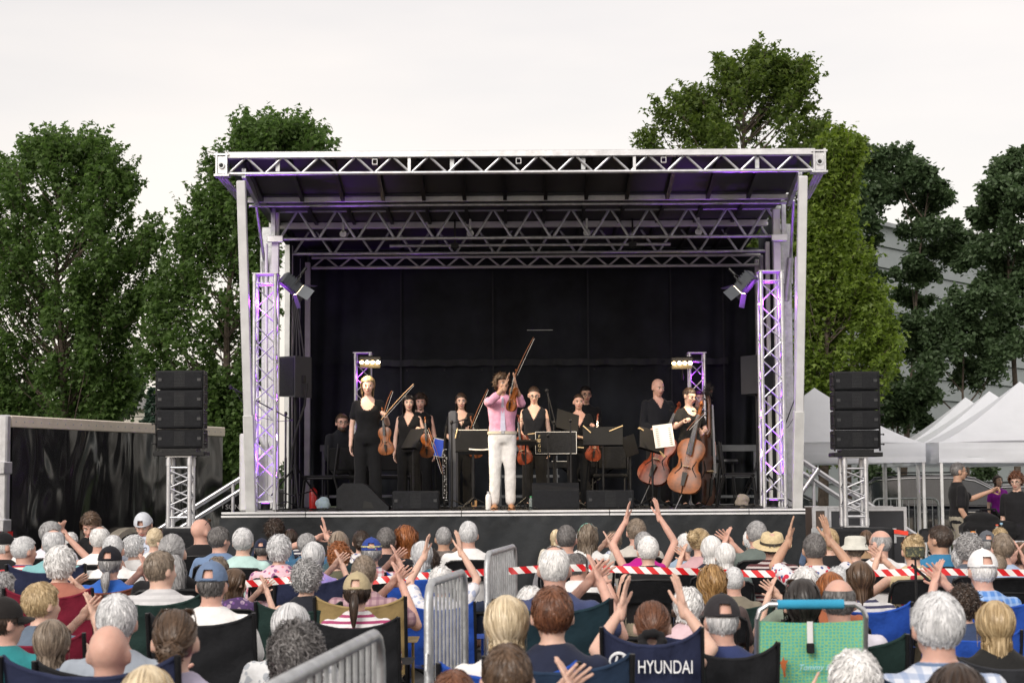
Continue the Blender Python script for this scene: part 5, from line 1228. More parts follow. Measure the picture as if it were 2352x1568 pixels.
(3, 350, 800, 385, 'bob', 'lblond', ('white', 'plain', W_), 'short', 'rest', 0, 1, [], 'quad:blue', 0, 'person in white top in a blue chair right of barriers'),
(3, 730, 740, 350, 'short', 'auburn', ('navyscoop', 'plain', (.02,.025,.05)), 'short', 'rest', 0, 1, [], 'quad:dnavy', 0, 'person in navy scoop neck top in a deep blue chair'),
(3, 1590, 860, 305, 'bun', 'auburn', ('skyblue', 'plain', (.2,.3,.5)), 'tank', 'upm', 0, 1, [('scrunchie',)], 'hyundai', 0, 'person with black scrunchie clapping overhead in a lettered chair'),
(3, 1885, 740, 250, 'wavy', 'white', ('palepink', 'plain', (.68,.5,.55)), 'short', 'rest', 0, 1, [], 'quad:navy', 0, 'person in pale pink top behind the dark cap'),
(3, 2085, 545, 262, 'longwavy', 'gold', ('brownish', 'plain', (.08,.06,.06)), 'short', 'rest', 0, 1, [], 'fold', 0, 'person in dark brown top left of the dark green chair'),
(3, 360, 1215, 440, 'short', 'brown', ('darktee', 'plain', (.04,.04,.05)), 'short', 'clapr', 0, 1, [], 'none', 0, 'person with a hand raised at bottom centre'),
(4, 125, 710, 268, 'under', 'silver', ('navyblue', 'plain', (.035,.05,.14)), 'short', 'rest', 0, 0, [('cap', (.03,.028,.032))], 'quad:black:1.06:.72', 1, 'person in navy shirt and charcoal cap in a black chair'),
(4, 380, 175, 142, 'crop', 'grey', ('sage', 'plain', (.13,.16,.15)), 'short', 'clapl', 0, 0, [], 'fold', 1, 'person in sage shirt with hands up by the stage'),
(4, 355, 235, 130, 'pony', 'white', ('tealtank', 'plain', (.10,.34,.36)), 'tank', 'rest', 0, 1, [('tail', 'bun')], 'fold', 0, 'person in teal tank top behind the straw hat'),
(4, 500, 225, 150, 'under', 'dgrey', ('maroonstripe', 'stripe', (.10,.03,.035), (.5,.44,.44), (.02,.02,.03)), 'short', 'rest', 0, 0, [('fedora',)], 'fold', 1, 'person in straw fedora and maroon striped shirt'),
(4, 810, 265, 168, 'crop', 'dgrey', ('redfloral', 'floral', (.66,.66,.7), (.5,.03,.06), (.05,.08,.25)), 'short', 'upm', 0, 0, [], 'fold', 2, 'person in red floral shirt with both hands up'),
(4, 852, 208, 90, 'crop', 'grey', ('bluepolo', 'plain', (.1,.15,.25)), 'short', 'rest', 0, 0, [], 'fold', 1, 'person mostly hidden beyond the red floral shirt'),
(4, 915, 230, 142, 'short', 'blond', ('blacktop', 'plain', (.02,.02,.022)), 'tank', 'clap', 0, 1, [], 'fold', 0, 'person in black sleeveless top left of the bucket hat'),
(4, 1105, 280, 142, 'under', 'gbrown', ('bluestripe2', 'stripe', (.66,.68,.72), (.03,.06,.25)), 'short', 'clapl', 0, 1, [('bucket', (.58,.58,.53))], 'fold', 0, 'person in pale bucket hat and blue striped tee'),
(4, 1195, 240, 120, 'long', 'brown', ('tan', 'plain', (.3,.2,.12)), 'short', 'rest', 0, 1, [], 'fold', 0, 'person in tan top between bucket hat and white polo'),
(4, 1290, 240, 146, 'fringe', 'grey', ('whitepolo', 'plain', (.74,.73,.74)), 'short', 'rest', 1, 0, [('glasses',)], 'fold', 1, 'person in white polo and glasses turned left'),
(4, 1535, 280, 165, 'bun', 'blond', ('floral', 'floral', (.62,.52,.32), (.55,.03,.06), (.1,.1,.1)), 'tank', 'clapl', 0, 1, [('headband', (.09,.04,.02)), ('tail', 'topbun')], 'fold', 0, 'person in yellow and red floral top with brown headband'),
(4, 1725, 205, 152, 'crop', 'dbrown', ('azure', 'plain', (.04,.19,.36)), 'short', 'rest', 1, 0, [], 'fold', 2, 'person in azure shirt turned left near the tent leg'),
(4, 1945, 260, 180, 'curlyshort', 'grey', ('slateblue', 'plain', (.1,.12,.16)), 'short', 'rest', 0, 0, [], 'fold', 1, 'person in slate top right of the azure shirt'),
(4, 1905, 345, 160, 'fluffy', 'silver', ('scarlet', 'plain', (.45,.03,.04)), 'short', 'clapl', 0, 1, [], 'fold', 0, 'person in scarlet top clapping, wearing a watch'),
(4, 2080, 250, 125, 'under', 'grey', ('denim2', 'plain', (.2,.28,.42)), 'short', 'rest', 0, 0, [('cap', (.1,.11,.13))], 'fold', 1, 'person in grey cap toward the back of the right side'),
(4, 2175, 222, 120, 'fluffy', 'blond', ('skytop', 'plain', (.35,.45,.6)), 'short', 'rest', 0, 1, [], 'fold', 0, 'person in sky blue top below the sound table'),
(4, 2190, 265, 165, 'short', 'gbrown', ('paleblue', 'plain', (.34,.44,.62)), 'short', 'clapr', 0, 0, [], 'fold', 1, 'person in pale blue shirt clapping by the sound table'),
(4, 2040, 385, 215, 'under', 'white', ('bluecheck', 'plaid', (.10,.24,.58), (.35,.5,.75)), 'short', 'clapl', 0, 0, [('cap', (.76,.77,.79))], 'quad:blue', 1, 'person in white cap and blue checked shirt clapping'),
(4, 2150, 410, 140, 'crop', 'gbrown', ('lightblue', 'plain', (.30,.40,.62)), 'short', 'rest', 0, 0, [], 'fold', 1, 'person in light blue shirt right of the white cap'),
(4, 2330, 330, 150, 'short', 'brown', ('purple', 'plain', (.40,.32,.55)), 'short', 'clapl', 0, 1, [], 'fold', 0, 'person in purple top cut off by the right edge'),
(4, 1150, 460, 212, 'long', 'brown', ('whitestripe', 'stripe', (.6,.6,.62), (.05,.05,.1)), 'short', 'rest', 0, 1, [], 'quad:blue', 0, 'person in white and black striped tee in a bright blue chair'),
(4, 745, 505, 205, 'fluffy', 'white', ('sagegreen', 'plain', (.2,.24,.2)), 'short', 'clapl', 0, 1, [], 'fold', 0, 'person in sage green top left of the orange top'),
(4, 985, 505, 160, 'fluffy', 'silver', ('white', 'plain', W_), 'short', 'rest', 0, 1, [], 'fold', 0, 'person in white tee just behind the green beach chair row'),
(4, 925, 535, 220, 'bob', 'red', ('orange', 'plain', (.3,.1,.05)), 'short', 'rest', 0, 1, [], 'fold', 0, 'person in rust orange top behind the beach chair'),
(4, 710, 585, 300, 'long', 'black', ('blackdress', 'plain', (.015,.015,.018)), 'short', 'rest', 0, 1, [('shades',)], 'beach', 0, 'person with sunglasses on head in the green beach chair'),
(4, 995, 590, 245, 'fringe', 'dgrey', ('whitelilac', 'plain', (.6,.58,.66)), 'short', 'rest', 0, 0, [], 'quad:green', 1, 'person in lilac white shirt right of the beach chair handle'),
(4, 220, 510, 150, 'crop', 'silver', ('khaki', 'plain', (.2,.18,.14)), 'short', 'rest', 0, 0, [], 'quad:green', 1, 'person in khaki shirt in a dark green chair'),
(4, 1910, 630, 230, 'curlyshort', 'dbrown', ('bluenavy', 'plain', (.04,.06,.12)), 'short', 'rest', 0, 1, [], 'quad:blue', 0, 'person in dark blue top left of the blue checked shirt'),
(4, 2135, 740, 280, 'bob', 'blond', ('blackblouse', 'plain', (.02,.02,.02)), 'short', 'rest', 0, 1, [('shades',)], 'quad:grey', 0, 'person in black blouse in the wide grey chair, right'),
(4, 1700, 690, 365, 'short', 'silver', ('blueplaid', 'plaid', (.62,.66,.74), (.22,.30,.48), (.12,.18,.3)), 'short', 'rest', 0, 0, [], 'quad:dnavy', 1, 'person in white and blue plaid shirt in the front right'),
(4, 1120, 1100, 380, 'fluffy', 'white', ('bluedress', 'plain', (.1,.15,.3)), 'short', 'pointl', 0, 1, [('clip',)], 'none', 0, 'person pointing a finger up at the bottom right'),
(4, 1865, 1180, 470, 'bob', 'dbrown', ('darkblouse', 'plain', (.03,.03,.04)), 'short', 'rest', 0, 1, [], 'none', 0, 'person seen only from the crown at bottom right'),
]
def shirt_mat(s):
    if s == ('black',): return cloth('black', c1=(.014,.014,.016))
    if len(s) == 1: return cloth('white', c1=W_)
    n, kind, *c = s; return cloth(n, kind, *c)
TROU = [cloth('jeans', c1=(.05,.07,.13)), cloth('khakis', c1=(.3,.26,.19)), cloth('shorts_grey', c1=(.1,.1,.11))]
AUD_POS = []
for i, (cr, x, top, wd, hr, hc, shirt, slv, pose, yk, fem, gear, ch, sk, label) in enumerate(AUD):
    fn, sc = CR[cr]; u, v = fn(x, top); wpx = wd/sc; w = HW[hr]; extra = HTOP.get(hr, .006)
    if any(q[0] in ('cap', 'fedora', 'bucket') for q in gear): w = max(w, .176); extra = .016
    if any(q[0] == 'fedora' for q in gear): extra = .05
    h0 = 1.135+extra
    h = CAMH/(1+(v-VH-(u-CU)*-.0065)*w/(h0*wpx)); h = min(1.27, max(1.0, h)); s = h/h0
    # depth consistent with that height
    dv = v-(VH-(u-CU)*.0065); Y = (CAMH-h)*F/dv
    p = atz(u, Y, h*.97)
    yawj = ((i*37) % 17-8)*.012
    loc = Vector((p.x, Y+.06, 0)); s2 = s
    sl = Matrix.Identity(4)
    t = thing('person', label, 'person', loc, yawj, 'seated audience', s)
    b, shm, trm = sit_meshes(pose, yk, bool(fem), slv)
    skin = SKINS[sk]
    bo = obj('body', b, skin, t); obj('shirt', shm, shirt_mat(shirt), t); obj('trousers', trm, TROU[i % 3], t)
    HMx = sit_pose(pose, {-1: R(-42), 0: 0, 1: R(42)}[yk])['HM']
    js = 1+((i*53) % 9-4)*.012
    HMj = HMx @ Matrix.Diagonal((js, js, 1, 1))
    if (i*31) % 3 == 0 and hr not in ('bun', 'pony'): HMj = HMj @ Matrix.Diagonal((-1, 1, 1, 1))
    if hr == 'bald':
        pass
    else: obj('hair', HAIR[hr], HC(hc), t, M=HMj)
    for gq in gear:
        if gq[0] == 'tail': obj('hair_tail', TAILS[gq[1]], HC(hc), t, M=HMx)
        elif gq[0] == 'scrunchie':
            g_ = Geo(); 
            for q in range(9): a = q*.7; g_.ell((.045*math.cos(a), -.125+.01*math.sin(q*2.1), -.055+.038*math.sin(a)), (.026, .024, .022), seg=8, rings=6)
            obj('scrunchie', remesh(g_, .006, 2, 'scrunchie'), cloth('black', c1=(.014,.014,.016)), t, M=HMx)
        elif gq[0] == 'clip':
            g_ = Geo(); g_.tube([(.0, -.13, .02), (.015, -.145, -.02), (.0, -.13, -.06)], .014, 8); obj('hair_clip', g_, BLK, t, M=HMx)
        elif gq[0] == 'band':
            g_ = Geo(); zz = HE_C[2]+.03; g_.grid(lambda a, b_: (HE_R[0]*1.145*math.cos(R(180+180*a)), HE_C[1]+HE_R[1]*1.12*math.sin(R(180+180*a)), zz+.012*b_+.004), 18, 1); obj('cap_band', g_, mat('yellow_band', (.7,.66,.3)), t, M=HMx)
            for q in range(5):
                a = R(210+30*q); Mx = HMx @ Matrix.Translation((HE_R[0]*1.17*math.cos(a), HE_C[1]+HE_R[1]*1.145*math.sin(a), zz+.0095)) @ Matrix.Rotation(a+R(90), 4, 'Z') @ RX90
                text('band_lettering', 'ITALIA', .0095, mat('band_ink', (.05,.08,.25)), t, Mx, ext=.0004)
            g_ = Geo()
            for q, cc in enumerate(((.02,.3,.08), (.8,.8,.8), (.55,.03,.03))):
                a0, a1 = R(286+6*q), R(292+6*q); g1 = Geo(); g1.add([(HE_R[0]*1.15*math.cos(a), HE_C[1]+HE_R[1]*1.125*math.sin(a), z_) for a, z_ in ((a0, zz-.02), (a1, zz-.02), (a1, zz-.004), (a0, zz-.004))], [(0,1,2,3)]); obj('flag_patch', g1, mat('flag%d' % q, cc), t, M=HMx)
        else: headgear(gq[0], t, HMx, gq[1] if len(gq) > 1 else (.1,.1,.1))
    AUD_POS.append((label, t, loc, s, yawj, HMx))
    short = label.replace('person ', 'the person ', 1)
    short = ' '.join(short.split()[:11])
    cl = Vector((p.x, Y+.03, 0)); czs = s
    if ch == 'fold': chair('fold', 'black folding chair of '+short, cl, yawj, s)
    elif ch.startswith('quad'):
        c = ch.split(':')[1]; chair('quad', '%s camp chair of %s' % (dict(dnavy='deep blue').get(c, c), short), cl, yawj, [s*q for q in (lambda a: (a[0]*a[1], a[0], a[0]))([float(z) for z in (ch.split(':')[2:]+['1', '1'])][:2] if ch.count(':') != 2 else [float(ch.split(':')[2]), 1.0])], FAB[c])
    elif ch == 'hyundai':
        t_ = chair('quad', 'navy camp chair with white lettering, lower centre right', cl, yawj, (s*.78, s*1.17, s*1.17), FAB['navy'])
        WL = mat('printed_white', (.78,.8,.84), rough=.8)
        text('lettering', 'HYUNDAI', .07, WL, t_, Matrix.Translation((.075, -.325, .745)) @ RX90, ext=.001)
        g_ = Geo(); g_.tube([(-.185+.052*math.cos(a), -.325, .765+.033*math.sin(a)) for a in [2*math.pi*k/24 for k in range(24)]], .006, 6, closed=True)
        for dx in (-.018, .018): g_.tube([(-.185+dx+.010, -.325, .765+.022), (-.185+dx-.010, -.325, .765-.022)], .006, 6)
        g_.tube([(-.205, -.325, .76), (-.185, -.325, .766), (-.165, -.325, .772)], .005, 6); obj('emblem', g_, WL, t_)
    elif ch == 'beach': BEACH = (cl, s, yawj)

# beach chair ------------------------------------------------------
def beach_mat():
    m = mat('beach_fabric', (.09,.46,.42), rough=.75, bump=.2, bs=80, var=.08)
    n = m.node_tree.nodes; l = m.node_tree.links; tc = n['Texture Coordinate']; b = n['Principled BSDF']; base = b.inputs['Base Color'].links[0].from_socket
    mp = n.new('ShaderNodeMapping'); mp.inputs['Scale'].default_value = (60, 0, 70); l.new(tc.outputs['Object'], mp.inputs[0])
    vo = n.new('ShaderNodeTexVoronoi'); vo.feature = 'DISTANCE_TO_EDGE'; vo.inputs['Scale'].default_value = 1; vo.inputs['Randomness'].default_value = .4; l.new(mp.outputs[0], vo.inputs['Vector'])
    lt = n.new('ShaderNodeMath'); lt.operation = 'LESS_THAN'; lt.inputs[1].default_value = .15; l.new(vo.outputs[0], lt.inputs[0])
    mx = n.new('ShaderNodeMix'); mx.data_type = 'RGBA'; mx.inputs[7].default_value = (.26,.52,.22,1); l.new(lt.outputs[0], mx.inputs[0]); l.new(base, mx.inputs[6]); l.new(mx.outputs[2], b.inputs['Base Color'])
    return m
cl, s, yj = BEACH
pL, pR = at(1739, 1421, cl.y-.32), at(1988, 1421, cl.y-.32); bw = (pR.x-pL.x); cxm = (pL.x+pR.x)/2; ztop = pL.z
zfab = at(1860, 1424, cl.y-.32).z; ztube = at(1860, 1387, cl.y-.34).z
bc = thing('beach_chair', 'turquoise patterned beach chair with blue foam bar and white strap', 'chair', (cxm, cl.y-.32, 0))
BF = beach_mat(); zb0 = .2
g = Geo(); 
def bfab(a, b, o=0): return ((a-.5)*bw*.98, .12-.12*b+.02*(1-(2*a-1)**2)*(1-.4*b)+o, zb0+(zfab-zb0)*b-.012*(1-(2*a-1)**2)*b)
g.grid(lambda a, b: bfab(a, b), 20, 20); g.grid(lambda a, b: bfab(1-a, b, .008), 20, 20); obj('backrest', g, BF, bc)
g = Geo(); h_ = bw/2; g.tube([(-h_, .17, .02), (-h_, -.0, zfab), (-h_, -.012, ztube-.06), (-h_+.012, -.014, ztube-.025), (-h_+.05, -.015, ztube), (h_-.05, -.015, ztube), (h_-.012, -.014, ztube-.025), (h_, -.012, ztube-.06), (h_, 0, zfab), (h_, .17, .02)], .0125, 10); obj('frame', g, ALU, bc)
g = Geo(); g.tube([(-h_+.09, -.015, ztube), (h_-.1, -.015, ztube)], .0215, 14); obj('foam_bar', g, mat('blue_foam', (.03,.30,.50), rough=.9, bump=.1), bc)
g = Geo(); g.box((-.02, -.004, zfab-.105), (.006, .0, zfab-.005), bev=0); obj('strap', g, mat('white_webbing', (.7,.7,.72), rough=.9), bc, M=Matrix.Translation((0, .003, 0)))
g = Geo(); g.box((-.024, -.014, zfab-.145), (.010, .006, zfab-.1), bev=.004); obj('buckle', g, BLKP, bc)
g = Geo(); g.grid(lambda a, b: ((a-.5)*bw*.98, .12+.46*b, .22-.03*math.sin(math.pi*a)), 6, 6); obj('seat', g, BF, bc)
for s_ in (-1, 1):
    g = Geo(); g.tube([(s_*h_, -.05, .02), (s_*h_, .55, .22), (s_*h_, .62, .02)], .0125, 8); obj('leg', g, ALU, bc)
    g = Geo(); g.box((s_*h_-.025, -.0, .44), (s_*h_+.025, .36, .465), bev=.01); obj('armrest', g, mat('wood_arm', (.35,.2,.09)), bc)
zt_ = at(1840, 1530, cl.y-.32).z
OR = mat('orange_print', (.52,.14,.04), rough=.8)
fish = [(0, .055), (.006, .035), (.016, .03), (.026, .036), (.02, .022), (.012, .012), (.014, -.004), (.008, -.022), (.012, -.045), (.004, -.06), (-.001, -.04), (-.004, -.02), (-.012, -.004), (-.014, .012), (-.024, .024), (-.012, .026), (-.006, .036)]
g = Geo(); xf_ = at(1800, 1530, cl.y-.32).x-cxm; g.prism([(a*.85+xf_, b*.85+zt_) for a, b in fish], .004, .008); obj('fish_emblem', g, OR, bc, smooth=False, M=Matrix.Translation((0, 0, 0)))
text('lettering', 'Tommy Bahama', .036, mat('pale_blue_print', (.35,.62,.72), rough=.8), bc, Matrix.Translation((.055, .01, zt_-.005)) @ RX90, ext=.001, shear=.35)
# ================================================================== musicians
TORSO_M = [(0, .84, .125, .095), (-.005, .92, .160, .112), (-.01, 1.01, .150, .106), (0, 1.10, .146, .102), (0, 1.20, .160, .110), (-.005, 1.29, .172, .110), (-.015, 1.365, .172, .088), (-.02, 1.41, .11, .066), (-.02, 1.45, .058, .055)]
TORSO_W = [(0, .84, .13, .10), (-.005, .92, .168, .118), (-.01, 1.01, .142, .10), (0, 1.09, .126, .092), (.005, 1.19, .142, .108), (.012, 1.25, .152, .115), (-.005, 1.31, .154, .095), (-.018, 1.365, .152, .078), (-.02, 1.405, .10, .06), (-.02, 1.45, .05, .05)]
LEGS_ST = [[(s*.085, 0, .88), (s*.095, .015, .49), (s*.10, -.015, .10), (s*.115, .12, .035)] for s in (-1, 1)]
EYEW = mat('eye_white', (.75,.72,.68), rough=.3); IRIS = mat('iris_dark', (.03,.02,.015), rough=.3); LIPS = mat('lips', (.33,.09,.08), rough=.45); BELT = mat('belt_leather', (.55,.48,.38), rough=.6)
def face(parent, HM, brow, smile=True, open_eyes=True):
    for s in (-1, 1):
        g = Geo(); g.ell((s*.031, .0855, .001), (.015, .006, .0075 if open_eyes else .003)); e = obj('eye', g, EYEW, parent, M=HM)
        if open_eyes: g = Geo(); g.ell((s*.031, .0905, .001), (.0075, .0025, .0072)); obj('iris', g, IRIS, e, M=Matrix.Identity(4))
        g = Geo(); g.tube([(s*.014, .0955, .0175), (s*.031, .0945, .0225), (s*.047, .083, .018)], [.0042, .0052, .0028], 6); obj('eyebrow', g, brow, parent, M=HM)
    g = Geo(); g.tube([(-.024, .083, -.059+(.006 if smile else 0)), (-.012, .094, -.064), (0, .0975, -.0655), (.012, .094, -.064), (.024, .083, -.059+(.006 if smile else 0))], [.003, .0065, .0075, .0065, .003], 6); obj('lips', g, LIPS, parent, M=HM)
BLKC = cloth('concert_black', c1=(.0095,.0098,.011)); BLKC2 = cloth('concert_black_blue', c1=(.011,.012,.016))
def cut_v(z0, k, back=False): return lambda c: (c.y > .005 and c.z > z0+abs(c.x)*k) or (c.z > 1.392 and math.hypot(c.x, c.y+.02) < .082)
def cut_scoop(z0, r): return lambda c: (c.y > -.01 and ((c.x/r)**2 + ((c.z-z0-r*1.2)/(r*1.2))**2) < 1) or (c.z > 1.385 and math.hypot(c.x, c.y+.02) < .095)
CUT_ROUND = lambda c: c.z > 1.405 and math.hypot(c.x, c.y+.02) < .072
def musician(label, u, vtop, Y, h, rz, arms, yaw, pitch, hair, hc, fem, top, sleeve, cut, collar=False, skin=0, trous=None, gear=(), seed=1, smile=True, eyes=True, tail=None, flare=.03, base=None, group='musicians on stage', hand=None, cat='person', topm=None, z0=None):
    HMx = Matrix.Translation((0, .008, 1.585)) @ Matrix.Rotation(R(yaw), 4, 'Z') @ Matrix.Rotation(R(pitch), 4, 'X')
    P = dict(HM=HMx, neck=(0, -.015, 1.415), torso=TORSO_W if fem else TORSO_M, arms=arms, legs=LEGS_ST, fem=fem, sleeve=sleeve, cut=cut, collar=collar, seed=seed, flare=flare, vox=.0095, cvox=.0135, wr=.0045)
    b, s_, t_ = build_person(P, 'standing_%d' % seed)
    p = atz(u, Y, 0); z0 = DZ if z0 is None else z0
    t = thing('person', label, 'person', (p.x, Y, z0), R(180+rz), group, h/1.70)
    obj('body', b, SKINS[skin], t); obj('shirt', s_, topm or top, t); obj('trousers', t_, trous or BLKC, t)
    for s in (-1, 1):
        g = Geo(); g.ell((s*.108, .055, .035), (.046, .125, .04)); g.box((s*.108-.045, -.07, .0), (s*.108+.045, .17, .014), bev=.006); obj('shoe', g, BLKP if trous is None else mat('tan_shoe', (.35,.17,.08)), t)
    if hair: obj('hair', HAIR[hair], HC(hc), t, M=HMx)
    if tail: obj('hair_tail', TAILS[tail], HC(hc), t, M=HMx)
    face(t, HMx, HC(hc) if hc in HAIRC else HC('brown'), smile, eyes)
    for gk in gear: headgear(gk, t, HMx)
    return t, HMx
RA = lambda el, wr, palm, kind, sh=(.168, -.012, 1.355): (sh, el, wr, palm, kind, False)
LA = lambda el, wr, palm, kind, sh=(-.168, -.012, 1.355): (sh, el, wr, palm, kind, True)
RAW = lambda el, wr, palm, kind: RA(el, wr, palm, kind, (.15, -.015, 1.35)); LAW = lambda el, wr, palm, kind: LA(el, wr, palm, kind, (-.15, -.015, 1.35))
downR, downL = ((.205, -.03, 1.08), (.215, .03, .84), (-1, 0, 0), 'relax'), ((-.205, -.03, 1.08), (-.215, .03, .84), (1, 0, 0), 'relax')
musician('person in black short sleeved top holding a violin and bow, left stage', 845, 862, 23.7, 1.77, 0, [RAW(*downR), LAW((-.25, -.03, 1.10), (-.235, .2, 1.2), (.2, .9, .2), 'grip')], 5, -4, 'bob', 'blond', True, BLKC, .55, cut_scoop(1.265, .09), seed=11)
musician('person in sleeveless black top holding a violin low, smiling', 940, 909, 25.0, 1.58, -4, [RAW(*downR), LAW((-.24, -.03, 1.10), (-.20, .2, 1.18), (.2, .9, .2), 'grip')], 8, 0, 'longwavy', 'black', True, BLKC, 0, cut_v(1.235, 2.1), seed=12)
musician('person in black tank top standing directly behind the smiling violinist', 967, 911, 26.4, 1.66, 0, [RAW(*downR), LAW(*downL)], 0, -5, 'curlyshort', 'dbrown', True, BLKC, 0, CUT_ROUND, seed=13, tail='topbun', skin=1)
musician('person in black mostly hidden between two violinists at left', 953, 932, 27.1, 1.52, 0, [RAW(*downR), LAW(*downL)], 0, -5, 'bob', 'dbrown', True, BLKC, 0, CUT_ROUND, seed=14, gear=('glasses',))
musician('person in black V neck top holding violin and upright bow', 1061, 907, 25.5, 1.63, 3, [RAW((.22, -.03, 1.08), (.10, .18, .98), (-.4, .9, 0), 'relax'), LAW((-.25, -.02, 1.10), (-.10, .22, 1.14), (.3, .9, .1), 'grip')], 0, -6, 'long', 'dbrown', True, BLKC, .75, cut_v(1.2, 2.2), seed=15)
PINK = cloth('pink_shirt', c1=(.72,.36,.50)); WHT = cloth('white_trousers', c1=(.76,.74,.72)); TIE = cloth('lilac_tie', c1=(.62,.60,.74))
sol, solHM = musician('person in pink shirt and white trousers clapping with raised arms', 1156, 862, 23.4, 1.765, 4, [RA((.15, .22, 1.36), (-.02, .33, 1.53), (-.9, .2, 0), 'flat'), LA((-.235, .16, 1.33), (-.15, .31, 1.53), (.9, .1, 0), 'flat')], 22, 4, 'curlyshort', 'brown', False, PINK, 1.15, lambda c: c.z < .965 or (c.z > 1.425 and math.hypot(c.x, c.y+.02) < .075), collar=True, skin=2, trous=WHT, seed=16, flare=.015)
g = Geo(); g.prism([(-.012, 1.40), (.012, 1.40), (.034, 1.0), (0, .955), (-.034, 1.0)], .133, .139); g.box((-.017, .10, 1.385), (.017, .125, 1.415), bev=.005); g.V = [(x, y-.22*max(0, z-1.28), z) for x, y, z in g.V]; obj('necktie', g, TIE, sol)
g = Geo(); g.loft([(0, -.006, .955, .188, .142), (0, -.006, .99, .184, .14)], 28); obj('belt', g, BELT, sol)
g = Geo(); g.box((-.022, .132, .953), (.022, .142, .993), bev=.004); obj('buckle', g, ALU, sol)
musician('person in sleeveless black V neck and glasses looking down at a viola', 1230, 892, 25.2, 1.70, -4, [RAW((.21, -.02, 1.09), (.14, .17, .97), (-.4, .8, 0), 'grip'), LAW(*downL)], 6, -16, 'bun', 'dbrown', True, BLKC2, 0, cut_v(1.225, 1.9), seed=17, gear=('glasses',), tail='bun')
musician('person in open black scoop top resting arms behind a music stand', 1333, 911, 25.8, 1.62, 2, [RAW((.21, -.0, 1.1), (-.02, .24, 1.04), (0, .5, -1), 'relax'), LAW((-.22, .0, 1.10), (-.2, .22, 1.2), (.3, .9, .1), 'grip')], 0, -2, 'bun', 'dbrown', True, BLKC, .55, cut_v(1.2, 1.9), seed=18, skin=1, smile=False)
musician('person in black jacket and glasses behind a scoop neck player', 1349, 892, 27.1, 1.80, 6, [RA(*downR), LA(*downL)], 5, -4, 'short', 'black', False, BLKC, 1.9, CUT_ROUND, seed=19, gear=('glasses',), skin=2, smile=False)
musician('person in black button shirt bending over a reddish cello', 1517, 874, 25.9, 1.84, 14, [RA((.22, .02, 1.08), (.12, .25, .98), (-.4, .8, 0), 'relax'), LA((-.23, .02, 1.09), (-.12, .26, 1.05), (.3, .9, .1), 'grip')], 12, -10, None, 'gbrown', False, BLKC2, 1.55, cut_v(1.30, 1.8), collar=True, seed=20, skin=1, smile=False)
cel, celHM = musician('person in sheer black top turning a page beside an amber cello', 1590, 897, 24.2, 1.62, 22, [RAW((.27, .10, 1.14), (.26, .34, 1.22), (-.3, -.2, -1), 'grip'), LAW((-.24, .02, 1.10), (-.07, .22, 1.06), (.4, .9, .1), 'grip')], 16, -16, 'crop', 'dbrown', True, BLKC, .6, cut_scoop(1.30, .085), seed=21, gear=('glasses',), smile=False)
musician('person in black standing behind the double bass', 1612, 912, 27.0, 1.72, 10, [RA(*downR), LA(*downL)], 0, -4, 'short', 'dbrown', False, BLKC, 1.5, CUT_ROUND, seed=22, skin=1, smile=False)
# seated keyboard player, far left
P = sit_pose('rest', R(-20)); P.update(fem=False, sleeve=1.3, seed=31, vox=.0095, collar=True)
b, s_, t_ = build_person(P, 'seated_player'); pp = atz(790, 26.0, 0)
t = thing('person', 'bearded seated person in black shirt and glasses behind chairs', 'person', (pp.x, 26.0, DZ+.12), R(180+35), 'musicians on stage', 1.1)
t['label'] = 'seated person in black shirt and glasses behind stage chairs'
obj('body', b, SKINS[1], t); obj('shirt', s_, BLKC2, t); obj('trousers', t_, BLKC, t); obj('hair', HAIR['short'], HC('brown'), t, M=P['HM']); face(t, P['HM'], HC('brown'), False); headgear('glasses', t, P['HM'])
g = Geo(); g.ell((0, .055, -.088), (.045, .042, .04)); g.ell((0, .04, -.07), (.06, .05, .03)); obj('beard', wrinkle(remesh(g, .006, 2, 'beard'), .002, 3, 4), HC('brown'), t, M=P['HM'])

# ================================================================== instruments
def varnish(name, c): return mat(name, c, rough=.36, var=.45, vs=5, coat=.0, spec=.35)
V_AMB, V_RED, V_BRN, V_DK = varnish('varnish_amber', (.22,.062,.009)), varnish('varnish_red', (.16,.03,.011)), varnish('varnish_brown', (.15,.042,.01)), varnish('varnish_dark', (.085,.03,.014))
EBONY = mat('ebony', (.012,.011,.01), rough=.4, spec=.2); STRING = mat('string_metal', (.5,.5,.5), rough=.3, metal=.9); HORSE = mat('bow_hair', (.75,.72,.66), rough=.6); BOWW = mat('bow_wood', (.22,.08,.03), rough=.35); BOWP = mat('bow_pale_wood', (.55,.33,.17), rough=.4)
OUT = [(0, .10), (.012, .46), (.05, .74), (.12, .93), (.20, 1.0), (.28, .97), (.36, .85), (.405, .80), (.42, .74), (.45, .63), (.52, .575), (.59, .585), (.635, .655), (.65, .70), (.70, .765), (.78, .81), (.86, .78), (.93, .66), (.975, .44), (1, .13)]
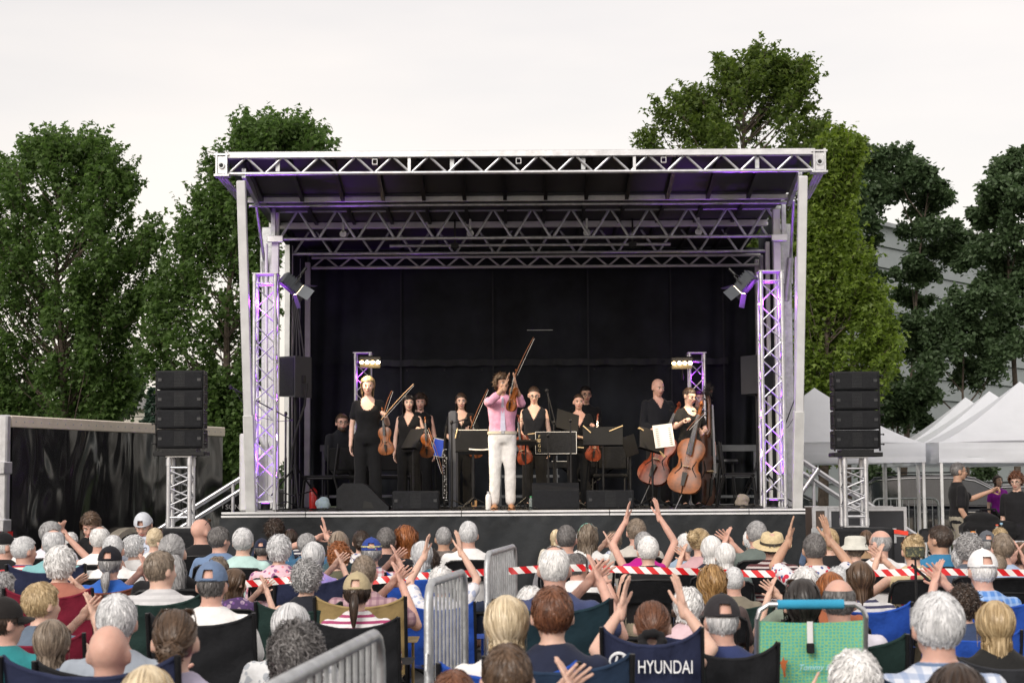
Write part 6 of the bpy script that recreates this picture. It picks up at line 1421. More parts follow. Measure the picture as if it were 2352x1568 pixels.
def viol_meshes():
    """unit instrument: body length 1, half width .295, +Z toward the scroll, face -Y"""
    W = .292; H = .09
    g = Geo(); n = len(OUT); rows = []
    def plate(y0, arch, sgn):
        cols = 10; vs = []; fs = []
        for (z, w) in OUT:
            for c in range(cols+1):
                x = (2*c/cols-1)*w*W; e = (1-(2*c/cols-1)**4)*min(1, 6*z, 6*(1-z)); vs.append((x, y0-sgn*arch*e, z))
        for i in range(n-1):
            for c in range(cols): a = i*(cols+1)+c; f = (a, a+1, a+cols+2, a+cols+1); fs.append(f if sgn > 0 else f[::-1])
        return vs, fs
    top, back = Geo(), Geo(); top.add(*plate(-H/2, .02, 1)); 
    back.add(*plate(H/2, .02, -1))
    ring = [(-w*W, z) for z, w in OUT] + [(w*W, z) for z, w in OUT[::-1]]
    vs = []; k = len(ring)
    for y in (-H/2, H/2): vs += [(x*.985, y, z) for x, z in ring]
    rib = Geo(); rib.add(vs, [(i, (i+1) % k, k+(i+1) % k, k+i) for i in range(k)])
    fhs = []
    for s in (-1, 1):
        fh = Geo(); fhs.append(fh)
        pts = [(s*(.135-.02*math.sin(t*3.3)-.05*(t-.5)*1.0+.018*math.cos(t*6.28)), -H/2-.0225+.008*abs(t-.5), .33+.26*t) for t in [q/12 for q in range(13)]]
        fh.tube(pts, [.004+.007*math.sin(math.pi*q/12) for q in range(13)], 6); fh.ell(pts[0], (.012, .004, .012), seg=8, rings=5); fh.ell(pts[-1], (.010, .004, .010), seg=8, rings=5)
    br = Geo(); br.box((-.06, -H/2-.12, .455), (.06, -H/2-.028, .468), bev=.003)
    tp = Geo(); tp.add([(-.028, -H/2-.075, .12), (.028, -H/2-.075, .12), (.045, -H/2-.085, .36), (-.045, -H/2-.085, .36), (-.02, -H/2-.05, .12), (.02, -H/2-.05, .12), (.035, -H/2-.065, .36), (-.035, -H/2-.065, .36)], [(0,1,2,3), (7,6,5,4), (0,4,5,1), (1,5,6,2), (2,6,7,3), (3,7,4,0)]); tp.tube([(0, -H/2-.06, .12), (0, -H/2, .0), (0, 0, -.012)], .008, 6)
    fb = Geo(); fb.add([(-.052, -H/2-.098, .68), (.052, -H/2-.098, .68), (.034, -H/2-.048, 1.42), (-.034, -H/2-.048, 1.42), (-.05, -H/2-.08, .68), (.05, -H/2-.08, .68), (.033, -H/2-.03, 1.42), (-.033, -H/2-.03, 1.42)], [(0,1,2,3), (7,6,5,4), (0,4,5,1), (1,5,6,2), (2,6,7,3), (3,7,4,0)])
    nk = Geo(); nk.tube([(0, -.02, .98), (0, -H/2-.02, 1.05), (0, -H/2-.008, 1.2), (0, -H/2, 1.42), (0, -H/2+.02, 1.52), (0, -H/2+.05, 1.60), (0, -H/2+.04, 1.655), (0, -H/2-.01, 1.665), (0, -H/2-.025, 1.63), (0, -H/2+.005, 1.61)], [.05, .04, .033, .03, .034, .03, .027, .026, .024, .02], 8); nk.ell((0, -H/2+.005, 1.635), (.045, .02, .02), seg=8, rings=6)
    pg = Geo()
    for i, z in enumerate((1.45, 1.49, 1.53, 1.57)): s = -1 if i % 2 else 1; pg.tube([(-.05*s, -H/2+.02, z), (.10*s, -H/2+.02, z)], .008, 6); pg.ell((.115*s, -H/2+.02, z), (.022, .008, .016), seg=8, rings=5)
    st = Geo()
    for i in range(4): x = (i-1.5); st.tube([(x*.014, -H/2-.086, .36), (x*.022, -H/2-.125, .46), (x*.012, -H/2-.05, 1.43)], .0028, 4)
    return [(n_, smooth_angle(q.mesh(n_), 50)) for n_, q in (('top_plate', top), ('back_plate', back), ('ribs', rib), ('f_hole', fhs[0]), ('f_hole', fhs[1]), ('bridge', br), ('tailpiece', tp), ('fingerboard', fb), ('neck', nk), ('pegs', pg), ('strings', st))]
VIOL = viol_meshes()
def frame_M(bottom, scroll, normal, unit):
    z = (Vector(scroll)-Vector(bottom)); L = z.length; z.normalize(); n = Vector(normal); y = -(n - z*n.dot(z)).normalized(); x = y.cross(z)
    s = L/unit
    return Matrix(((x.x*s, y.x*s, z.x*s, bottom[0]), (x.y*s, y.y*s, z.y*s, bottom[1]), (x.z*s, y.z*s, z.z*s, bottom[2]), (0, 0, 0, 1)))
def viol(name, label, bottom, scroll, normal, wood, group, endpin=None, wide=1.0):
    t = thing(name, label, name.replace('_', ' '), (0, 0, 0), 0, group)
    t.matrix_world = frame_M(bottom, scroll, normal, 1.665) @ Matrix.Diagonal((wide, wide, 1, 1))
    for n_, me in VIOL:
        m_ = {'f_hole': EBONY, 'fingerboard': EBONY, 'tailpiece': EBONY, 'pegs': EBONY, 'strings': STRING, 'bridge': BRASSY}.get(n_, wood)
        obj(n_, me, m_, t)
    if endpin is not None:
        q = t.matrix_world.inverted() @ Vector(endpin); g = Geo(); g.tube([(0, 0, -.01), q], .008, 8); obj('endpin', g, STRING, t)
    return t
def bow(label, a, b, wood=BOWW, normal=(0, -1, 0)):
    a, b = Vector(a), Vector(b); t = thing('bow', label, 'bow', a, 0, 'string bows'); d = b-a; L = d.length; side = d.cross(Vector(normal)).normalized()
    g = Geo(); g.tube([d*k+side*.012*(1-4*(k-.5)**2)*-1 for k in (0, .25, .5, .75, 1)], [.0055, .005, .0045, .004, .0035], 6); obj('stick', g, wood, t)
    g = Geo(); g.bar(d*.03+side*.02, d*.985+side*.016, .008, .003); obj('bow_hair', g, HORSE, t)
    g = Geo(); g.bar(d*.02+side*.012, d*.07+side*.012, .012, .018); obj('frog', g, EBONY, t)
    return t
G5 = lambda x, y, Y: at(716.6+x/3.556, 753.4+y/3.556, Y); G6 = lambda x, y, Y: at(1102.5+x/3.555, 753.4+y/3.555, Y)
VG = 'violins and violas held by players'
viol('violin', 'orange brown violin held by the leftmost standing player', G5(612, 1035, 23.35), G5(576, 655, 23.42), (-.15, -1, .1), V_AMB, VG)
viol('violin', 'golden brown violin held low by the smiling player', G5(943, 1058, 24.65), G5(925, 728, 24.7), (-.1, -1, .1), V_AMB, VG)
viol('violin', 'violin mostly hidden behind a wide music stand', G5(1345, 1060, 25.1), G5(1294, 722, 25.15), (.5, -1, .1), V_BRN, VG)
viol('violin', 'violin gripped upright by the clapping player in pink', G6(250, 680, 23.1), G6(302, 340, 23.1), (-.75, -.65, .1), V_AMB, VG)
viol('viola', 'viola hanging beside the white trousers', G6(375, 1112, 24.75), G6(316, 712, 24.85), (-.6, -.8, .1), V_RED, VG)
viol('viola', 'viola partly hidden behind the centre right music stand', G6(915, 1085, 25.35), G6(962, 705, 25.4), (.2, -1, 0), V_RED, VG)
bow('pale bow slanting up right beside the leftmost violin', G5(565, 748, 23.35), G5(830, 455, 23.3), BOWP)
bow('dark bow upright behind the leftmost violin', G5(590, 690, 23.5), G5(653, 510, 23.5))
bow('bow hanging down from the smiling player', G5(952, 815, 24.5), G5(1070, 1190, 24.4))
bow('bow held upright above the wide music stand', G5(1296, 815, 25.1), G5(1435, 495, 25.1))
bow('bow raised high by the clapping player in pink', G6(283, 400, 23.1), G6(437, 75, 23.1))
bow('bow held across the amber cello neck', G6(1690, 832, 23.8), G6(1830, 690, 23.85), BOWW)
viol('cello', 'amber cello standing in front of the page turning player', G6(1650, 1350, 23.75), G6(1812, 612, 23.95), (-.28, -1, .25), V_AMB, 'cellos on stage', endpin=G6(1588, 1485, 23.6), wide=1.05)
viol('cello', 'reddish cello leaning behind the slanted music stand', G6(1385, 1275, 24.9), G6(1632, 620, 25.2), (-.35, -1, .45), V_RED, 'cellos on stage', endpin=G6(1300, 1460, 24.7), wide=1.05)
bass = viol('double_bass', 'dark brown double bass behind the cello player', G6(1820, 1440, 25.4), G6(1855, 500, 25.75), (.85, -.5, .2), V_DK, None)
r_ = np.random.default_rng(2); g = Geo(); c0 = G6(1862, 505, 25.7)
for i in range(160):
    d = Vector(r_.normal(size=3)); d.z *= 1.6; d.normalize(); g.tube([c0, c0+d*.06, c0+d*.13*r_.uniform(.6, 1)], [.004, .003, .001], 4)
o = obj('feather_duster', g, mat('dark_feathers', (.03,.025,.022), rough=.9)); tag(o, 'dark bristly duster stuck on the double bass scroll', 'duster')

# ------------------------------------------------------------------ music stands
def stand(label, c, w, h, tilt, rz, desk_m=STANDM, lip=True, shaft_u=None, pins=(), paper=None, slope=0):
    """c: centre of the desk; tilt: degrees back from vertical"""
    c = Vector(c); t = thing('music_stand', label, 'music stand', (c.x, c.y, DZ+.002), R(rz), 'music stands on stage')
    zc_ = c.z-DZ; Mx = Matrix.Translation((0, 0, zc_)) @ Matrix.Rotation(R(slope), 4, 'Y') @ Matrix.Rotation(R(-tilt), 4, 'X')
    g = Geo(); g.box((-w/2, -.004, -h/2), (w/2, .004, h/2), Mx, bev=.002)
    if lip: g.box((-w/2, .004, -h/2), (w/2, .05, -h/2+.006), Mx)
    obj('desk', g, desk_m, t)
    g = Geo(); g.tube([(0, 0, .06), (0, 0, zc_-.02)], .011, 8); g.tube([(0, 0, .3), (0, 0, zc_*.62)], .015, 10); obj('shaft', g, BLK, t)
    for k in range(3):
        a = R(90+120*k+20); g = Geo(); g.tube([(0, 0, .16), (.2*math.cos(a), .2*math.sin(a), .06), (.27*math.cos(a), .27*math.sin(a), .008)], .009, 6); obj('foot', g, BLK, t)
    for (x0, z0, x1, z1) in pins:
        g = Geo(); g.bar(Mx @ Vector((x0*w/2, -.012, z0*h/2)), Mx @ Vector((x1*w/2, -.012, z1*h/2)), .012, .012); g.bar(Mx @ Vector((x0*w/2, .012, z0*h/2)), Mx @ Vector((x1*w/2, .010, z1*h/2)), .010, .008); obj('clothes_peg', g, BRASSY, t)
    if paper:
        x0, z0, x1, z1, dy = paper; g = Geo(); g.grid(lambda a, b: tuple(Mx @ Vector(((x0+(x1-x0)*a)*w/2, dy+.01*math.sin(a*3), (z0+(z1-z0)*b)*h/2))), 6, 6); obj('sheet_music', g, PAPER, t)
    return t
stand('music stand seen nearly edge on beside the smiling violinist', G5(825, 900, 24.3), .46, .30, 30, -62)
stand('wide black music stand with clothes pegs left of the pink shirt', G5(1310, 920, 24.3), .46, .30, 18, 4, pins=((-1.0, .25, -.86, 1.15), (.98, .3, 1.02, 1.3)), paper=(-.95, 1.02, .9, 1.1, .01))
o_ = stand('low flat music stand behind the wide stand at left of centre', G5(1320, 1000, 24.0), .42, .05, 70, 2, paper=(-.3, -1, 1.0, 1.2, -.02))
stand('flat music stand seen edge on right of the pink shirt', G6(372, 920, 24.2), .30, .2, 82, 0, pins=((1.0, .2, 1.35, .4),))
s4 = stand('music stand holding a white edged folder with gold letters', G6(615, 940, 24.4), .60, .32, 6, 0, pins=((-1.25, .78, -.72, .9), (1.0, .62, 1.25, .45), (1.0, -.35, 1.28, -.4)))
# folder on that stand
fl = thing('music_folder', 'black folder with white border and gold letters on a stand', 'folder', G6(620, 935, 24.36))
g = Geo(); fw, fh_ = .56, .30; g.box((-fw/2, -.006, -fh_/2), (fw/2, .006, fh_/2)); obj('cover', g, BLKP, fl)
g = Geo(); e = .006
for a, b in (((-fw/2, -fh_/2), (fw/2, -fh_/2+e)), ((-fw/2, fh_/2-e), (fw/2, fh_/2)), ((-fw/2, -fh_/2+e), (-fw/2+e, fh_/2-e)), ((fw/2-e, -fh_/2+e), (fw/2, fh_/2-e))): g.box((a[0], -.010, a[1]), (b[0], -.0065, b[1]))
obj('white_border', g, WHITE, fl, smooth=False)
for i, ch_ in enumerate('FEGG'): text('lettering', ch_, .058, mat('gold_print', (.6,.5,.3), rough=.6), fl, Matrix.Translation((-.225, -.008, .085-.062*i)) @ RX90, ext=.001)
stand('broad black music stand with two pegs, right of centre', G6(1003, 880, 24.5), .545, .255, 12, -2, pins=((-.98, 1.12, -.6, .35), (.32, .5, 1.0, 1.1)))
stand('slanted music stand in front of the reddish cello', G6(1405, 915, 24.0), .40, .30, 18, 28, slope=14, pins=((-1.1, .8, -.75, .65), (.6, -.9, 1.05, -1.25)))
g = Geo(); cS = G6(1500, 878, 23.85)
def sheet(a, b): return tuple(cS + Vector(((a-.5)*.26+.035*(b-.5)*-1.2, -.02*math.sin(a*3), (b-.5)*.30 + (a-.5)*.03)))
g.grid(sheet, 8, 8); sm = obj('sheet_music', g, PAPER); tag(sm, 'large sheet of printed music being turned by the cello player', 'sheet music')
g = Geo()
for i in range(9):
    a, b = Vector(sheet(.12, .1+.09*i)), Vector(sheet(.9, .1+.09*i)); g.bar(a+Vector((0, -.006, 0)), b+Vector((0, -.006, 0)), .002, .006)
obj('staff_line', g, mat('print_ink', (.12,.11,.1)), sm)
stand('small dark music stand beside the empty stage chair', G6(1225, 960, 24.9), .30, .28, 10, 50, slope=-12)
stand('tilted music stand left of the resting player', G6(715, 760, 25.0), .34, .30, 25, 20, slope=16)
stand('music stand below the seated player at left', G5(1010, 900, 25.6), .36, .05, 60, 0, pins=((.0, .5, .05, 2.5),))
# tablet
g = Geo(); cT = G5(1030, 975, 25.2); Mx = Matrix.Translation(cT) @ Matrix.Rotation(R(12), 4, 'Y'); tb = thing('tablet', 'tablet with blue screen propped behind the golden violin', 'tablet', cT)
g.box((-.085, -.005, -.13), (.085, .005, .13), Matrix.Rotation(R(12), 4, 'Y'), bev=.004); obj('case', g, ALU_D, tb)
g = Geo(); g.box((-.07, -.008, -.115), (.07, -.0055, .115), Matrix.Rotation(R(12), 4, 'Y')); obj('screen', g, mat('blue_screen', (.01,.03,.2), rough=.2, emit=(.02,.06,.4), es=.5), tb)

# ------------------------------------------------------------------ stage furniture
def stage_chair(label, u, Y, rz):
    p = atz(u, Y, 0); t = thing('stage_chair', label, 'chair', (p.x, Y, DZ+.002), R(rz), 'black padded chairs on stage')
    g = Geo(); g.box((-.22, -.2, .42), (.22, .22, .475), bev=.02); obj('seat', g, BLKC, t)
    g = Geo(); g.box((-.21, -.255, .56), (.21, -.22, .88), Matrix.Translation((0, -.02, 0)) @ Matrix.Rotation(R(6), 4, 'X') @ Matrix.Translation((0, .08, 0)), bev=.03); obj('backrest', g, BLKC, t)
    for s in (-1, 1):
        g = Geo(); g.tube([(s*.225, -.26, .9), (s*.225, -.2, .45), (s*.225, -.32, .0)], .012, 8); obj('back_leg', g, BLK, t)
        g = Geo(); g.tube([(s*.225, -.18, .43), (s*.225, .16, .43), (s*.225, .2, .40), (s*.225, .24, .0)], .012, 8); obj('front_leg', g, BLK, t)
    return t
stage_chair('leftmost padded stage chair seen from its side', 733, 24.6, 95)
stage_chair('padded stage chair in front of the seated player', 785, 24.9, 178)
stage_chair('padded stage chair right of the centre music stands', 1405, 25.3, 170)
stage_chair('padded stage chair at the right end beside the stage tower', 1702, 24.8, -100)
stage_chair('padded stage chair behind the leftmost violin', 905, 26.2, 180)
p = atz(1672, 25.8, 0); t = thing('tall_stool', 'black stool behind the right end stage chair', 'stool', (p.x, 25.8, DZ+.002))
g = Geo(); g.lathe([(0, .62), (.17, .62), (.18, .64), (.17, .67), (0, .67)]); obj('seat', g, BLK, t)
for k in range(4): a = R(45+90*k); g = Geo(); g.tube([(.12*math.cos(a), .12*math.sin(a), .62), (.19*math.cos(a), .19*math.sin(a), 0)], .011, 8); obj('leg', g, BLK, t)
# keyboard
a, b = G6(530, 1115, 26.6), G6(1240, 1120, 26.6); t = thing('keyboard', 'long black stage keyboard behind the music stands', 'keyboard', ((a.x+b.x)/2, 26.6, a.z)); L = b.x-a.x
g = Geo(); g.box((-L/2, -.14, -.05), (L/2, .14, .045), bev=.01); obj('case', g, BLKP, t)
g = Geo(); g.box((-L/2+.1, -.12, .047), (L/2-.1, .02, .055)); obj('keys', g, WHITE, t)
text('lettering', 'PC2X', .07, WHITE, t, Matrix.Translation((L/2-.2, -.143, -.0)) @ RX90, ext=.001, shear=.3)
for s in (-1, 1): g = Geo(); g.tube([(s*L*.3, -.15, -(a.z-DZ)+.01), (-s*L*.3, .12, -.05)], .014, 8); obj('stand_leg', g, BLK, t)
# bass clarinet on its peg
p = G5(1085, 1420, 24.7); t = thing('bass_clarinet', 'tall black bass clarinet with silver keys on a floor stand', 'clarinet', (p.x, 24.7, DZ+.002)); topz = G5(1110, 800, 24.7).z-DZ
g = Geo(); g.tube([(0, 0, .06), (0, 0, topz*.8), (.03, 0, topz)], [.024, .018, .014], 10); obj('body', g, EBONY, t)
g = Geo(); r_ = np.random.default_rng(6)
for i in range(46): z = .12+.62*topz*r_.uniform(); g.ell((r_.uniform(-.03, .03), -.022, z), (.010, .006, .007), seg=6, rings=4)
for s in (-1, 1): g.tube([(s*.026, -.015, .15), (s*.026, -.015, topz*.62)], .003, 5)
obj('silver_keys', g, STRING, t)
g = Geo(); g.tube([(0, 0, 0), (0, 0, .08)], .008, 6)
for k in range(3): a_ = R(120*k); g.tube([(0, 0, .05), (.14*math.cos(a_), .14*math.sin(a_), .006)], .006, 6)
obj('peg_stand', g, BLK, t)
# bottle, cup
def bottle(label, p, h, r, m, capm, cat='bottle', group=None):
    t = thing('bottle', label, cat, p, 0, group); g = Geo(); g.lathe([(r*.9, 0), (r, .01), (r, h*.7), (r*.8, h*.8), (r*.45, h*.86), (r*.45, h*.9)], n=16); obj('body', g, m, t)
    g = Geo(); g.lathe([(r*.55, h*.9), (r*.55, h), (0, h)], n=14); obj('cap', g, capm, t); return t
p = atz(1122, 23.35, DZ); bottle('white metal water bottle by the white trousers', p+Vector((0, 0, .014)), .235, .037, WHITE, ALU)
p = atz(1220, 23.5, DZ); bottle('small clear water bottle beside the middle wedge', p+Vector((0, 0, .014)), .17, .028, mat('clear_plastic', (.6,.7,.7), rough=.1, trans=.7), mat('green_cap', (.05,.3,.12)))
p = atz(1089, 24.5, DZ); g = Geo(); g.lathe([(.035, 0), (.042, .11), (.038, .11), (.03, .01)], n=16); o = obj('paper_cup', g, mat('kraft', (.5,.3,.14), rough=.8), loc=p+Vector((0, 0, .014))); tag(o, 'brown paper cup under the wide music stand', 'cup')
g = Geo(); p = G5(1130, 1400, 24.3); g.box((-.065, -.05, 0), (.065, .05, 1.36), bev=.03); o = obj('instrument_tube', g, mat('grey_sleeve', (.06,.065,.08), rough=.5), loc=(p.x+.02, 25.0, DZ+.002)); tag(o, 'tall grey tube case standing behind the wide music stand', 'case')
# mic stands
def mic_stand(label, u, Y, zt_, boom=None, r=.011):
    p = atz(u, Y, 0); t = thing('microphone_stand', label, 'microphone stand', (p.x, Y, DZ+.002), 0, 'microphone stands'); H = zt_-DZ
    g = Geo(); g.tube([(0, 0, .03), (0, 0, H)], r, 8); g.tube([(0, 0, .1), (0, 0, H*.55)], r*1.4, 8); g.ell((0, 0, H), (.022, .022, .03)); obj('pole', g, BLK, t)
    for k in range(3): a_ = R(30+120*k); g = Geo(); g.tube([(0, 0, .14), (.3*math.cos(a_), .3*math.sin(a_), .008)], .008, 6); obj('foot', g, BLK, t)
    if boom:
        a_, b_ = Vector(boom[0])-Vector((p.x, Y, DZ)), Vector(boom[1])-Vector((p.x, Y, DZ)); g = Geo(); g.tube([a_, b_], .008, 8); bo_ = obj('boom', g, BLK, t)
        d = (a_-b_).normalized(); g = Geo(); g.tube([b_.lerp(a_, .9), a_+d*.03], .012, 8); g.ell(a_+d*.05, (.026, .026, .03)); obj('microphone', g, BLKP, t)
        g = Geo(); g.tube([a_, a_.lerp(b_, .3)+Vector((0, -.02, -.22)), a_.lerp(b_, .75)+Vector((0, -.02, -.12)), b_], .004, 5); obj('cable', g, RUB, t)
    return t
Y = 23.4; mic_stand('boom microphone stand beside the left stage tower', 655, Y, at(655, 950, Y).z, (at(537, 893, Y), at(672, 965, Y)))
mic_stand('boom microphone stand beside the right stage tower', 1808, Y, at(1808, 965, Y).z, (at(1838, 882, Y), at(1800, 985, Y)))
mic_stand('straight microphone stand in front of the wide music stand', 1039, 23.9, G5(1150, 770, 23.9).z, (G5(1235, 750, 23.9), G5(1130, 780, 23.9)))
mic_stand('microphone stand behind the viola player', 1275, 24.6, at(1275, 970, 24.6).z, (at(1258, 905, 24.6), at(1276, 975, 24.6)))
mic_stand('twin pole microphone stand in front of the lettered folder', 1262, 23.8, at(1262, 1000, 23.8).z)
mic_stand('tall thin microphone stand right of the lettered folder', 1314, 23.9, at(1314, 966, 23.9).z)

# ------------------------------------------------------------------ speakers
def cab(parent, w, d, z0, z1, face_y, name='cabinet', taper=.0):
    g = Geo(); g.box((-w/2, face_y, z0), (w/2, face_y+d, z1), bev=.012); c = obj(name, g, BLKP, parent)
    h = z1-z0; g = Geo(); g.box((-w/2+.02, face_y-.008, z0+.018), (w/2-.02, face_y-.0005, z1-.018), bev=.006); obj('grille', g, GRILLE, c)
    g = Geo()
    for i in range(9): x = -.055*w/.55+.11*w/.55*i/8; g.box((x-.0015, face_y-.0115, z0+.03), (x+.0015, face_y-.0085, z1-.03))
    for j in range(5): z = z0+.03+(h-.06)*j/4; g.box((-.06*w/.55, face_y-.0135, z-.0012), (.06*w/.55, face_y-.0118, z+.0012))
    obj('horn_grid', g, mat('grid_dark_metal', (.026,.028,.032), rough=.5), c, smooth=False)
    for s in (-1, 1):
        g = Geo(); g.box((s*w*.42-.022, face_y-.013, z0+h*.42), (s*w*.42+.022, face_y-.009, z0+h*.58), bev=.0015); obj('handle', g, mat('handle_grey', (.03,.032,.036), rough=.4), c)
    return c
def array(label, u0, u1, v0, v1, Y, side):
    a, b = at(u0, v0, Y), at(u1, v1, Y); w = b.x-a.x; t = thing('line_array_speaker', label, 'speaker', ((a.x+b.x)/2, Y, b.z), R(0), 'line array speaker stacks')
    H = a.z-b.z; n = 4
    for i in range(n): cab(t, w*.96, .34, H*i/n+.006, H*(i+1)/n-.004, 0 if i else .03)
    for s in (-1, 1):
        g = Geo(); g.box((s*w*.49-.008, .02, -.02), (s*w*.49+.008, .06, H)); 
        for i in range(n*2): z = H*(i+.5)/(n*2); g.tube([(s*w*.49, .0, z), (s*w*.49+s*.03, .0, z)], .008, 6); g.ell((s*w*.49+s*.035, 0, z), (.012, .012, .012), seg=6, rings=4)
        obj('rigging_bar', g, BLK, t)
    g = Geo(); g.box((-w*.53, -.02, -.085), (w*.53, .34, -.035), bev=.006); g.box((-w*.35, .02, -.034), (w*.35, .3, -.001)); obj('base_frame', g, BLK, t)
    return t, b.z-.085
YS = 20.6
for side, u0, u1, v0, v1, tu0, tu1, su in (('left', 357, 467, 850, 1029, 388, 438, 405), ('right', 1914, 2024, 852, 1031, 1942, 1992, 1988)):
    t, zb2 = array('four stacked black line array cabinets on the '+side+' lattice post', u0, u1, v0, v1, YS, side)
    zs = at((tu0+tu1)/2, 1213 if side == 'left' else 1211, YS).z; p = atz((tu0+tu1)/2, YS+.16, 0)
    tower('speaker_tower', 'silver lattice post under the '+side+' line array speakers', 'lattice post', p.x, YS+.16, zs+.004, zb2-.014, .24, 5, r=.026, rd=.011, group='lattice posts under speakers')
    p2 = atz(su, YS-.1, 0)
    for k in range(2):
        sw = thing('subwoofer', ('upper' if k else 'lower')+' black subwoofer box below the '+side+' lattice post', 'speaker', (p2.x, YS-.1, k*zs/2), 0, 'subwoofers beside the stage')
        hh = zs/2-.006; g = Geo(); g.box((-.34, -.05, 0), (.34, .62, hh), bev=.02); obj('cabinet', g, BLKP, sw)
        g = Geo(); g.box((-.31, -.062, .03), (.31, -.051, hh-.03), bev=.006); obj('grille', g, GRILLE, sw)
# side fills on tripod poles
for side, u0, u1, v0, v1, Y in (('left', 652, 706, 820, 914, 24.2), ('right', 1716, 1758, 818, 908, 25.2)):
    a, b = at(u0, v0, Y), at(u1, v1, Y); t = thing('side_fill_speaker', 'black loudspeaker on a tripod pole at the '+side+' side of the stage', 'speaker', ((a.x+b.x)/2, Y, DZ+.002), R(-38 if side == 'left' else 38), 'side fill speakers'); z0, z1 = b.z-DZ, a.z-DZ; w = .34
    g = Geo(); g.add([(-w/2, -.18, z0+.02), (w/2, -.18, z0), (w*.36, .18, z0), (-w*.36, .18, z0+.02), (-w/2, -.18, z1), (w/2, -.18, z1), (w*.36, .18, z1), (-w*.36, .18, z1)], [(3,2,1,0), (4,5,6,7), (0,1,5,4), (1,2,6,5), (2,3,7,6), (3,0,4,7)]); obj('cabinet', g, mat('speaker_grey_black', (.035,.037,.042), rough=.5), t, smooth=False)
    g = Geo(); g.box((-w/2+.02, -.19, z0+.03), (w/2-.02, -.181, z1-.02), bev=.004); obj('grille', g, GRILLE, t)
    g = Geo(); g.box((.15, -.03, z0+.2), (.172, .03, z0+.3), bev=.004); obj('handle', g, RUB, t)
    g = Geo(); g.tube([(0, 0, .1), (0, 0, z0+.05)], .019, 10); g.tube([(0, 0, .5), (0, 0, .62)], .032, 10); obj('pole', g, BLK, t)
    for k in range(3):
        a_ = R(80+120*k); g = Geo(); g.tube([(0, 0, .60), (.52*math.cos(a_), .52*math.sin(a_), .02)], .013, 8); g.tube([(0, 0, .2), (.30*math.cos(a_), .30*math.sin(a_), .27)], .009, 6); obj('leg', g, BLK, t)
    if side == 'left':
        cb = Geo(); 
        for k in range(4): cb.tube([at(672+k*3, 690, Y+.5), at(676+k*5, 760, Y+.4), at(672+k*9, 822, Y+.1)], .012, 6)
        cb.tube([at(705, 880, Y-.1), at(700, 930, Y-.1), at(682, 985, Y-.05), at(672, 1030, Y), at(668, 1100, Y+.05)], .016, 6); o = obj('cable_bundle', cb, RUB); tag(o, 'thick black cables hanging to the left side fill speaker', 'cable')
# floor monitors
def wedge(label, u0, u1, v0, Y, rz=0, kind='front', side=1):
    a, b = at(u0, v0, Y), at(u1, v0, Y); w = b.x-a.x; h = a.z-DZ; t = thing('stage_monitor', label, 'speaker', ((a.x+b.x)/2, Y, DZ+.014), R(rz), 'floor monitors on stage front')
    if kind == 'side':
        prof = [(-w/2, 0), (w/2, 0), (w/2, .03), (w*.30, h*.50), (w*.02, h), (-w*.12, h), (-w/2, h*.92), (-w/2, h*.9)]
        g = Geo(); g.prism([(x, z) for x, z in [(-w/2, 0), (w/2, 0), (w/2, .05), (w*.34, h*.42), (w*.10, h*.88), (-.0, h), (-w*.38, h), (-w/2, h*.78)]], -.02, .38); obj('cabinet', g, BLKP, t, smooth=False)
        g = Geo(); g.prism([(w*.0, .03), (w*.22, .03), (w*.16, h*.3), (w*.02, h*.36)], -.024, -.0205); obj('handle_recess', g, RUB, t, smooth=False)
        g = Geo(); g.box((-w/2-.008, -.0, .02), (-w/2-.0005, .36, h*.75)); obj('grille', g, GRILLE, t)
    elif kind == 'front':
        g = Geo(); g.add([(-w/2, -.02, 0), (w/2, -.02, 0), (w/2, .34, 0), (-w/2, .34, 0), (-w/2, -.02, h*.75), (w/2, -.02, h*.75), (w/2, .12, h), (-w/2, .12, h), (w/2, .34, .1), (-w/2, .34, .1)], [(3,2,1,0), (0,1,5,4), (4,5,6,7), (7,6,8,9), (9,8,2,3), (1,2,8,6,5), (0,4,7,9,3)]); obj('cabinet', g, BLKP, t, smooth=False)
        g = Geo(); g.box((-w/2+.015, -.03, .02), (w/2-.015, -.0205, h*.72), bev=.004); obj('grille', g, GRILLE, t)
    else: cab(t, w, .34, 0, h, 0)
    return t
wedge('wedge monitor at left seen from its side', 774, 893, 1112, 23.25, kind='side')
wedge('flat monitor with grid grille below the smiling violinist', 901, 1008, 1130, 23.2, kind='flat')
wedge('tall wedge monitor right of the white trousers', 1222, 1330, 1111, 23.2)
wedge('flat monitor with grid grille in front of the cello stand', 1347, 1456, 1128, 23.2, kind='flat')
# cables on the deck
r_ = np.random.default_rng(11)
for i, (ua, ub, Y) in enumerate(((960, 1140, 23.8), (1010, 1130, 23.6), (1040, 1200, 24.0), (1190, 1240, 23.3), (1320, 1360, 23.4), (1420, 1540, 23.5), (1560, 1740, 23.5), (1640, 1790, 23.3), (590, 800, 23.4), (700, 790, 23.3), (1690, 1760, 24.0), (1130, 1180, 23.2))):
    pts = []; n = 16
    for k in range(n+1): q = atz(ua+(ub-ua)*k/n, Y+.22*math.sin(k*1.1+i)+.1*r_.normal(), DZ+.022+abs(.02*math.sin(k*.9+i*2))); pts.append(q)
    g = Geo(); g.tube(pts, .008, 6); o = obj('stage_cable', g, RUB); tag(o, 'black cable snaking over the stage floor, %s' % ('below the music stands at left', 'behind the flat monitor at left', 'left of the white trousers', 'beside the tall wedge', 'between the two right monitors', 'below the reddish cello', 'below the amber cello', 'by the right tower foot', 'by the left tower foot', 'beside the side wedge', 'under the right end chair', 'at the feet in white trousers')[i], 'cable', 'loose cables on the stage')
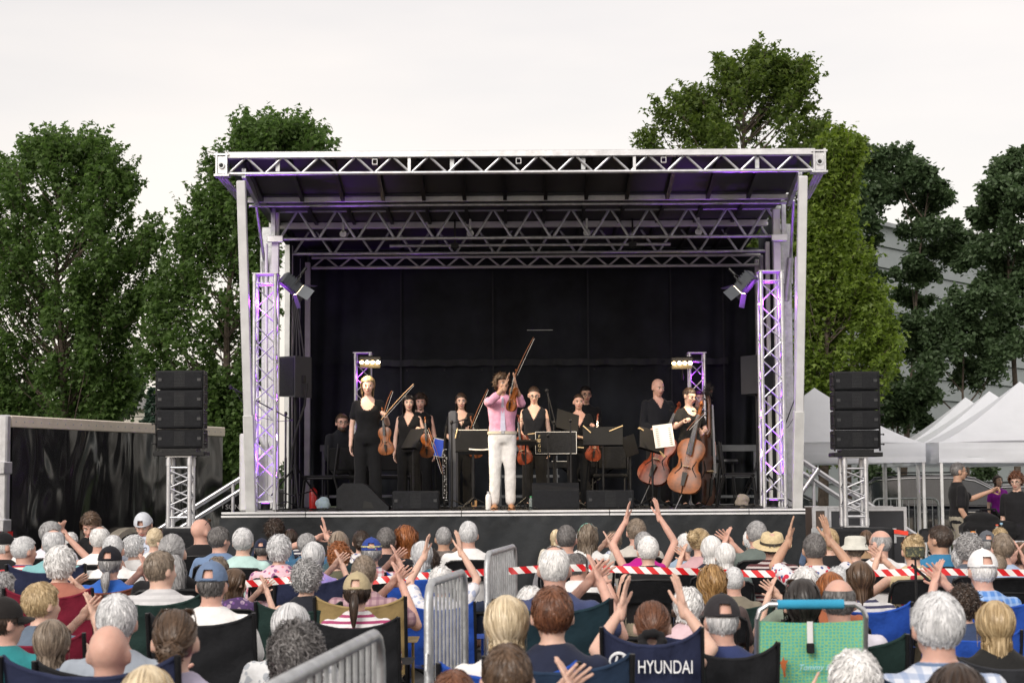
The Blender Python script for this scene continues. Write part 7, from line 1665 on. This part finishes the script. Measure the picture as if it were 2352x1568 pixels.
for i, (u, v, w_, h_, c) in enumerate(((742, 1142, 20, 26, (.35,.45,.5)), (1705, 1128, 26, 40, (.28,.24,.2)))):
    p = at(u, v+h_/2, 24.3); g = Geo(); g.ell((0, 0, .09), (.10, .07, .10)); o = obj('cloth_bag', wrinkle(remesh(g, .012, 1, 'bag'), .012, i, 1.6), cloth('bag%d' % i, c1=c), loc=(p.x, 24.3, DZ)); tag(o, ('pale blue cloth under the leftmost stage chair', 'tan rucksack under the right end stage chair')[i], 'bag')
p = at(700, 1130, 23.6); t = thing('fire_extinguisher', 'red fire extinguisher behind the left tripod pole', 'fire extinguisher', (p.x, 24.6, DZ+.002)); g = Geo(); g.lathe([(.05, 0), (.055, .02), (.055, .26), (.03, .3), (.015, .31)], n=16); obj('tank', g, mat('red_tank', (.5,.02,.02), rough=.3), t); g = Geo(); g.box((-.01, -.06, .31), (.01, .02, .35)); obj('valve', g, BLK, t)
# ================================================================== beside the stage
# flight cases
def flight_case(label, x0, x1, y0, y1, z0, z1, paper=None):
    t = thing('flight_case', label, 'flight case', ((x0+x1)/2, y0, z0), 0, 'road cases beside the stage'); w, d, h = x1-x0, y1-y0, z1-z0
    g = Geo(); g.box((-w/2+.01, .01, 0), (w/2-.01, d-.01, h-.01)); obj('case_body', g, mat('case_laminate', (.02,.022,.028), rough=.45, bump=.2, bs=150), t, smooth=False)
    e = .035; bars = []
    for q in (-1, 1):
        x0_ = q*w/2-(e if q > 0 else 0); bars.append(((x0_, -.004, 0), (x0_+e, .02, h-.013))); x0_ = q*w/2-(.02 if q > 0 else .004); bars.append(((x0_, .021, 0), (x0_+.024, .05, h-.013)))
    for z in (0, h*.72, h-e-.014): bars.append(((-w/2+e+.001, -.004, z), (w/2-e-.001, .018, z+e)))
    bars += [((-w/2, -.002, h-.012), (w/2, e, h)), ((-w/2, d-e, h-.012), (w/2, d, h))]
    for lo_, hi_ in bars: g = Geo(); g.box(lo_, hi_); obj('metal_edge', g, ALU, t, smooth=False)
    for x in (-w*.3, w*.3): g = Geo(); g.box((x-.06, -.012, h*.66), (x+.06, -.0045, h*.80), bev=.003); obj('latch', g, ALU_D, t)
    if paper: g = Geo(); g.box((paper[0]*w/2, -.0155, h*paper[2]), (paper[1]*w/2, -.0125, h*paper[3])); obj('paper_label', g, PAPER, t, smooth=False)
    return t
Yc = 21.6; a, b = at(1902, 1164, Yc), at(2082, 1164, Yc)
flight_case('large black road case with metal edges right of the stage', a.x, b.x, Yc, Yc+.8, .0, a.z, (-.12, .38, .18, .62))
a2 = at(1866, 1164, Yc); fc = flight_case('narrow wooden sided road case against the stage corner', a2.x, at(1900, 1164, Yc).x, Yc-.02, Yc+.6, 0, at(1880, 1163, Yc).z, (-.4, .45, .45, .68))
fc.children[0].material_slots[0].link = 'OBJECT'; fc.children[0].material_slots[0].material = mat('case_wood', (.06,.04,.03), rough=.6)
g = Geo(); p = at(2060, 1222, Yc-.05); g.grid(lambda q, w: (p.x-.1+.24*q, Yc-.03, p.z-.025+.05*w+.01*math.sin(q*5)), 6, 2); o = obj('red_tape', g, mat('red_fluorescent', (.85,.06,.03), rough=.6)); tag(o, 'bright red tape flag on the large road case', 'tape')
# stairs with lattice rails
def stairs(label, pts_top, pts_bot, yy, n=5):
    t = thing('stage_stairs', label, 'stairs', (0, 0, 0), 0, 'aluminium stage stairs')
    (ua, va), (ub, vb) = pts_top, pts_bot
    for k, (dy, dv) in enumerate(((0, 0), (0, 28), (.9, 4), (.9, 32))):
        A_, B_ = at(ua, va+dv, yy+dy), at(ub, vb+dv, yy+dy); g = Geo(); g.tube([A_, B_], .026, 10); obj('handrail', g, ALU, t)
    A_, B_ = at(ua, va, yy), at(ub, vb, yy)
    for k in range(n):
        q = A_.lerp(B_, (k+.5)/n); zt_ = DZ*(1-(k+.5)/n*.92)-.05
        g = Geo(); g.box((q.x-.16, yy+.03, zt_-.02), (q.x+.16, yy+.87, zt_+.02)); obj('tread', g, ALU_D, t, smooth=False)
    for f in (.12, .9):
        q = A_.lerp(B_, f); g = Geo(); g.tube([(q.x, yy, 0), q], .022, 8); obj('rail_post', g, ALU, t)
    return t
stairs('aluminium stairs with sloping rails at the left of the stage', (560, 1092), (352, 1222), 24.2)
stairs('aluminium stairs with long sloping rails at the right of the stage', (1836, 1052), (2105, 1228), 24.4, 6)
g = Geo(); a, b = at(1842, 1130, 24.3), at(1880, 1075, 24.3); g.tube([a, b], .035, 10); o = obj('rail_brace', g, ALU); tag(o, 'short thick silver brace between the right stair rails', 'brace')
# steel barriers
def barrier(label, p0, p1, h=1.1, n=None, group='steel crowd barriers'):
    p0, p1 = Vector((*p0, 0)), Vector((*p1, 0)); d = p1-p0; L = d.length; t = thing('crowd_barrier', label, 'barrier', p0, math.atan2(d.y, d.x), group); rr = .12
    g = Geo(); pts = [(0, 0, .05), (0, 0, h-rr)] + [(rr-rr*math.cos(a), 0, h-rr+rr*math.sin(a)) for a in (R(30), R(60), R(90))] + [(L-rr, 0, h)] + [(L-rr+rr*math.sin(a), 0, h-rr+rr*math.cos(a)) for a in (R(30), R(60), R(90))] + [(L, 0, .05)]
    g.tube(pts, .021, 10); obj('frame', g, ALU_D, t)
    g = Geo(); g.tube([(0, 0, .2), (L, 0, .2)], .018, 8); obj('lower_rail', g, ALU_D, t)
    n = n or int(L/.115)
    for i in range(1, n): x = L*i/n; g = Geo(); g.tube([(x, 0, .2), (x, 0, h)], .0085, 6, cap=False); obj('bar', g, ALU_D, t)
    for x in (.25, L-.25): g = Geo(); g.tube([(x, -.3, .02), (x, -.25, .05), (x, 0, .2), (x, .25, .05), (x, .3, .02)], .015, 6); obj('foot', g, ALU_D, t)
    g = Geo(); g.tube([(0, 0, .75), (-.05, 0, .76), (-.06, 0, .68)], .009, 6); obj('hook', g, ALU_D, t)
    return t
def bxy(u, v, h=1.1):
    Y = 5.0
    for _ in range(30): Y = (CAMH-h)*F/(v-(VH-(u-CU)*.0065)) 
    return (atz(u, Y, h).x, Y)
barrier('nearest steel barrier running out of the picture at the bottom', bxy(600, 1585), bxy(872, 1447))
barrier('middle steel barrier beside the clapping person behind it', bxy(983, 1338), bxy(1067, 1310))
barrier('farthest steel barrier of the aisle near the stage', bxy(1118, 1270), bxy(1182, 1252))
for (ua, ub, Y, lb) in ((2005, 2155, 35.5, 'steel barrier in front of the parked dark vehicle'),):
    a, b = at(ua, 1145, Y), at(ub, 1147, Y); barrier(lb, (a.x, Y), (b.x, Y), h=a.z)
# barricade tape
def tape_mat():
    m = mat('barricade_tape', (.80,.79,.78), rough=.35, var=.03); n = m.node_tree.nodes; l = m.node_tree.links; tc = n['Texture Coordinate']; b = n['Principled BSDF']; base = b.inputs['Base Color'].links[0].from_socket
    sp = n.new('ShaderNodeSeparateXYZ'); l.new(tc.outputs['Object'], sp.inputs[0])
    a = n.new('ShaderNodeMath'); a.operation = 'MULTIPLY_ADD'; a.inputs[1].default_value = .95; l.new(sp.outputs[2], a.inputs[0]); l.new(sp.outputs[0], a.inputs[2])
    a2 = n.new('ShaderNodeMath'); a2.operation = 'MULTIPLY'; a2.inputs[1].default_value = 9.2; l.new(a.outputs[0], a2.inputs[0])
    f = n.new('ShaderNodeMath'); f.operation = 'FRACT'; l.new(a2.outputs[0], f.inputs[0]); g_ = n.new('ShaderNodeMath'); g_.operation = 'LESS_THAN'; g_.inputs[1].default_value = .5; l.new(f.outputs[0], g_.inputs[0])
    mx = n.new('ShaderNodeMix'); mx.data_type = 'RGBA'; mx.inputs[7].default_value = (.62,.015,.02,1); l.new(g_.outputs[0], mx.inputs[0]); l.new(base, mx.inputs[6]); l.new(mx.outputs[2], b.inputs['Base Color']); return m
TAPE = tape_mat()
def tape(label, pts, Y, w=.052):
    P = [at(u, v, Y) for u, v in pts]; t0 = P[0].copy(); g = Geo(); n = 60
    seg = [(P[i+1]-P[i]).length for i in range(len(P)-1)]; tot = sum(seg)
    def pt(s):
        s *= tot
        for i, q in enumerate(seg):
            if s <= q or i == len(seg)-1: return P[i].lerp(P[i+1], min(1, s/q))
            s -= q
    def f(a, b, dy=0): p = pt(a); return (p.x-t0.x, .012*math.sin(a*19)*(b-.5)+dy, p.z-t0.z+(b-.5)*w)
    g.grid(lambda a, b: f(a, b), n, 2); g.grid(lambda a, b: f(1-a, b, .0006), n, 2)
    o = obj('barricade_tape', g, TAPE, loc=t0); tag(o, label, 'tape', 'red and white barrier tape')
tape('red and white striped tape left of the denim cap row', [(540, 1341), (600, 1338), (665, 1331), (705, 1330)], 13.6)
tape('red and white striped tape between tan chair and the barriers', [(850, 1334), (960, 1322), (1060, 1318), (1114, 1313)], 13.4)
tape('red and white striped tape right of the farthest aisle barrier', [(1168, 1311), (1260, 1304), (1345, 1303)], 13.4)
tape('long red and white striped tape across the right half', [(1352, 1304), (1480, 1309), (1600, 1312), (1730, 1317), (1860, 1318), (2000, 1316), (2120, 1312), (2360, 1315)], 13.6)
# phone on a tripod
Y = 13.0; c = at(2102, 1267, Y); t = thing('phone_on_tripod', 'phone filming the stage on a slim black tripod, right side', 'phone tripod', (c.x, Y, 0))
g = Geo(); g.box((-.07, -.006, c.z-.037), (.07, .006, c.z+.037), bev=.005); obj('phone', g, BLKP, t)
def screen_mat():
    m = mat('phone_screen', (.05,.055,.045), rough=.15, var=.2); n = m.node_tree.nodes; l = m.node_tree.links; b = n['Principled BSDF']; tc = n['Texture Coordinate']
    nz = n.new('ShaderNodeTexNoise'); nz.inputs['Scale'].default_value = 60; l.new(tc.outputs['Object'], nz.inputs['Vector']); rp = n.new('ShaderNodeValToRGB'); rp.color_ramp.elements[0].position = .5; rp.color_ramp.elements[0].color = (.02,.022,.015,1); rp.color_ramp.elements[1].position = .72; rp.color_ramp.elements[1].color = (.45,.38,.15,1)
    l.new(nz.outputs[0], rp.inputs[0]); l.new(rp.outputs[0], b.inputs['Emission Color']); b.inputs['Emission Strength'].default_value = .6; return m
g = Geo(); g.box((-.065, -.0085, c.z-.032), (.065, -.0065, c.z+.032)); obj('screen', g, screen_mat(), t, smooth=False)
g = Geo(); g.box((-.03, -.015, c.z-.055), (.03, .012, c.z-.038), bev=.003); g.tube([(0, 0, c.z-.05), (.0, 0, c.z-.14)], .008, 8); g.bar((-.03, 0, c.z-.09), (.09, 0, c.z-.2), .012, .02); obj('phone_clamp', g, BLK, t)
g = Geo(); g.tube([(0, 0, .5), (0, 0, c.z-.1)], .010, 8); obj('column', g, BLK, t)
for k in range(3): a_ = R(90+120*k); g = Geo(); g.tube([(0, 0, .62), (.28*math.cos(a_), .28*math.sin(a_), .01)], .009, 6); obj('leg', g, BLK, t)

# ================================================================== vehicles
CARP = mat('dark_car_paint', (.012,.014,.022), rough=.18, coat=1.0, var=.05, metal=.2); GLASSM = mat('car_glass', (.02,.024,.028), rough=.04, spec=.9); CHROME = mat('chrome', (.7,.71,.73), rough=.12, metal=1); HL = mat('headlamp', (.5,.53,.56), rough=.1, spec=.8)
def car(label, x, y, rz, L=4.85, H=1.72, W=1.9, suv=True, group='parked cars behind the tents'):
    t = thing('parked_car', label, 'car', (x, y, 0), rz, group)
    # lower body: (x, z_bottom, z_top, half width); +x is the front
    lo = [(-2.42, .42, .86, .78), (-2.36, .32, 1.00, .88), (-2.1, .26, 1.06, .94), (-1.2, .24, 1.06, .95), (0, .24, 1.04, .95), (.9, .24, 1.03, .95), (1.05, .24, 1.03, .95), (1.5, .25, .99, .93), (2.0, .28, .92, .90), (2.28, .32, .82, .82), (2.42, .40, .68, .70)]
    k = L/4.85; g = Geo(); n = 8; rows = []
    vs_ = []; fs_ = []
    for (xx, zb, zt, hw) in lo:
        ring = [(-hw*.9, zb), (-hw, zb+.12), (-hw*1.0, (zb+zt)/2), (-hw*.97, zt-.08), (-hw*.86, zt), (hw*.86, zt), (hw*.97, zt-.08), (hw, (zb+zt)/2), (hw, zb+.12), (hw*.9, zb)]
        vs_ += [(xx*k, a, b*H/1.72) for a, b in ring]
    m_ = 10
    for i in range(len(lo)-1):
        for j in range(m_): fs_.append((i*m_+j, (i+1)*m_+j, (i+1)*m_+(j+1) % m_, i*m_+(j+1) % m_))
    fs_ += [tuple(range(m_)), tuple((len(lo)-1)*m_+j for j in range(m_))[::-1]]
    g.add(vs_, fs_); obj('body', g, CARP, t, ang=35)
    # greenhouse
    gh = [(-2.18, 1.03, .80, 1.10, .72), (-2.0, 1.05, .86, 1.45, .70), (-1.75, 1.05, .88, 1.66, .66), (-1.0, 1.05, .89, 1.71, .65), (-.1, 1.04, .89, 1.71, .65), (.35, 1.03, .88, 1.64, .64), (.85, 1.02, .87, 1.36, .70), (1.38, 1.00, .84, 1.03, .80)]
    vs_ = []; fs_ = []
    for (xx, zb, hb, zt, ht) in gh: vs_ += [(xx*k, -hb, zb*H/1.72), (xx*k, -ht, zt*H/1.72-.03), (xx*k, -ht*.9, zt*H/1.72), (xx*k, ht*.9, zt*H/1.72), (xx*k, ht, zt*H/1.72-.03), (xx*k, hb, zb*H/1.72)]
    for i in range(len(gh)-1):
        for j in range(5): fs_.append((i*6+j, (i+1)*6+j, (i+1)*6+j+1, i*6+j+1))
    fs_ += [tuple(range(6)), tuple((len(gh)-1)*6+j for j in range(6))[::-1]]
    g = Geo(); g.add(vs_, fs_); obj('cabin', g, CARP, t, ang=30)
    hs = H/1.72
    def side_pt(xx, f):
        for i in range(len(gh)-1):
            if gh[i][0] <= xx <= gh[i+1][0]:
                q = (xx-gh[i][0])/(gh[i+1][0]-gh[i][0]); a = [gh[i][w]+(gh[i+1][w]-gh[i][w])*q for w in range(5)]; return a[1]+(a[3]-.05-a[1])*f, a[2]+(a[4]-a[2])*f
        return gh[-1][1], gh[-1][2]
    for s in (-1, 1):
        for (x0, x1) in ((-1.9, -1.12), (-1.02, -.12), (-.02, .95)):
            vs_ = []
            n = 8
            for i in range(n+1):
                xx = x0+(x1-x0)*i/n; zb, hb = side_pt(xx, .06); zt, ht = side_pt(xx, .90); vs_ += [(xx*k, s*(hb+.012), zb*hs), (xx*k, s*(ht+.012), zt*hs)]
            g = Geo(); g.add(vs_, [((2*i, 2*i+2, 2*i+3, 2*i+1) if s < 0 else (2*i+1, 2*i+3, 2*i+2, 2*i)) for i in range(n)]); obj('window', g, GLASSM, t)
        g = Geo(); pts = []
        for i in range(20): xx = -2.0+2.95*i/19; zt, ht = side_pt(xx, .95); pts.append((xx*k, s*(ht+.02), zt*hs))
        g.tube(pts, .012, 6); obj('window_trim', g, CHROME, t)
        for wx in (-1.45, 1.48):
            Mw = Matrix.Translation((wx*k, s*.86, .36)) @ Matrix.Rotation(R(90), 4, 'X'); g = Geo(); g.lathe([(.22, -.11), (.34, -.11), (.36, -.06), (.36, .06), (.34, .11), (.22, .11)], n=28, M=Mw); w_ = obj('wheel', g, RUB, t)
            g = Geo(); g.lathe([(0, s*-.09), (.06, s*-.1), (.2, s*-.075), (.235, s*-.10), (.235, s*.05)], n=20, M=Mw); obj('rim', g, ALU, w_)
        g = Geo(); g.ell((.78*k, s*1.04, 1.08*hs), (.09, .09, .075)); obj('mirror', g, CARP, t)
        for hx in (-.85, .12): g = Geo(); g.box((hx*k, s*.955-.012, .9*hs), (hx*k+.2, s*.955+.012, .925*hs), bev=.004); obj('door_handle', g, CHROME, t)
        g = Geo(); g.add([(2.02*k, s*.915, .80), (2.30*k, s*.83, .76), (2.28*k, s*.82, .70), (1.98*k, s*.93, .74)], [(0,1,2,3) if s < 0 else (3,2,1,0)]); g.V = [(a+.012, b+s*.012, c) for a, b, c in g.V]; obj('headlight', g, HL, t, smooth=False)
        g = Geo(); g.tube([(1.1*k, s*.955, .96), (1.7*k, s*.95, .93), (2.2*k, s*.87, .80), (2.43*k, s*.6, .66)], .012, 6); obj('hood_trim', g, CHROME, t)
    # glass front and rear
    for (i0, i1, nm) in ((5, 7, 'windshield'), (0, 2, 'rear_window')):
        vs_ = []
        for i in range(i0, i1+1): xx, zb, hb, zt, ht = gh[i]; w__ = ht*.86; d = .015 if nm == 'windshield' else -.015; vs_ += [(xx*k+d, -w__, zt*hs+.012), (xx*k+d, w__, zt*hs+.012)]
        g = Geo(); g.add(vs_, [((2*i, 2*i+2, 2*i+3, 2*i+1)) for i in range(i1-i0)]); obj(nm, g, GLASSM, t, smooth=False)
    g = Geo(); g.box((2.40*k, -.45, .45), (2.44*k, .45, .62), bev=.01); obj('front_grille', g, BLKP, t)
    for s in (-1, 1): g = Geo(); g.tube([(-1.7*k, s*.6, H+.03), (.1*k, s*.6, H+.03)], .015, 6); obj('roof_rail', g, BLK, t)
    return t
a = at(1988, 1110, 38.5); b = at(2330, 1110, 38.5)
car('dark blue SUV parked behind the tents, facing right', (a.x+b.x)/2+.45, 38.8, R(-12), L=4.9)
car('dark car at the right edge behind the helper in black', at(2440, 1110, 40.5).x, 41.2, R(-14), L=4.6, H=1.5)
car('dark car glimpsed between right stage leg and stair rails', at(1800, 1110, 37).x, 37.5, R(-8), L=4.5, H=1.46)

# ================================================================== people by the tents and trailer
TEEB = cloth('black_tee', c1=(.013,.013,.015)); KHK = cloth('khaki_trousers', c1=(.28,.26,.21))
def bystander(*a, **k): return musician(*a, z0=0, group='helpers beside the stage', **k)
Yp = 25.6; hp = at(2213, 1062, Yp).z
tp_, _ = bystander('person in black tee and khaki trousers pointing right near the tent', 2208, 1062, Yp, hp, 92, [RA((.2, -.03, 1.08), (.2, .1, .86), (-1, 0, 0), 'relax'), LA((-.20, .22, 1.22), (-.16, .47, 1.32), (.5, 0, -.5), 'grip')], 0, 2, 'crop', 'dgrey', False, TEEB, .75, CUT_ROUND, skin=2, trous=KHK, gear=('glasses',), seed=41, smile=False)
bystander('person in black tee at the right edge looking left', 2342, 1085, 24.6, at(2340, 1085, 24.6).z, -30, [RA(*downR), LA(*downL)], 0, -10, 'curlyshort', 'auburn', False, TEEB, .75, CUT_ROUND, skin=0, trous=TEEB, gear=('glasses',), seed=42, smile=False)
Yw = 40; bystander('person in purple polo standing far behind the parked cars', 2297, 1091, 36.6, at(2297, 1091, 36.6).z-.0, 8, [RAW(*downR), LAW(*downL)], 10, 6, 'bob', 'dbrown', True, cloth('purple_polo', c1=(.25,.02,.30)), .6, CUT_ROUND, skin=0, trous=TEEB, seed=43, smile=False)
for (lb, u, vt, Y, rz, tm, hr, hc_, gear_, sd, pose_) in (('person in black tee facing the camera by the trailer wheel, head bowed', 204, 1184, 19.5, 175, TEEB, 'wavy', 'brown', None, 44, 'clapr'), ('person in pale cap worn backwards, head bowed by left speaker', 325, 1182, 19.8, 170, cloth('paleblue_shirt', c1=(.5,.55,.66)), 'under', 'gbrown', 'cap', 45, 'rest')):
    P = sit_pose(pose_, R(6), R(-24)); P.update(fem=False, sleeve=.7, seed=sd, vox=.0105); b, s_, t_ = build_person(P, 'bystander_%d' % sd); pz = at(u, vt, Y); k_ = 1.12
    t = thing('person', lb, 'person', (pz.x, Y, max(0, pz.z-1.12*k_)), R(rz), 'helpers beside the stage', k_)
    obj('body', b, SKINS[1], t); obj('shirt', s_, tm, t); obj('trousers', t_, TROU[0], t); obj('hair', HAIR[hr], HC(hc_), t, M=P['HM']); face(t, P['HM'], HC(hc_), False, False)
    if gear_: headgear('cap', t, P['HM'], (.55,.58,.64), flip=True)
    g = Geo(); g.box((-.22, -.22, .0), (.22, .22, .36), bev=.01)
    o = obj('crate_seat', g, BLKP, loc=(pz.x, Y, max(0, pz.z-1.12*k_))); tag(o, 'low black crate under the person %s' % ('by the trailer wheel' if sd == 44 else 'in the backwards cap'), 'crate')
# sound table
Y = 24.2; a = at(2165, 1243, Y); b = at(2420, 1243, Y); t = thing('folding_table', 'long pale folding table with gear under the right tent', 'table', ((a.x+b.x)/2, Y, 0)); L = b.x-a.x; zt_ = at(2280, 1243, Y).z
g = Geo(); g.box((-L/2, 0, zt_-.04), (L/2, .75, zt_), bev=.012); obj('tabletop', g, mat('table_plastic', (.55,.56,.58), rough=.5), t)
for s in (-1, 1):
    for d in (.08, .66): g = Geo(); g.tube([(s*L*.42, d, .01), (s*L*.42, d, zt_-.04)], .014, 8); obj('leg', g, ALU_D, t)
for i, (u, h_, r_s, m_, cm_) in enumerate(((2291, .22, .035, 'clear_plastic', (.6,.1,.05)), (2301, .24, .037, 'clear_plastic', (.3,.5,.7)), (2278, .2, .03, 'clear_plastic', (.7,.7,.7)))):
    p = atz(u, Y+.25+.05*i, zt_); bottle('clear water bottle with %s cap on the sound table' % ('red', 'blue', 'white')[i], p+Vector((0, 0, .003)), h_, r_s, mat('clear_plastic', (.6,.7,.7), rough=.1, trans=.7), mat('capcol%d' % i, cm_), group='bottles on the sound table')
p = atz(2236, Y+.2, zt_); g = Geo(); g.lathe([(.033, 0), (.036, .005), (.036, .12), (.03, .13), (0, .13)], n=16); o = obj('orange_can', g, mat('orange_can', (.8,.26,.02), rough=.4), loc=p+Vector((0, 0, .003))); tag(o, 'bright orange can on the sound table', 'can')
p = atz(2225, Y+.55, zt_); t = thing('equipment_bag', 'bulky black equipment bag on the sound table', 'bag', (p.x+.25, Y+.4, zt_+.003)); g = Geo(); g.box((-.38, -.15, 0), (.38, .25, .26), bev=.08); g.ell((-.1, .05, .28), (.25, .15, .1)); obj('bag_body', wrinkle(remesh(g, .02, 2, 'bag'), .008, 4), BLKC, t); g = Geo(); g.tube([(-.15, .05, .33), (-.1, .05, .42), (.1, .05, .42), (.15, .05, .33)], .014, 8); obj('handle', g, BLKC, t)
for i, u in enumerate((2143, 2160)):
    p = atz(u, 26.6+.5*i, 0); chair('fold', 'empty black folding chair by the tent legs, %s one' % ('left' if i == 0 else 'right'), p, R(150+40*i), 1.05)
